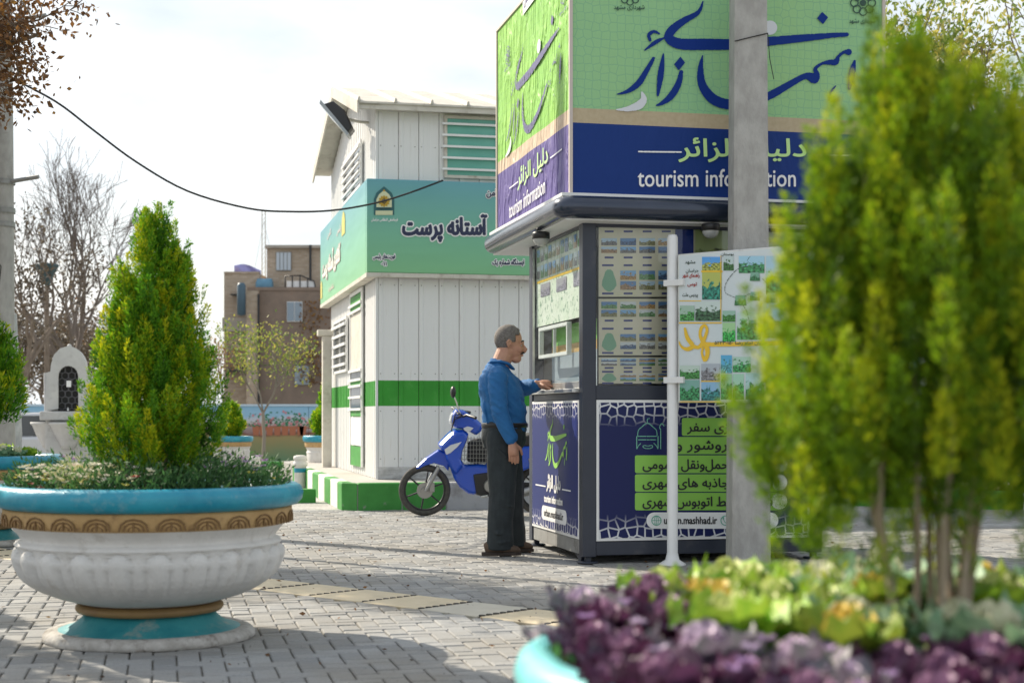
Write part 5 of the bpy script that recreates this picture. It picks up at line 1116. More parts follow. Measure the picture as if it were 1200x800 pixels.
def folds(me, amp, fr, shear, seed):
    co = np.empty(len(me.vertices)*3); me.vertices.foreach_get('co', co); co = co.reshape(-1, 3); no = np.empty(len(co)*3); me.vertices.foreach_get('normal', no); no = no.reshape(-1, 3); out = co.copy()
    for i, p in enumerate(co):
        q = Vector(((p[0]+shear[0]*p[2])*fr[0]+seed*9, (p[1]+shear[1]*p[2])*fr[1], (p[2]+shear[2]*p[0])*fr[2])); v = mnoise.noise(q); r = (1-abs(v)*2.2); w2 = mnoise.noise(q*2.3)
        out[i] = p+no[i]*amp*(r*.62-.35+w2*.35)
    me.vertices.foreach_set('co', out.ravel()); me.update()
def ctube(mb, pts, rads, n=14):
    mb.tube(pts, rads, n); mb.ball(pts[0], rads[0] if not hasattr(rads[0], '__len__') else (rads[0][0], rads[0][1], min(rads[0])), n, 8); mb.ball(pts[-1], rads[-1] if not hasattr(rads[-1], '__len__') else (rads[-1][0], rads[-1][1], min(rads[-1])), n, 8)
def hand(mb, w_, d, nrm, th, curl=.5, sc=1.0):
    w_ = Vector(w_); d = Vector(d).normalized(); nrm = Vector(nrm).normalized(); th = Vector(th).normalized()
    mb.tube([w_-d*.03*sc, w_, w_+d*.03*sc, w_+d*.065*sc, w_+d*.088*sc], [.026*sc, .027*sc, .034*sc, .037*sc, .030*sc], 12)
    for k, (o_, ln) in enumerate(((.029, .070), (.010, .078), (-.010, .073), (-.028, .057))):
        p = w_+d*.078*sc+th*o_*sc; pts = [p-d*.02*sc, p]; dd = d.copy(); ang = 0
        for j, f in enumerate((.45, .32, .23)):
            ang += curl*(.55+.12*k)*(1 if j else .7); dd = d*math.cos(ang)+nrm*math.sin(ang); pts.append(pts[-1]+dd*ln*f*sc)
        ctube(mb, pts, [.0098*sc, .0098*sc, .0092*sc, .0086*sc, .0074*sc], 8)
    p = w_+d*.022*sc+th*.026*sc; t2 = (th*.75+d*.65+nrm*.25).normalized(); t3 = (th*.25+d*.95+nrm*.35).normalized()
    ctube(mb, [p, p+t2*.036*sc, p+t2*.036*sc+t3*.028*sc, p+t2*.036*sc+t3*.048*sc], [.0135*sc, .012*sc, .0105*sc, .0085*sc], 8)
man = empty('person', Vector((-.064, 11.63, .006)), math.radians(5), label='grey haired man in blue shirt and dark trousers, hand on the kiosk ledge', cat='person')
M['skin'] = mat('skin', (.50, .27, .18), .5, c2=(.43, .215, .14), scale=12, bump=.001, bscale=60)
hcx = .0
b = MB()
b.ball((.042, 0, 1.622), (.098, .074, .100), 20, 14); b.ball((.085, 0, 1.555), (.062, .056, .088), 18, 12); b.ball((.095, 0, 1.475), (.042, .040, .034), 14, 8)   # skull, face, chin
b.ball((.03, 0, 1.53), (.07, .062, .06), 14, 10); ctube(b, [(-.045, 0, 1.36), (-.02, 0, 1.44), (.015, 0, 1.53)], [.078, .072, .068])
b.tube([(.135, 0, 1.60), (.152, 0, 1.572), (.170, 0, 1.545), (.163, 0, 1.532), (.14, 0, 1.53)], [.008, .011, .0145, .014, .010], 8); b.ball((.150, .012, 1.537), .010, 8, 6); b.ball((.150, -.012, 1.537), .010, 8, 6)
b.tube([(.128, -.045, 1.592), (.146, -.02, 1.60), (.148, 0, 1.597), (.146, .02, 1.60), (.128, .045, 1.592)], .010, 8)                                        # brow
b.tube([(.137, -.018, 1.499), (.146, 0, 1.499), (.137, .018, 1.499)], .0075, 8); b.tube([(.136, -.015, 1.509), (.146, 0, 1.512), (.136, .015, 1.509)], .006, 8)
for s_ in (-1, 1):
    b.tube([(.036, s_*.074, 1.552), (.026, s_*.082, 1.575), (.022, s_*.086, 1.60), (.034, s_*.085, 1.615), (.05, s_*.078, 1.605), (.047, s_*.077, 1.575)], [.007, .009, .010, .009, .007, .006], 8); b.ball((.115, s_*.038, 1.545), (.03, .02, .025), 10, 8)
# trunk, arms and legs under the clothes
b.tube([(0, 0, .86), (.0, 0, 1.0), (-.01, 0, 1.15), (-.035, 0, 1.28), (-.045, 0, 1.35), (-.035, 0, 1.41)], [(.13, .15), (.135, .155), (.13, .165), (.115, .175), (.09, .165), (.055, .07)], 18)
RS = (-.06, -.195, 1.335); RE = (-.045, -.245, 1.06); RW = (.045, -.245, .845); LS = (-.01, .20, 1.335); LE = (.15, .36, 1.25); LW = (.285, .175, 1.288)
ctube(b, [RS, RE, RW], [.05, .042, .028], 12); ctube(b, [LS, LE, LW], [.05, .042, .028], 12)
hand(b, RW, (.12, 0, -1), (-.15, .9, 0), (1, .1, .1), .42, 1.08); hand(b, LW, (.95, -.2, -.12), (0, 0, -1), (-.2, -1, 0), .5, 1.08)
RF = (-.05, -.13); LF = (.075, .16)
ctube(b, [(-.01, -.09, .88), (-.02, -.11, .5), (RF[0], RF[1], .08)], [.08, .055, .04], 12); ctube(b, [(0, .09, .88), (.02, .12, .5), (LF[0], LF[1], .08)], [.08, .055, .04], 12)
bm_ = remeshed(b, .0052, 2); bm_.materials.append(M['skin']); mkobj('body', bm_, man)
# shirt
s = MB(); SEC = [(.93, .008, .165, .165), (.98, .010, .168, .172), (1.08, .004, .170, .178), (1.18, -.012, .168, .188), (1.27, -.038, .158, .200), (1.34, -.050, .134, .190), (1.39, -.045, .102, .14), (1.425, -.035, .084, .092), (1.455, -.022, .074, .074)]
s.tube([(cx_, 0, z) for z, cx_, rx, ry in SEC], [(rx, ry) for z, cx_, rx, ry in SEC], 24)
ctube(s, [(-.055, -.165, 1.34), RS, (-.062, -.235, 1.2), RE, (0, -.25, .95), (.035, -.247, .875)], [.075, .078, .068, .062, .056, .049], 16); ctube(s, [(-.03, .16, 1.34), LS, (.07, .29, 1.30), LE, (.22, .27, 1.268), (.268, .20, 1.282)], [.085, .085, .075, .070, .060, .052], 16)
s.tube([(.245, .218, 1.274), (.27, .188, 1.284)], [.050, .047], 16); s.tube([(.03, -.247, .895), (.04, -.247, .868)], [.051, .05], 16)
for k, (p0, p1, p2, rr0) in enumerate((((-.10, -.15, 1.22), (-.05, -.185, 1.15), (.06, -.16, 1.10), .012), ((-.13, -.1, 1.05), (-.02, -.178, 1.02), (.09, -.15, 1.0), .012), ((.12, -.11, 1.2), (.15, -.06, 1.1), (.16, -.05, 1.0), .011), ((-.16, -.08, 1.18), (-.15, -.1, 1.08), (-.13, -.11, .99), .011),
    ((-.10, -.27, 1.14), (-.05, -.305, 1.11), (.0, -.28, 1.08), .011), ((-.08, -.28, 1.04), (-.03, -.30, 1.02), (.02, -.28, 1.03), .010), ((-.04, -.29, .97), (.01, -.30, .95), (.05, -.28, .96), .009), ((.02, -.17, 1.30), (.06, -.13, 1.22), (.1, -.12, 1.15), .010), ((.10, .30, 1.25), (.13, .31, 1.23), (.15, .30, 1.19), .01))):
    s.tube([p0, p1, p2], [.004, rr0, .004], 6)
sm = remeshed(s, .0055, 2); folds(sm, .011, (7, 7, 16), (.6, .0, .8), 1); M['shirt'] = mat('blue_shirt_cotton', (.012, .11, .30), .8, c2=(.016, .135, .35), scale=8, bump=.012, bscale=9, dirt=(.008, .07, .2), dscale=14, dlo=.55, dhi=.75); sm.materials.append(M['shirt']); mkobj('shirt', sm, man)
c_ = MB(); c_.tube([(-.098, 0, 1.44), (-.085, -.05, 1.45), (-.03, -.078, 1.452), (.03, -.06, 1.436), (.062, -.01, 1.405), (.03, .06, 1.436), (-.03, .078, 1.452), (-.085, .05, 1.45), (-.098, 0, 1.44)], [(.013, .03)]*9, 8); cm = remeshed(c_, .005, 1); cm.materials.append(M['shirt']); mkobj('collar', cm, man)
# trousers
t_ = MB(); t_.tube([(.0, 0, .80), (.0, 0, .86), (.004, 0, .94), (.008, 0, 1.0)], [(.150, .165), (.168, .178), (.168, .178), (.165, .170)], 24)
def leg(hx, hy, kx, ky, fx, fy):
    t_.ball((hx, hy, .88), (.122, .098, .098), 18, 8); t_.tube([(hx, hy, .88), (hx*.6+kx*.4, hy*.5+ky*.5, .68), (kx, ky, .48), (fx*.8+kx*.2, fy, .25), (fx, fy, .045)], [(.122, .098), (.118, .098), (.100, .090), (.095, .086), (.102, .086)], 18)
leg(-.02, -.085, -.02, -.115, RF[0]+.01, RF[1]); leg(.02, .085, .07, .13, LF[0]+.01, LF[1])
t_.tube([(-.03, -.19, .40), (.02, -.205, .37), (.06, -.17, .36)], [.004, .012, .004], 6); t_.tube([(-.12, -.17, .20), (-.06, -.222, .17), (.03, -.19, .16)], [.004, .013, .004], 6); t_.tube([(-.10, -.18, .12), (-.04, -.222, .10), (.04, -.19, .11)], [.004, .012, .004], 6); t_.tube([(-.06, -.19, .8), (0, -.195, .74), (.09, -.13, .70)], [.004, .011, .004], 6)
tm = remeshed(t_, .0058, 2); folds(tm, .009, (14, 14, 4.5), (0, 0, 0), 2); M['trouser'] = mat('charcoal_trousers', (.016, .022, .025), .85, c2=(.026, .034, .038), scale=10, bump=.010, bscale=10); tm.materials.append(M['trouser']); mkobj('trousers', tm, man)
obj('belt', MB().lathe([(1, .955), (1.03, .96), (1.03, .985), (1, .99)], 32, (.008, 0, 0), sx=.171, sy=.178), mat('dark_leather', (.012, .010, .009), .4), man)
obj('buckle', MB().box(.178, -.02, .957, .187, .02, .988), M['silver'], man, bevel=.003)
for (fx, fy) in (RF, LF):
    h_ = MB(); h_.tube([(fx-.105, fy, .055), (fx-.085, fy, .06), (fx-.03, fy, .065), (fx+.03, fy, .06), (fx+.09, fy, .05), (fx+.14, fy, .042), (fx+.165, fy, .035)], [(.03, .022), (.045, .034), (.055, .040), (.050, .044), (.034, .048), (.026, .040), (.012, .02)], 14); h_.ball((fx-.05, fy, .07), (.05, .036, .05), 12, 8)
    hm = remeshed(h_, .005, 2); hm.materials.append(mat('brown_suede_shoe', (.085, .055, .038), .8, c2=(.12, .08, .055), scale=20)); so_ = mkobj('shoe', hm, man)
    obj('sole', MB().prism([(fx-.125, fy-.03), (fx-.06, fy-.036), (fx+.05, fy-.044), (fx+.13, fy-.040), (fx+.172, fy-.015), (fx+.172, fy+.015), (fx+.13, fy+.040), (fx+.05, fy+.044), (fx-.06, fy+.036), (fx-.125, fy+.03)], 'xy', .0, .026), mat('shoe_sole', (.05, .035, .028), .8), so_, bevel=.005)
# hair, eyes, moustache, eyebrows
hr = MB(); nn_, mm_ = 40, 24; vs = []; fs = []
R9 = random.Random(2)
for i in range(mm_+1):
    t = PI*i/mm_
    for k in range(nn_):
        a = 2*PI*k/nn_; q = 1+R9.gauss(0, .012); vs.append((.037+.1045*q*math.sin(t)*math.cos(a), .0795*q*math.sin(t)*math.sin(a), 1.627+.1035*q*math.cos(t)))
for i in range(mm_):
    for k in range(nn_):
        f = (i*nn_+k, (i+1)*nn_+k, (i+1)*nn_+(k+1) % nn_, i*nn_+(k+1) % nn_); c = sum((Vector(vs[j]) for j in f), Vector())/4
        keep = (c.z > 1.655 and c.x < .115+ (c.z-1.655)*.0) or (c.x < .078 and c.z > 1.605) or (c.x < .028 and c.z > 1.530) or (c.x < -.02 and c.z > 1.515)
        if c.x > .118 and c.z < 1.69: keep = False
        if keep: fs.append(f)
hr.add(vs, fs, 0, True); ho = obj('hair', hr, mat('grey_hair', (.10, .088, .08), .8, c2=(.22, .20, .185), scale=60, detail=3, bump=.004, bscale=150, stretch=(1, 3, 3)), man); sm_m = ho.modifiers.new('solid', 'SOLIDIFY'); sm_m.thickness = .008; sm_m.offset = 0
RH = np.random.default_rng(3); nh = 5200; vh = RH.normal(size=(nh, 3)); vh /= np.linalg.norm(vh, axis=1, keepdims=True); Ph = np.array([.038, 0, 1.628])+vh*np.array([.108, .082, .107])
kx, kz = Ph[:, 0], Ph[:, 2]; kp = (((kz > 1.660) & (kx < .118)) | ((kx < .074) & (kz > 1.612)) | ((kx < .022) & (kz > 1.532)) | ((kx < -.02) & (kz > 1.515))) & ~((kx > .112) & (kz < 1.695))
Ph = Ph[kp]; vh = vh[kp]; Dh = np.stack([-.5+.2*RH.normal(size=len(Ph)), .25*RH.normal(size=len(Ph)), -.6*np.ones(len(Ph))], 1); Dh -= (np.sum(Dh*vh, 1)*.82)[:, None]*vh
mkobj('hair_strands', leaf_mesh('hair_strands', Ph-vh*.003, Dh, .020, .0022, RH.normal(.5, .25, len(Ph)), leafmat('hair_strand_tones', [(0, (.05, .045, .04)), (.5, (.16, .145, .13)), (1, (.40, .38, .36))], .1)), ho, kind='stuff')
obj('moustache', MB().tube([(.128, -.030, 1.508), (.146, -.016, 1.519), (.156, 0, 1.523), (.146, .016, 1.519), (.128, .030, 1.508)], [.004, .0075, .008, .0075, .004], 8), mat('dark_grey_hair', (.04, .035, .032), .8), man)
for s_ in (-1, 1):
    eo = obj('eye', MB().ball((.130, s_*.029, 1.575), (.0095, .011, .0065), 12, 8), mat('eye_white', (.35, .30, .27), .3), man); obj('iris', MB().ball((.1365, s_*.029, 1.575), (.0045, .005, .005), 10, 6), M['black_plastic'], eo)
    obj('eyebrow', MB().tube([(.128, s_*.050, 1.600), (.144, s_*.034, 1.611), (.153, s_*.014, 1.608)], [.003, .0055, .004], 6), bpy.data.materials['dark_grey_hair'], man)

# ================================================================== MOTORBIKE
BKP = gp(497.5, 604, 0)+Vector((0, .0, 0)); ang = math.radians(7)
bike = empty('motorbike', BKP, 0, label='blue underbone motorbike on its stand in front of the police booth', cat='motorbike')
bike.rotation_euler = (math.radians(5), 0, ang)
BS = 1/111.5
def bk(px, py): return ((px-497.5)*BS, (604-py)*BS)
M['bike_blue'] = mat('glossy_blue_plastic', (.006, .07, .50), .25, coat=.6, dirt=(.02, .09, .4), dscale=6)
M['tyre'] = mat('tyre_rubber', (.055, .052, .048), .85, c2=(.085, .08, .073), scale=30, bump=.002, bscale=80)
def torus(mb, c, R_, r_, n=40, m_=10, fl=1.0):
    vs = []; fs = []
    for i in range(n):
        a = 2*PI*i/n
        for k in range(m_): b_ = 2*PI*k/m_; q = R_+r_*math.cos(b_); vs.append((c[0]+q*math.cos(a), c[1]+r_*fl*math.sin(b_), c[2]+q*math.sin(a)))
    for i in range(n):
        for k in range(m_): fs.append((i*m_+k, i*m_+(k+1) % m_, ((i+1) % n)*m_+(k+1) % m_, ((i+1) % n)*m_+k))
    return mb.add(vs, fs, 0, True)
WB = 1.23; WR = .272
for k, (x, nm) in enumerate(((0, 'front_wheel'), (WB, 'rear_wheel'))):
    we = empty(nm, (x, 0, WR)); we.parent = bike
    obj('tyre', torus(MB(), (0, 0, 0), WR-.030, .031, 48, 10), M['tyre'], we); obj('rim', torus(MB(), (0, 0, 0), WR-.062, .012, 40, 8, 1.6), M['black_plastic'], we)
    obj('hub', MB().tube([(0, -.055, 0), (0, .055, 0)], .038, 16).tube([(0, -.03, 0), (0, -.026, 0)], .085, 24), mat('dull_steel', (.35, .35, .34), .35, metal=.7) if k == 0 else bpy.data.materials['dull_steel'], we)
    for j in range(6):
        a = 2*PI*j/6+.35; obj('spoke', MB().tube([(.03*math.cos(a), 0, .03*math.sin(a)), ((WR-.07)*math.cos(a), 0, (WR-.07)*math.sin(a))], [(.011, .016), (.008, .011)], 6), M['black_plastic'], we)
def pp(nm, pts, y0, y1, m_, par=bike, inset=.12, bevel=.012): return obj(nm, MB().prism([bk(*p) for p in pts], 'xz', y0, y1, inset=inset), m_, par, fixn=True, bevel=bevel)
BLU = M['bike_blue']
pp('front_mudguard', [(486.5, 547), (498, 536), (513.5, 525.5), (523, 529), (527, 541), (525, 551), (520, 545), (508, 541.5), (497, 544.5), (488, 549)], -.055, .055, BLU, inset=.1)
for s_ in (-1, 1):
    obj('fork', MB().tube([(0.0+.005, s_*.075, .27), (.085, s_*.072, .42), (.14, s_*.065, .52)], [.018, .024, .022], 10), bpy.data.materials['dull_steel'], bike)
obj('disc_caliper', MB().box(.045, -.075, .26, .10, -.045, .36), bpy.data.materials['dull_steel'], bike, bevel=.008)
pp('front_cover', [(512.5, 520), (521, 511), (531, 502), (543, 502), (548, 507), (545, 516), (541, 526), (539, 537), (542, 545), (533, 556), (527, 548), (522, 537), (520.5, 528), (515.5, 525)], -.16, .16, BLU, inset=.16, bevel=.02)
pp('leg_shield', [(526, 545), (539, 536), (543, 543), (560, 542), (580, 545), (582, 560), (566, 571), (556, 579), (548, 577.5), (538, 570), (532, 561)], -.11, .11, BLU, inset=.10, bevel=.02)
pp('silver_decal', [(519, 524), (526, 519), (539, 515), (534, 521), (526, 528), (521, 530)], -.168, -.150, M['grey_print'], inset=0, bevel=.002)
pp('handlebar_cowl', [(527, 493), (528.5, 484), (533, 478), (543, 480), (556, 488.5), (565, 497), (563, 504), (557, 509), (549, 504.5), (540, 501), (531, 499.5)], -.11, .11, BLU, inset=.18, bevel=.02)
pp('headlight', [(525.5, 492), (527.5, 483.5), (533, 481), (537, 488), (540, 497), (532, 499), (527, 497)], -.075, .075, mat('headlight_lens', (.55, .58, .6), .1, spec=1), inset=.1)
pp('turn_signal', [(541, 500), (546, 497.5), (553, 499.5), (549, 503.5), (543, 503)], -.135, -.10, M['grey_print'], inset=.1, bevel=.003)
pp('chain_guard', [(578, 560), (600, 563), (640, 566), (640, 572), (598, 572), (578, 572)], -.09, -.05, M['black_plastic'])
for s_ in (-1, 1):
    obj('handlebar', MB().tube([(.38, s_*.08, 1.05), (.42, s_*.22, 1.08), (.50, s_*.33, 1.06)], [.012, .016, .017], 8), M['black_plastic'], bike)
    obj('brake_lever', MB().tube([(.37, s_*.2, 1.08), (.30, s_*.27, 1.12), (.32, s_*.34, 1.10)], [.007, .007, .006], 6), M['black_plastic'], bike)
mo = obj('mirror_stalk', MB().tube([(.36, -.20, 1.08), (.325, -.21, 1.14), (.315, -.22, 1.20), (.285, -.23, 1.27)], .007, 6), M['silver'], bike); obj('mirror_head', MB().ball((.272, -.235, 1.32), (.030, .055, .062), 16, 10), M['black_plastic'], mo)
pp('engine', [(552, 553), (575, 550), (585, 560), (582, 577), (568, 582), (556, 578)], -.13, .13, M['black_plastic'], inset=.1)
obj('engine_cover', MB().tube([(.68, -.15, .33), (.68, -.10, .33)], [.065, .08], 20), bpy.data.materials['dull_steel'], bike)
pp('tail_cover', [(566, 545), (580, 528), (610, 520), (650, 518), (668, 525), (655, 538), (620, 548), (590, 560), (570, 562)], -.12, .12, BLU, inset=.12, bevel=.02)
pp('seat', [(568, 517), (575, 509), (600, 511), (630, 505), (656, 507), (664, 514), (650, 520), (610, 522), (575, 526)], -.12, .12, M['black'], inset=.1, bevel=.02)
pp('rear_mudguard', [(648, 530), (668, 528), (676, 552), (672, 568), (664, 560), (656, 545)], -.06, .06, M['black_plastic'])
obj('exhaust', MB().tube([(.68, -.13, .25), (.85, -.16, .20), (1.05, -.17, .27), (1.35, -.18, .36)], [.018, .025, .045, .05], 12), bpy.data.materials['dull_steel'], bike)
obj('side_stand', MB().tube([(.72, -.10, .25), (.80, -.24, .02)], .011, 6), M['black_plastic'], bike)
for s_ in (-1, 1): obj('shock_absorber', MB().tube([(1.18, s_*.12, .32), (1.10, s_*.12, .62)], .024, 10), bpy.data.materials['dull_steel'], bike)
bs_ = empty('crate', (0, 0, 0)); bs_.parent = bike
wm = MB()
for z in np.linspace(.58, .80, 6): wm.box(.42, -.135, z-.0018, .66, -.129, z+.0018).box(.40, .129, z-.003, .66, .135, z+.003)
for x in np.linspace(.40, .66, 9): wm.box(x-.0018, -.137, .56, x+.0018, -.13, .82).box(x-.003, .13, .56, x+.003, .137, .82)
obj('wire_mesh', wm, M['grey_panel'], bs_, kind='stuff'); obj('black_bag', MB().prism([(.44, .57), (.65, .56), (.655, .76), (.58, .82), (.46, .78)], 'xz', -.115, .115, inset=.12), mat('dark_fabric_bag', (.03, .03, .033), .9, bump=.01, bscale=14), bs_, fixn=True, bevel=.03)
for k in range(3): obj('brake_cable', MB().tube([(.40, -.10-.05*k, 1.06), (.30, -.12-.03*k, 1.03+.03*k), (.27, -.1, .92), (.30, -.06, .80)], .006, 6), M['black'], bike)
obj('engine_fins', MB().tube([(.60, 0, .33), (.74, 0, .36)], .075, 16), bpy.data.materials['dull_steel'], bike)
obj('foot_peg', MB().tube([(.66, -.30, .24), (.66, .3, .24)], .014, 8), M['black'], bike)
obj('gear_pedal', MB().tube([(.58, -.17, .22), (.76, -.17, .25)], .012, 6), M['silver'], bike)

# ================================================================== BACKGROUND LEFT: wall, fountain, street, houses
# painted boundary wall
WY = 37.0; wx0, wx1 = -14.5, -2.6
wall = empty('mural_wall', ((wx0+wx1)/2, WY, 0), 0, label='low boundary wall painted with sky, clouds and a row of flower pots', cat='wall')
ox = (wx0+wx1)/2
WT = 1.33
wallm = bpy.data.materials.new('mural_print'); wallm.use_nodes = True
def mural():
    t = wallm.node_tree; n = t.nodes; l = t.links; b_ = n['Principled BSDF']; b_.inputs['Roughness'].default_value = .8
    tcn = n.new('ShaderNodeTexCoord'); sp = n.new('ShaderNodeSeparateXYZ'); l.new(tcn.outputs['Object'], sp.inputs[0]); nz = n.new('ShaderNodeTexNoise'); nz.inputs['Scale'].default_value = 1.3; nz.inputs['Detail'].default_value = 6
    mpn = n.new('ShaderNodeMapping'); mpn.inputs['Scale'].default_value = (1, 1, 2.2); l.new(tcn.outputs['Object'], mpn.inputs[0]); l.new(mpn.outputs[0], nz.inputs['Vector'])
    a = n.new('ShaderNodeMath'); a.operation = 'MULTIPLY_ADD'; a.inputs[1].default_value = .42; l.new(nz.outputs[0], a.inputs[0]); l.new(sp.outputs[2], a.inputs[2])
    r = n.new('ShaderNodeValToRGB'); e = r.color_ramp.elements; r.color_ramp.interpolation = 'LINEAR'
    e[0].position = .62; e[0].color = (.34, .27, .12, 1); e[1].position = 1; e[1].color = (.25, .48, .68, 1)
    mr = n.new('ShaderNodeMapRange'); mr.inputs[1].default_value = 0; mr.inputs[2].default_value = 1.6; l.new(a.outputs[0], mr.inputs[0])
    for p_, c_ in ((.50, (.10, .28, .16)), (.52, (.20, .08, .06)), (.60, (.42, .36, .36)), (.68, (.60, .50, .50)), (.76, (.50, .55, .62)), (.80, (.30, .50, .66))): x = e.new(p_); x.color = (*c_, 1)
    e[0].position = .0; 
    for x in e:
        if abs(x.position-.62) < .001: x.color = (.30, .12, .08, 1)
    x = e.new(.47); x.color = (.34, .27, .12, 1)
    l.new(mr.outputs[0], r.inputs[0]); l.new(r.outputs[0], b_.inputs['Base Color'])
mural()
x = wx0
while x < wx1-.01:
    x1 = min(x+2.4, wx1); obj('wall_section', MB().box(x-ox+.005, 0, -.55, x1-ox-.005, .2, WT-.05), wallm, wall); x = x1
obj('coping', MB().box(wx0-ox, -.03, WT-.05, wx1-ox, .23, WT), mat('pale_blue_coping', (.5, .62, .72), .8), wall)
PT = mat('terracotta_paint', (.42, .15, .08), .8); LV = mat('painted_leaves', (.03, .16, .09), .8, c2=(.06, .25, .12), scale=20); RO = mat('painted_blossom', (.6, .25, .28), .8)
rm = random.Random(5); pm = MB(); lm = MB(); bm2 = MB()
for k, px in enumerate((300, 308, 316, 325, 334, 343, 352, 200, 210, 252, 262, 355)):
    c = at(px, 500, WY); X = c.x-ox; w0 = .09; pm.add([(X-w0*.7, -.006, .58), (X+w0*.7, -.006, .58), (X+w0, -.006, .80), (X-w0, -.006, .80)], [(0, 1, 2, 3)])
    for j in range(26):
        a = rm.uniform(0, PI); q = rm.uniform(.03, .24); x_, z_ = X+q*math.cos(a), .80+q*math.sin(a)*1.5; s = rm.uniform(.02, .045); a2 = rm.uniform(0, 3)
        lm.add([(x_+s*math.cos(a2+i*PI/2)*(1 if i % 2 else .5), -.009-.0001*j, z_+s*math.sin(a2+i*PI/2)*(1 if i % 2 else .5)) for i in range(4)], [(0, 1, 2, 3)])
        if j % 7 == 0: bm2.add([(x_+.03*math.cos(i*1.05), -.014, z_+.03*math.sin(i*1.05)) for i in range(6)], [tuple(range(6))])
obj('painted_pot', pm, PT, wall, kind='stuff'); obj('painted_foliage', lm, LV, wall, kind='stuff'); obj('painted_flower', bm2, RO, wall, kind='stuff')
# kerb and verge in front of the wall
kv = empty('verge_kerb', (0, 31, 0), 0, kind='structure')
for k in range(14): obj('kerb_stone', MB().box(-13.4+k*.9, -.1, -.03, -12.51+k*.9, .1, .13), M['kerb_green'] if k % 2 else M['kerb_white'], kv, bevel=.015)
# small planters, bollards
def small_planter(px, py, Y, hgt, lobes, label, nf):
    loc = at(px, py, Y); loc.z = 0; r = planter(loc, .72 if Y < 30 else .9, label+' standing before the mural wall', detail=False, group='small pedestal planters by the mural wall')
    return loc
def topiary(loc, sc, zb, lobes, nf, label, cat='shrub'):
    conifer('shrub', loc, lobes, nf, 40, .14*sc, .04*sc, .06, .3, RND.randrange(99), label, 1, .03, zb=zb, cat=cat, group='clipped shrubs by the mural wall')
l1 = gp(271, 554, 0); l1 = Vector(((271-600)/1800*27, 27, 0)); planter(l1, .95, 'small white planter with a round clipped shrub before the painted flower pots', detail=False, group='small pedestal planters by the mural wall')
topiary(l1, 1, .62, [(0, 0, .70, 1.24, .17), (.03, 0, .72, 1.2, .16)], 190, 'small round clipped shrub in a planter before the mural wall')
l2 = Vector(((384-600)/1800*25, 25, 0)); planter(l2, 1.0, 'planter with a conical shrub half hidden by the booth gate post', detail=False, group='small pedestal planters by the mural wall')
topiary(l2, 1, .66, [(0, 0, .70, 1.50, .2), (-.03, 0, .75, 1.2, .2)], 240, 'conical clipped shrub half hidden by the booth gate post')
l3 = Vector(((140-600)/1800*29, 29, 0)); planter(l3, .85, 'small planter seen under the crown of the large conifer', detail=False, group='small pedestal planters by the mural wall')
for i, (px, py, Y, lab) in enumerate(((299, 533, 24, 'left one of two short white bollards, beside the round shrub planter'), (352, 546, 21.5, 'right one of two short white bollards, beside the conical shrub planter'))):
    loc = Vector(((px-600)/1800*Y, Y, 0)); top = .42 if i == 0 else .50
    bo = empty('bollard', loc, 0, label=lab, cat='bollard', group='short white bollards'); s_ = top/.5
    obj('shaft', MB().lathe([(.085, 0), (.085, .34*s_), (.10, .35*s_), (.10, .40*s_), (.085, .41*s_), (.085, .43*s_), (.10, .44*s_), (.095, .485*s_), (.05, .5*s_), (0, .5*s_)], 20), M['bowl'], bo); obj('blue_band', MB().lathe([(.0875, .26*s_), (.0875, .32*s_)], 20), M['turq'], bo)
# stone drinking fountain
F0 = Vector(((80-600)/1800*24, 24, 0)); fo = empty('drinking_fountain', F0, ROT, label='grey carved stone drinking fountain with domed top and iron lattice niche', cat='fountain')
ST = mat('grey_marble', (.52, .52, .51), .6, c2=(.42, .42, .42), scale=3, detail=9, dirt=(.26, .25, .24), dscale=5, dlo=.55, dhi=.8, bump=.002, bscale=30)
hw_ = .33
body = [(-hw_, 1.12), (hw_, 1.12), (hw_, 1.72), (.27, 1.74)]+[(.27*math.cos(t)*.98, 1.78+.36*math.sin(t)**.9) for t in np.linspace(.15, PI-.15, 13)]+[(-.27, 1.74), (-hw_, 1.72)]
# front split around the niche
nar = [(.15, 1.16), (.15, 1.66)]+[(.15*math.cos(t), 1.66+.17*math.sin(t)) for t in np.linspace(.3, PI-.3, 9)]+[(-.15, 1.66), (-.15, 1.16)]
obj('body_core', MB().prism(body, 'xz', .12, .75), ST, fo, fixn=True, bevel=.012)
bmf = MB(); outer = [(hw_, 1.12), (hw_, 1.72), (.27, 1.74)]+[(.27*math.cos(t)*.98, 1.78+.36*math.sin(t)**.9) for t in np.linspace(.15, PI-.15, 7)]+[(-.27, 1.74), (-hw_, 1.72), (-hw_, 1.12)]
inner = nar; no, ni = len(outer), len(inner)
ip_ = [inner[round(i*(ni-1)/(no-1))] for i in range(no)]
vs = [(x, 0, z) for x, z in outer]+[(x, 0, z) for x, z in ip_]+[(x, .12, z) for x, z in outer]+[(x, .12, z) for x, z in ip_]
bmf.add(vs, [(i, no+i, no+i+1, i+1) for i in range(no-1)]+[(2*no+i, 2*no+i+1, i+1, i) for i in range(no-1)]+[(no+i, 3*no+i, 3*no+i+1, no+i+1) for i in range(no-1)]); obj('front_face', bmf, ST, fo, fixn=True)
obj('niche_back', MB().box(-.16, .115, 1.12, .16, .119, 1.85), M['black'], fo)
lt = MB()
for k in range(7):
    for j in range(3): torus(lt, (-.10+j*.10+(.05 if k % 2 else 0)-.0, .07, 1.20+k*.095), .055, .007, 12, 4)
obj('iron_lattice', lt, mat('grey_iron', (.10, .10, .11), .6), fo, kind='stuff'); obj('notice_plate', MB().box(-.03, .05, 1.50, .04, .056, 1.60), M['white_print'], fo)
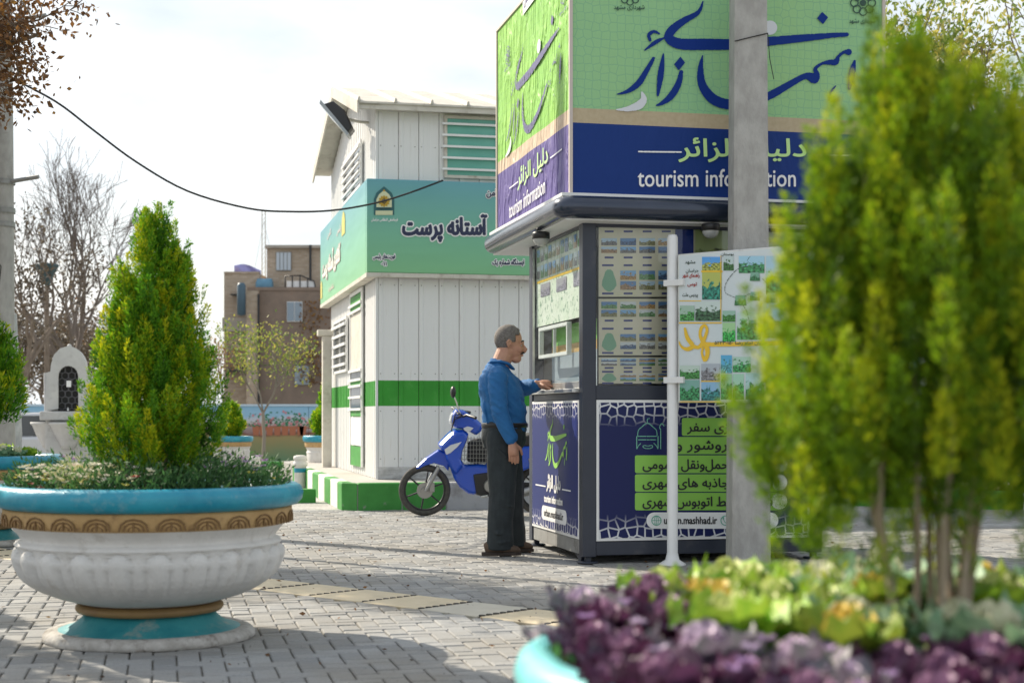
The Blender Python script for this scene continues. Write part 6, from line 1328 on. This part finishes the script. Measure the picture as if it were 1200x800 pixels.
obj('stone_ledge', MB().box(-.42, -.14, .98, .42, .8, 1.12), ST, fo, bevel=.02); obj('pedestal', MB().box(-.34, .0, -.03, .34, .75, .98), ST, fo, bevel=.01)
for (x, y) in ((0, -.02), (-.30, .35)):
    obj('basin', MB().lathe([(0, .52), (.10, .54), (.12, .60), (.20, .75), (.27, .90), (.30, .92), (.30, .95), (.26, .95), (0, .88)], 36, (x, y, 0), fn=lambda a, r, z: r*(1+.05*math.cos(a*16)) if .56 < z < .89 else r), ST, fo)
obj('tap', MB().tube([(0, -.0, 1.15), (0, -.08, 1.17), (0, -.09, 1.13)], .014, 8), M['silver'], fo); obj('finial', MB().ball((0, .3, 2.15), .035, 10, 8), ST, fo)
for s_ in (-1, 1): obj('side_scroll', MB().tube([(s_*.33, .06, 1.12), (s_*.34, .06, 1.72)], .035, 10), ST, fo)
# bins near it
obj('waste_bin', MB().lathe([(0, 0), (.15, 0), (.18, .5), (.19, .55), (.17, .6), (0, .62)], 20), M['black_plastic'], None, Vector(((109-600)/1800*25.5, 25.5, 0)), label='dark waste bin beside the stone fountain', cat='bin')
wb = obj('waste_bin', MB().lathe([(0, 0), (.2, .02), (.26, .25), (.25, .5), (.18, .62), (0, .66)], 20), M['black_plastic'], None, Vector(((209-600)/1800*23, 23, .25)), label='rounded dark bin with a yellow patch behind the large conifer', cat='bin')
obj('yellow_patch', MB().ball((.03, -.22, .36), (.14, .06, .11), 14, 8), M['yellow_print'], wb)
obj('bin_plinth', MB().box(-.2, -.2, -.28, .2, .2, .02), M['concrete'], wb)
# parked cars on the lower street
CARP = mat('silver_car_paint', (.55, .56, .58), .25, metal=.3, coat=.6); CARG = M['dark_glass']
def car(loc, rz, paint, label, sc=1.0):
    c = empty('parked_car', loc, rz, label=label, cat='car', group='cars parked on the street behind the fountain')
    prof = [(-2.1, .35), (-2.12, .62), (-2.0, .82), (-1.25, .95), (.95, .98), (1.9, .93), (2.08, .80), (2.1, .35)]
    obj('body', MB().prism(prof, 'xz', -.82, .82, inset=.02), paint, c, fixn=True, bevel=.06)
    obj('cabin', MB().prism([(-1.15, .93), (-.55, 1.40), (.75, 1.42), (1.45, .96)], 'xz', -.70, .70, inset=.06), paint, c, fixn=True, bevel=.04)
    for s_ in (-1, 1):
        for pl in ([(-1.0, .98), (-.50, 1.34), (.05, 1.35), (.05, .98)], [(.12, .98), (.12, 1.35), (.68, 1.35), (1.25, .99)]): obj('side_window', MB().prism(pl, 'xz', s_*.685, s_*.715), CARG, c, fixn=True)
        for x in (-1.3, 1.3): 
            w2 = obj('wheel', torus(MB(), (x, s_*.78, .31), .23, .08, 24, 8), M['black'], c); obj('hubcap', MB().tube([(x, s_*.74, .31), (x, s_*.86, .31)], .17, 16), M['silver'], w2)
        obj('tail_lamp', MB().box(2.04, s_*.55, .66, 2.12, s_*.80, .80), mat('red_lens', (.4, .02, .02), .3) if 'red_lens' not in bpy.data.materials else bpy.data.materials['red_lens'], c)
        obj('headlamp', MB().box(-2.14, s_*.5, .62, -2.05, s_*.78, .74), M['silver'], c)
    obj('windscreen', MB().add([(-1.13, -.62, .98), (-1.13, .62, .98), (-.60, .58, 1.36), (-.60, -.58, 1.36)], [(0, 1, 2, 3)]), CARG, c); obj('rear_window', MB().add([(1.42, -.62, 1.0), (1.42, .62, 1.0), (.82, .58, 1.38), (.82, -.58, 1.38)], [(0, 3, 2, 1)]), CARG, c)
    return c
car(Vector((-9.6, 29.5, -.30)), math.radians(12), CARP, 'silver parked car seen between the left conifer and the stone fountain')
car(Vector((-11.6, 34.0, -.47)), math.radians(5), mat('white_car_paint', (.7, .7, .7), .3, coat=.5), 'white parked car behind the silver one, partly hidden')
# utility pole at left
up = empty('utility_pole', Vector((-5.17, 15.6, 0)), 0, label='grey round utility pole with metal clamps at the left picture edge', cat='pole')
obj('pole_shaft', MB().lathe([(.125, 0), (.108, 3), (.085, 6), (.07, 9)], 20), M['polecon'], up)
for z, l_ in ((5.05, .28), (3.42, .22), (3.13, .0), (2.99, 0)):
    obj('clamp', MB().lathe([(.122, -.025), (.122, .025)], 20, (0, 0, z)), M['grey_panel'], up)
    if l_: obj('crossarm', MB().tube([(.10, -.05, z), (.13+l_*1.2, -.1, z+.04)], .022, 6), M['grey_panel'], up)
obj('pole_wire', MB().tube([(-.02, -.16, 4.2), (.0, -.17, 3.2), (-.08, -.17, 2.7), (.04, -.18, 2.55), (.02, -.18, 2.35), (-.08, -.17, 2.2)], .006, 5), M['black'], up)
# overhead cable from the pole to the booth
ca = Vector((-5.0, 15.6, 4.62)); cb_ = at(519, 212, 18.0)
pts = [(6, 88), (65, 119), (110, 153), (160, 190), (220, 224), (290, 244), (340, 248), (390, 246.5), (440, 238), (480, 226), (519, 211.5)]
pts = [at(p[0], p[1], 15.6+(18.02-15.6)*i/10) for i, p in enumerate(pts)]
q = smooth_pts([tuple(p) for p in pts], 5); obj('overhead_cable', MB().tube([tuple(p) for p in q], .011, 6), M['black'], None, label='black overhead cable sagging from the left pole to the booth', cat='cable')
# white painted trunk and its crown beyond the left conifer
def branching(mb, p, d, ln, r, depth, rnd, spread=.5, up=.15, nseg=3, kids=(2, 3), tips=None, taper=.62, minr=.004):
    pts = [p]; rr = [r]
    for i in range(nseg):
        d = (d+Vector((rnd.gauss(0, .12), rnd.gauss(0, .12), rnd.gauss(0, .08)+up*.12))).normalized(); p = p+d*(ln/nseg); pts.append(p); rr.append(max(r*(1-.4*(i+1)/nseg), minr))
    mb.tube(pts, rr, 5 if r > .03 else 3, cap=False)
    if depth == 0:
        if tips is not None: tips.append((p, d))
        return
    for k in range(rnd.randint(*kids)):
        a = rnd.uniform(0, 2*PI); sp = spread*rnd.uniform(.5, 1.3); x = d.orthogonal().normalized(); y = d.cross(x); nd = (d+(x*math.cos(a)+y*math.sin(a))*sp+Vector((0, 0, up))).normalized()
        branching(mb, pts[-1 if k < 2 else rnd.randint(1, nseg)], nd, ln*rnd.uniform(.6, .88), max(r*taper*rnd.uniform(.8, 1.05), minr), depth-1, rnd, spread, up, nseg, kids, tips, taper, minr)
    if tips is not None and depth < 3: tips.append((p, d))
def leafy(name, loc, seed, trunk_h, r, ln, depth, label, bark, fol, nleaf, lsz, jit, tints, group, spread=.55, up=.12, cat='tree', kids=(2, 3), lean=(0, 0), minr=.006):
    rnd = random.Random(seed); root = empty(name, loc, 0, label=label, cat=cat, group=group); mb = MB(); tips = []
    tp = Vector((lean[0]*trunk_h, lean[1]*trunk_h, trunk_h)); mb2 = MB(); mb2.tube([(0, 0, -.1), (lean[0]*trunk_h*.5+.03, 0, trunk_h*.5), tp], [r*1.25, r*1.05, r], 10); obj('trunk', mb2, bark, root)
    for k in range(rnd.randint(3, 4)):
        a = rnd.uniform(0, 2*PI); branching(mb, tp-Vector((0, 0, .05)), Vector((math.cos(a)*spread, math.sin(a)*spread, 1)).normalized(), ln, r*.7, depth, rnd, spread, up, 3, kids, tips, minr=minr)
    obj('branches', mb, bark, root, kind='stuff')
    if nleaf:
        Rn = np.random.default_rng(seed); ix = Rn.integers(0, len(tips), nleaf); P = np.array([tips[i][0] for i in ix])+Rn.normal(size=(nleaf, 3))*jit; D = np.array([tips[i][1] for i in ix])+Rn.normal(size=(nleaf, 3))*.9
        cl = Rn.normal(tints[0], tints[1], len(tips))[ix]
        mkobj('crown', leaf_mesh('crown', P, D, Rn.uniform(.6, 1.3, nleaf)*lsz, Rn.uniform(.35, .6, nleaf)*lsz, cl+Rn.normal(size=nleaf)*.12, fol), root, kind='stuff')
    return root
rust = leafmat('autumn_rust_leaves', [(0, (.06, .035, .02)), (.4, (.14, .07, .03)), (.7, (.26, .12, .035)), (1, (.38, .22, .06))], .35)
brown = leafmat('dull_brown_leaves', [(0, (.05, .04, .03)), (.5, (.105, .082, .058)), (1, (.19, .155, .10))], .3)
yellow = leafmat('autumn_yellow_leaves', [(0, (.08, .14, .03)), (.4, (.22, .30, .06)), (.75, (.48, .42, .08)), (1, (.55, .50, .22))], .4)
green = leafmat('mid_green_leaves', [(0, (.02, .05, .015)), (.5, (.05, .10, .02)), (1, (.14, .2, .04))], .3)
BK = M['wood_bark']; TG = 'trees behind the square'
leafy('bare_tree', Vector(((82-600)/1800*44, 44, -.4)), 17, 1.9, .15, 2.0, 6, 'tall leafless tree rising behind the stone fountain', mat('dark_bark', (.17, .14, .12), .95), brown, 0, .1, .1, (.5, .1), TG, spread=.50, up=.13, kids=(2, 3), minr=.0065)
for i, (px, Y, sd_, th, r, ln, dp_, lab, fol, nl, ls, jt, ti) in enumerate((
    (22, 38, 3, 2.0, .12, 1.35, 4, 'brown leaved tree behind the left utility pole', brown, 3200, .12, .28, (.4, .15)),
    (105, 52, 5, 1.0, .10, 1.3, 4, 'purplish brown low tree right of the bare tree', brown, 3000, .13, .38, (.6, .2)),
    (140, 55, 6, 1.0, .10, 1.35, 4, 'sparse pinkish brown tree behind the large conifer', rust, 1300, .12, .4, (.45, .2)),
    (60, 56, 8, 1.0, .12, 1.5, 4, 'broad brown tree far behind the bare tree', brown, 4200, .16, .45, (.5, .2)),
    (10, 54, 14, 1.2, .12, 1.4, 4, 'dark brown tree far behind the left pole', brown, 3600, .16, .45, (.35, .2)))):
    leafy('autumn_tree', Vector(((px-600)/1800*Y, Y, -.4)), sd_, th, r, ln, dp_, lab, BK, fol, nl, ls, jt, ti, TG, spread=.6, up=.08)
yt = leafy('young_tree', Vector(((308-600)/1800*33, 33, 0)), 23, 1.15, .035, .62, 3, 'slender young tree with pale yellow leaves before the mural wall', mat('pale_bark', (.25, .22, .18), .9), yellow, 1500, .085, .16, (.45, .22), TG, spread=.45, up=.25)
leafy('young_tree', Vector(((262-600)/1800*40, 40, 0)), 29, 1.5, .035, .55, 3, 'small orange leaved tree between the large conifer and the brick house', BK, rust, 500, .09, .16, (.85, .15), TG, spread=.4, up=.25)
tw = obj('painted_trunk', MB().tube([(0, 0, -.1), (.02, 0, .8), (-.03, 0, 2.4)], [.19, .17, .15], 12), mat('whitewashed_trunk', (.42, .43, .45), .9, c2=(.3, .31, .33), scale=8, bump=.01, bscale=20), None, Vector(((9-600)/1800*20.5, 20.5, 0)), label='whitewashed tree trunk below the left conifer at the picture edge', cat='tree trunk')
# street lamp behind
lp_ = empty('street_lamp', Vector(((55-600)/1800*42, 42, -.4)), 0, label='old style street lamp with flared teal head, overgrown by brown branches', cat='street lamp')
obj('lamp_column', MB().lathe([(.12, 0), (.09, .5), (.07, 3), (.06, 5.1)], 12), M['wood_bark'], lp_); obj('lamp_head', MB().lathe([(.06, 5.0), (.16, 5.2), (.20, 5.3), (.34, 5.55), (.30, 5.6), (0, 5.62)], 8, sm=False), mat('dark_teal_metal', (.04, .08, .09), .5), lp_)
# ---- brick houses
HY_ = 60.0
def hx(px): return (px-600)/1800*HY_
def hz(py): return H+(HY-py)/1800*HY_
brick = brickmat('pale_brickwork', (.42, .32, .23), (.52, .42, .32), (.40, .36, .31), 1, .23, .075, .008, (PI/2, 0, 0), .01)
house = empty('brick_house', Vector((hx(320), HY_, -.4)), 0, label='brown brick and render house with rooftop room, behind the mural wall', cat='house'); HB = Vector((hx(320), HY_, -.4))
def hb(nm, x0, x1, y0, y1, d0, d1, m_, par=None): o = obj(nm, MB().box(hx(x0)-HB.x, d0, hz(y1)+.4, hx(x1)-HB.x, d1, hz(y0)+.4), m_, par or house); return o
render_ = mat('brown_render', (.20, .155, .125), .95, c2=(.25, .19, .15), scale=2, dirt=(.24, .15, .10), dscale=3, dlo=.6, dhi=.72, bump=.01, bscale=20)
stone_ = mat('pale_cement', (.40, .36, .31), .9, c2=(.33, .3, .26), scale=2)
hb('left_block', 258, 300, 318, 500, .8, 8, brick); hb('cement_band', 257, 295, 371, 387, .6, .8, stone_); hb('rooftop_room', 306, 373, 286, 345, 1.4, 7, brick); hb('room_coping', 304.5, 374, 283, 286.5, 1.2, 7.2, stone_)
hb('front_block', 291, 450, 340, 500, 0, 7.5, render_); hb('brick_pilaster', 290, 304, 341, 500, -.25, 0, brick); hb('parapet', 290, 450, 336.5, 340.3, -.05, .3, render_); hb('left_parapet', 258, 300, 316, 318.3, .75, 1.0, brick)
hb('drain_pipe', 303.5, 305.5, 345, 500, -.35, -.26, M['black_plastic'])
def hwin(x0, x1, y0, y1, d, n_, fr_=None, gl=None):
    f = hb('window', x0, x1, y0, y1, d-.06, d+.02, fr_ or M['grey_panel']); k = (x1-x0)/n_
    for i in range(n_): hb('pane', x0+k*i+.5, x0+k*(i+1)-.5, y0+.8, y1-.8, d-.09, d-.05, gl or mat('house_glass', (.22, .28, .34), .15, spec=.8) if 'house_glass' not in bpy.data.materials else (gl or bpy.data.materials['house_glass']), f)
hwin(317.5, 335.5, 291, 313.5, 1.38, 4, gl=mat('frosted_pane', (.45, .50, .55), .3)); hwin(336.5, 354.5, 353.5, 377, -.02, 2, fr_=M['white_frame']); hwin(345.5, 363, 428, 451, -.02, 2); hwin(274.5, 280.5, 345, 367, .78, 1); hwin(262, 288, 408, 430, .78, 1, gl=mat('dim_pane', (.25, .15, .10), .3))
hb('awning', 268, 281, 343.5, 345, .3, .78, M['black_plastic']); hb('balcony_slab', 262, 296, 433, 435, .0, .8, M['black_plastic'])
tk = obj('vent_stack', MB().tube([(0, 0, 0), (0, 0, 1.9)], .05, 8), M['black_plastic'], house, Vector((hx(359)-HB.x, 1.2, hz(340)+.4)))
for i, (x0, x1, y0, y1, d, lab) in enumerate(((281, 291, 333, 371, -.6, 'tall dark blue water tank on the side of the brick house'), (296.5, 316, 324, 343, .8, 'pale blue water tank lying on the brick house roof'))):
    r_ = (hx(x1)-hx(x0))/2; t = MB()
    if i == 0: t.lathe([(0, 0), (r_, .04), (r_, hz(y0)-hz(y1)-.1), (r_*.7, hz(y0)-hz(y1)), (0, hz(y0)-hz(y1))], 18)
    else: t.tube([(-r_, 0, .32), (-r_+.05, 0, .32), (r_-.05, 0, .32), (r_, 0, .32)], [.2, .31, .31, .2], 18)
    obj('water_tank', t, M['tank'] if i else mat('tank_dark_blue', (.06, .11, .15), .5), None, Vector(((hx(x0)+hx(x1))/2, HY_+d, hz(y1))), label=lab, cat='water tank', group='rooftop water tanks')
am = empty('antenna_mast', Vector((hx(294.5), HY_+3, hz(320))), 0, label='thin lattice antenna mast above the brick house', cat='antenna')
for dx in (-.07, .07): obj('mast_leg', MB().box(dx-.018, -.02, 0, dx+.018, .02, hz(234)-hz(320)), M['pale_metal'], am)
lm_ = MB()
for k in range(14): lm_.tube([(-.07, 0, k*.2), (.07, 0, k*.2+.2)], .008, 3)
obj('mast_lacing', lm_, M['pale_metal'], am, kind='stuff'); obj('guy_wire', MB().tube([(0, 0, 2.4), (-.45, 0, 0)], .006, 3), M['black'], am); obj('guy_wire', MB().tube([(0, 0, 2.4), (.5, 0, .3)], .006, 3), M['black'], am)
cl = MB(); v_, f_ = wavy(lambda s, t, d: (hx(269)+s*(hx(301)-hx(269)), HY_+1+d, hz(319)+t*(.36-.12*s+.10*math.sin(s*4))), 16, 5, .2, 4); cl.add(v_, f_, 0, True); cr = obj('hanging_cloth', cl, mat('violet_cloth', (.28, .26, .55), .8, c2=(.36, .34, .62), scale=1), None, label='violet cloth strung along the brick house roof edge', cat='cloth')
rfm = empty('roof_frame', Vector((hx(349), HY_+.6, hz(340))), 0, label='white boarded black metal railing frame on the brick house roof', cat='railing')
pts2 = [(hx(x)-hx(349), hz(y)-hz(340)) for x, y in ((331.5, 340), (331.5, 322), (350, 321), (366, 328), (368, 340))]
obj('rail', MB().tube([(p[0], 0, p[1]) for p in pts2], .03, 5), M['black_plastic'], rfm)
for x, y in ((340, 321.5), (349, 321), (358, 325)): obj('upright', MB().tube([(hx(x)-hx(349), 0, 0), (hx(x)-hx(349), 0, hz(y)-hz(340))], .025, 5), M['black_plastic'], rfm)
obj('white_board', MB().box(hx(333)-hx(349), .05, .15, hx(366)-hx(349), .08, .42), M['white_print'], rfm)
# dry climber on the house wall
Rn = np.random.default_rng(8); n = 900; P = np.stack([hx(1)*0+Rn.uniform(hx(350), hx(398), n), np.full(n, HY_-.12)+Rn.normal(size=n)*.06, Rn.uniform(hz(452), hz(352), n)], 1); P = P[(np.sin(P[:, 0]*3)+np.cos(P[:, 2]*2.2)+Rn.normal(size=len(P))*.8) > -.1]
mkobj('dry_climber', leaf_mesh('dry_climber', P, Rn.normal(size=(len(P), 3)), .13, .06, Rn.normal(.7, .2, len(P)), rust), None, kind='stuff', label='dry reddish climber on the brown rendered wall')

# ================================================================== OFF-FRAME AND RIGHT SIDE
# plane tree whose leafy branch hangs in at the top left, and which shades the foreground
pt = Vector((-7.0, 14.6, 0)); ptree = empty('plane_tree', pt, 0, label='rust leaved plane tree whose branches hang in at the top left', cat='tree', group=TG)
obj('trunk', MB().tube([(0, 0, -.1), (.1, 0, 1.5), (.3, -.05, 3.0)], [.28, .22, .18], 12), BK, ptree)
mb = MB(); tips = []; rnd = random.Random(44)
for (tx, ty2, tz) in ((-3.85, 11.7, 3.78), (-3.55, 11.5, 3.90), (-3.95, 11.6, 4.2), (-4.2, 11.9, 3.7), (-3.75, 11.9, 4.1), (-4.2, 12.2, 4.6), (-5.2, 12.6, 5.2), (-5.6, 14, 5.4), (-4.4, 13.0, 5.3), (-7.2, 13.6, 5.2), (-7.5, 16, 5.0)):
    tx -= pt.x; ty2 -= pt.y
    p0 = Vector((.3, -.05, 2.9)); p2 = Vector((tx, ty2, tz)); p1 = p0.lerp(p2, .5)+Vector((0, 0, .5)); mb.tube([p0, p0.lerp(p1, .5)+Vector((0, 0, .15)), p1, p2], [.10, .08, .045, .012], 6)
    for s in np.linspace(.5, 1, 9):
        c = p1.lerp(p2, (s-.5)*2)
        for k in range(2): branching(mb, c, Vector((rnd.gauss(0, 1), rnd.gauss(0, 1), rnd.gauss(.0, .6))).normalized(), .2, .01, 2, rnd, .7, .0, 2, (2, 3), tips, minr=.004)
obj('branches', mb, BK, ptree, kind='stuff'); Rn = np.random.default_rng(6); nl = 22000; ix = Rn.integers(0, len(tips), nl); P = np.array([tips[i][0] for i in ix])+Rn.normal(size=(nl, 3))*.10
mkobj('crown', leaf_mesh('crown', P, Rn.normal(size=(nl, 3))+np.array([0, 0, -.5]), Rn.uniform(.03, .075, nl), Rn.uniform(.018, .04, nl), Rn.normal(.5, .2, nl), rust), ptree, kind='stuff')
# hedge, kerb and trees to the right
hg = empty('hedge_kerb', (0, 0, 0), 0, kind='structure')
for k in range(12):
    a = Vector((3.2+k*.85, 18.6-k*.45, 0)); obj('kerb_stone', MB().box(0, -.08, -.03, .94, .08, .20), M['kerb_green'] if k % 3 else M['kerb_white'], hg, a, -.487, bevel=.015)
Rn = np.random.default_rng(12); n = 16000; u_ = Rn.uniform(0, 1, n); P = np.stack([3.6+u_*11+Rn.normal(size=n)*.1, 20.2-u_*4.6+Rn.uniform(-.8, .9, n), Rn.uniform(0, 1, n)**.8*(1.15+.3*np.sin(u_*20))], 1)
mkobj('hedge', leaf_mesh('hedge', P, Rn.normal(size=(n, 3))+np.array([0, 0, .6]), .10, .05, Rn.normal(.42, .2, n), green), None, kind='stuff', label='loose green hedge behind the green kerb at right')
n = 2600; u_ = Rn.uniform(0, 1, n); P = np.stack([3.9+u_*8, 19.4-u_*3.4+Rn.uniform(-.7, .3, n), Rn.uniform(.1, 1.3, n)], 1)
mkobj('yellow_hedge_leaves', leaf_mesh('yellow_hedge_leaves', P, Rn.normal(size=(n, 3)), .09, .05, Rn.normal(.6, .2, n), yellow), None, kind='stuff', label='yellowing leaves in the hedge at right')
obj('verge_soil', MB().add([(3.4, 19.0, .02), (14, 13.6, .02), (17, 19, .02), (4.5, 24, .02)], [(0, 1, 2, 3)]), mat('leaf_litter', (.12, .10, .06), 1, c2=(.22, .19, .10), scale=6, bump=.02, bscale=20), kind='structure')
bw_ = empty('blue_wall', Vector((4, 27, 0)), -.1, label='pale blue painted wall beyond the hedge at right', cat='wall')
for k in range(7): obj('wall_section', MB().box(k*2, 0, -.05, k*2+1.99, .2, 1.95), mat('pale_blue_wall', (.30, .46, .60), .8, c2=(.45, .55, .62), scale=.8, detail=7) if k == 0 else bpy.data.materials['pale_blue_wall'], bw_)
for i, (x, y, sd_, th, r, ln, dp_, lab, fol, nl, ls, jt, ti, sp) in enumerate((
    (6.0, 24.5, 31, 2.4, .16, 1.75, 5, 'yellow green autumn tree above the foreground conifer, nearest the banner', yellow, 9000, .11, .25, (.5, .2), .5),
    (8.6, 23.0, 35, 2.2, .16, 1.8, 5, 'autumn tree with dark bare limbs at the top right corner', yellow, 9000, .11, .25, (.6, .2), .55),
    (7.6, 27.5, 37, 1.8, .14, 1.6, 5, 'brown twiggy tree right of the foreground conifer', rust, 3800, .09, .28, (.6, .2), .55),
    (10.5, 21.5, 39, 1.2, .14, 1.3, 4, 'green leafy tree at the right picture edge', green, 8000, .13, .3, (.5, .2), .6),
    (6.2, 21.8, 41, .9, .10, .8, 4, 'low green tree behind the hedge near the kiosk', green, 6000, .11, .25, (.5, .2), .6))):
    leafy('autumn_tree' if fol is not green else 'leafy_tree', Vector((x, y, 0)), sd_, th, r, ln, dp_, lab, BK, fol, nl, ls, jt, ti, TG, spread=sp, up=.1, minr=.008)

# fallen leaves and grit on the paving
Rn = np.random.default_rng(77); n = 420; P = np.stack([Rn.uniform(-4, 3.5, n), 5.5+11*Rn.uniform(0, 1, n)**1.2, np.full(n, .006)], 1); D = np.stack([Rn.normal(size=n), Rn.normal(size=n), np.abs(Rn.normal(size=n))*.15], 1)
mkobj('fallen_leaves', leaf_mesh('fallen_leaves', P, D, Rn.uniform(.015, .045, n), Rn.uniform(.008, .022, n), Rn.normal(.4, .2, n), rust), None, kind='stuff', label='small dry leaves scattered over the paving')
n = 2600; P = np.stack([Rn.uniform(-4, 3.5, n), 5.4+9*Rn.uniform(0, 1, n)**1.4, np.full(n, .003)], 1)
mkobj('grit', leaf_mesh('grit', P, Rn.normal(size=(n, 3))*np.array([1, 1, .2]), Rn.uniform(.003, .011, n), Rn.uniform(.003, .008, n), Rn.normal(.5, .3, n), leafmat('grit_tones', [(0, (.06, .055, .05)), (.5, (.2, .19, .17)), (1, (.45, .43, .4))], 0)), None, kind='stuff', label='grit and crumbs lying on the paving')

tp_ = empty('thin_post', Vector((-5.1, 14.2, 0)), 0, label='thin steel post standing just outside the left picture edge', cat='post')
obj('post_tube', MB().tube([(0, 0, 0), (0, 0, 5.6)], .045, 10), M['grey_panel'], tp_)
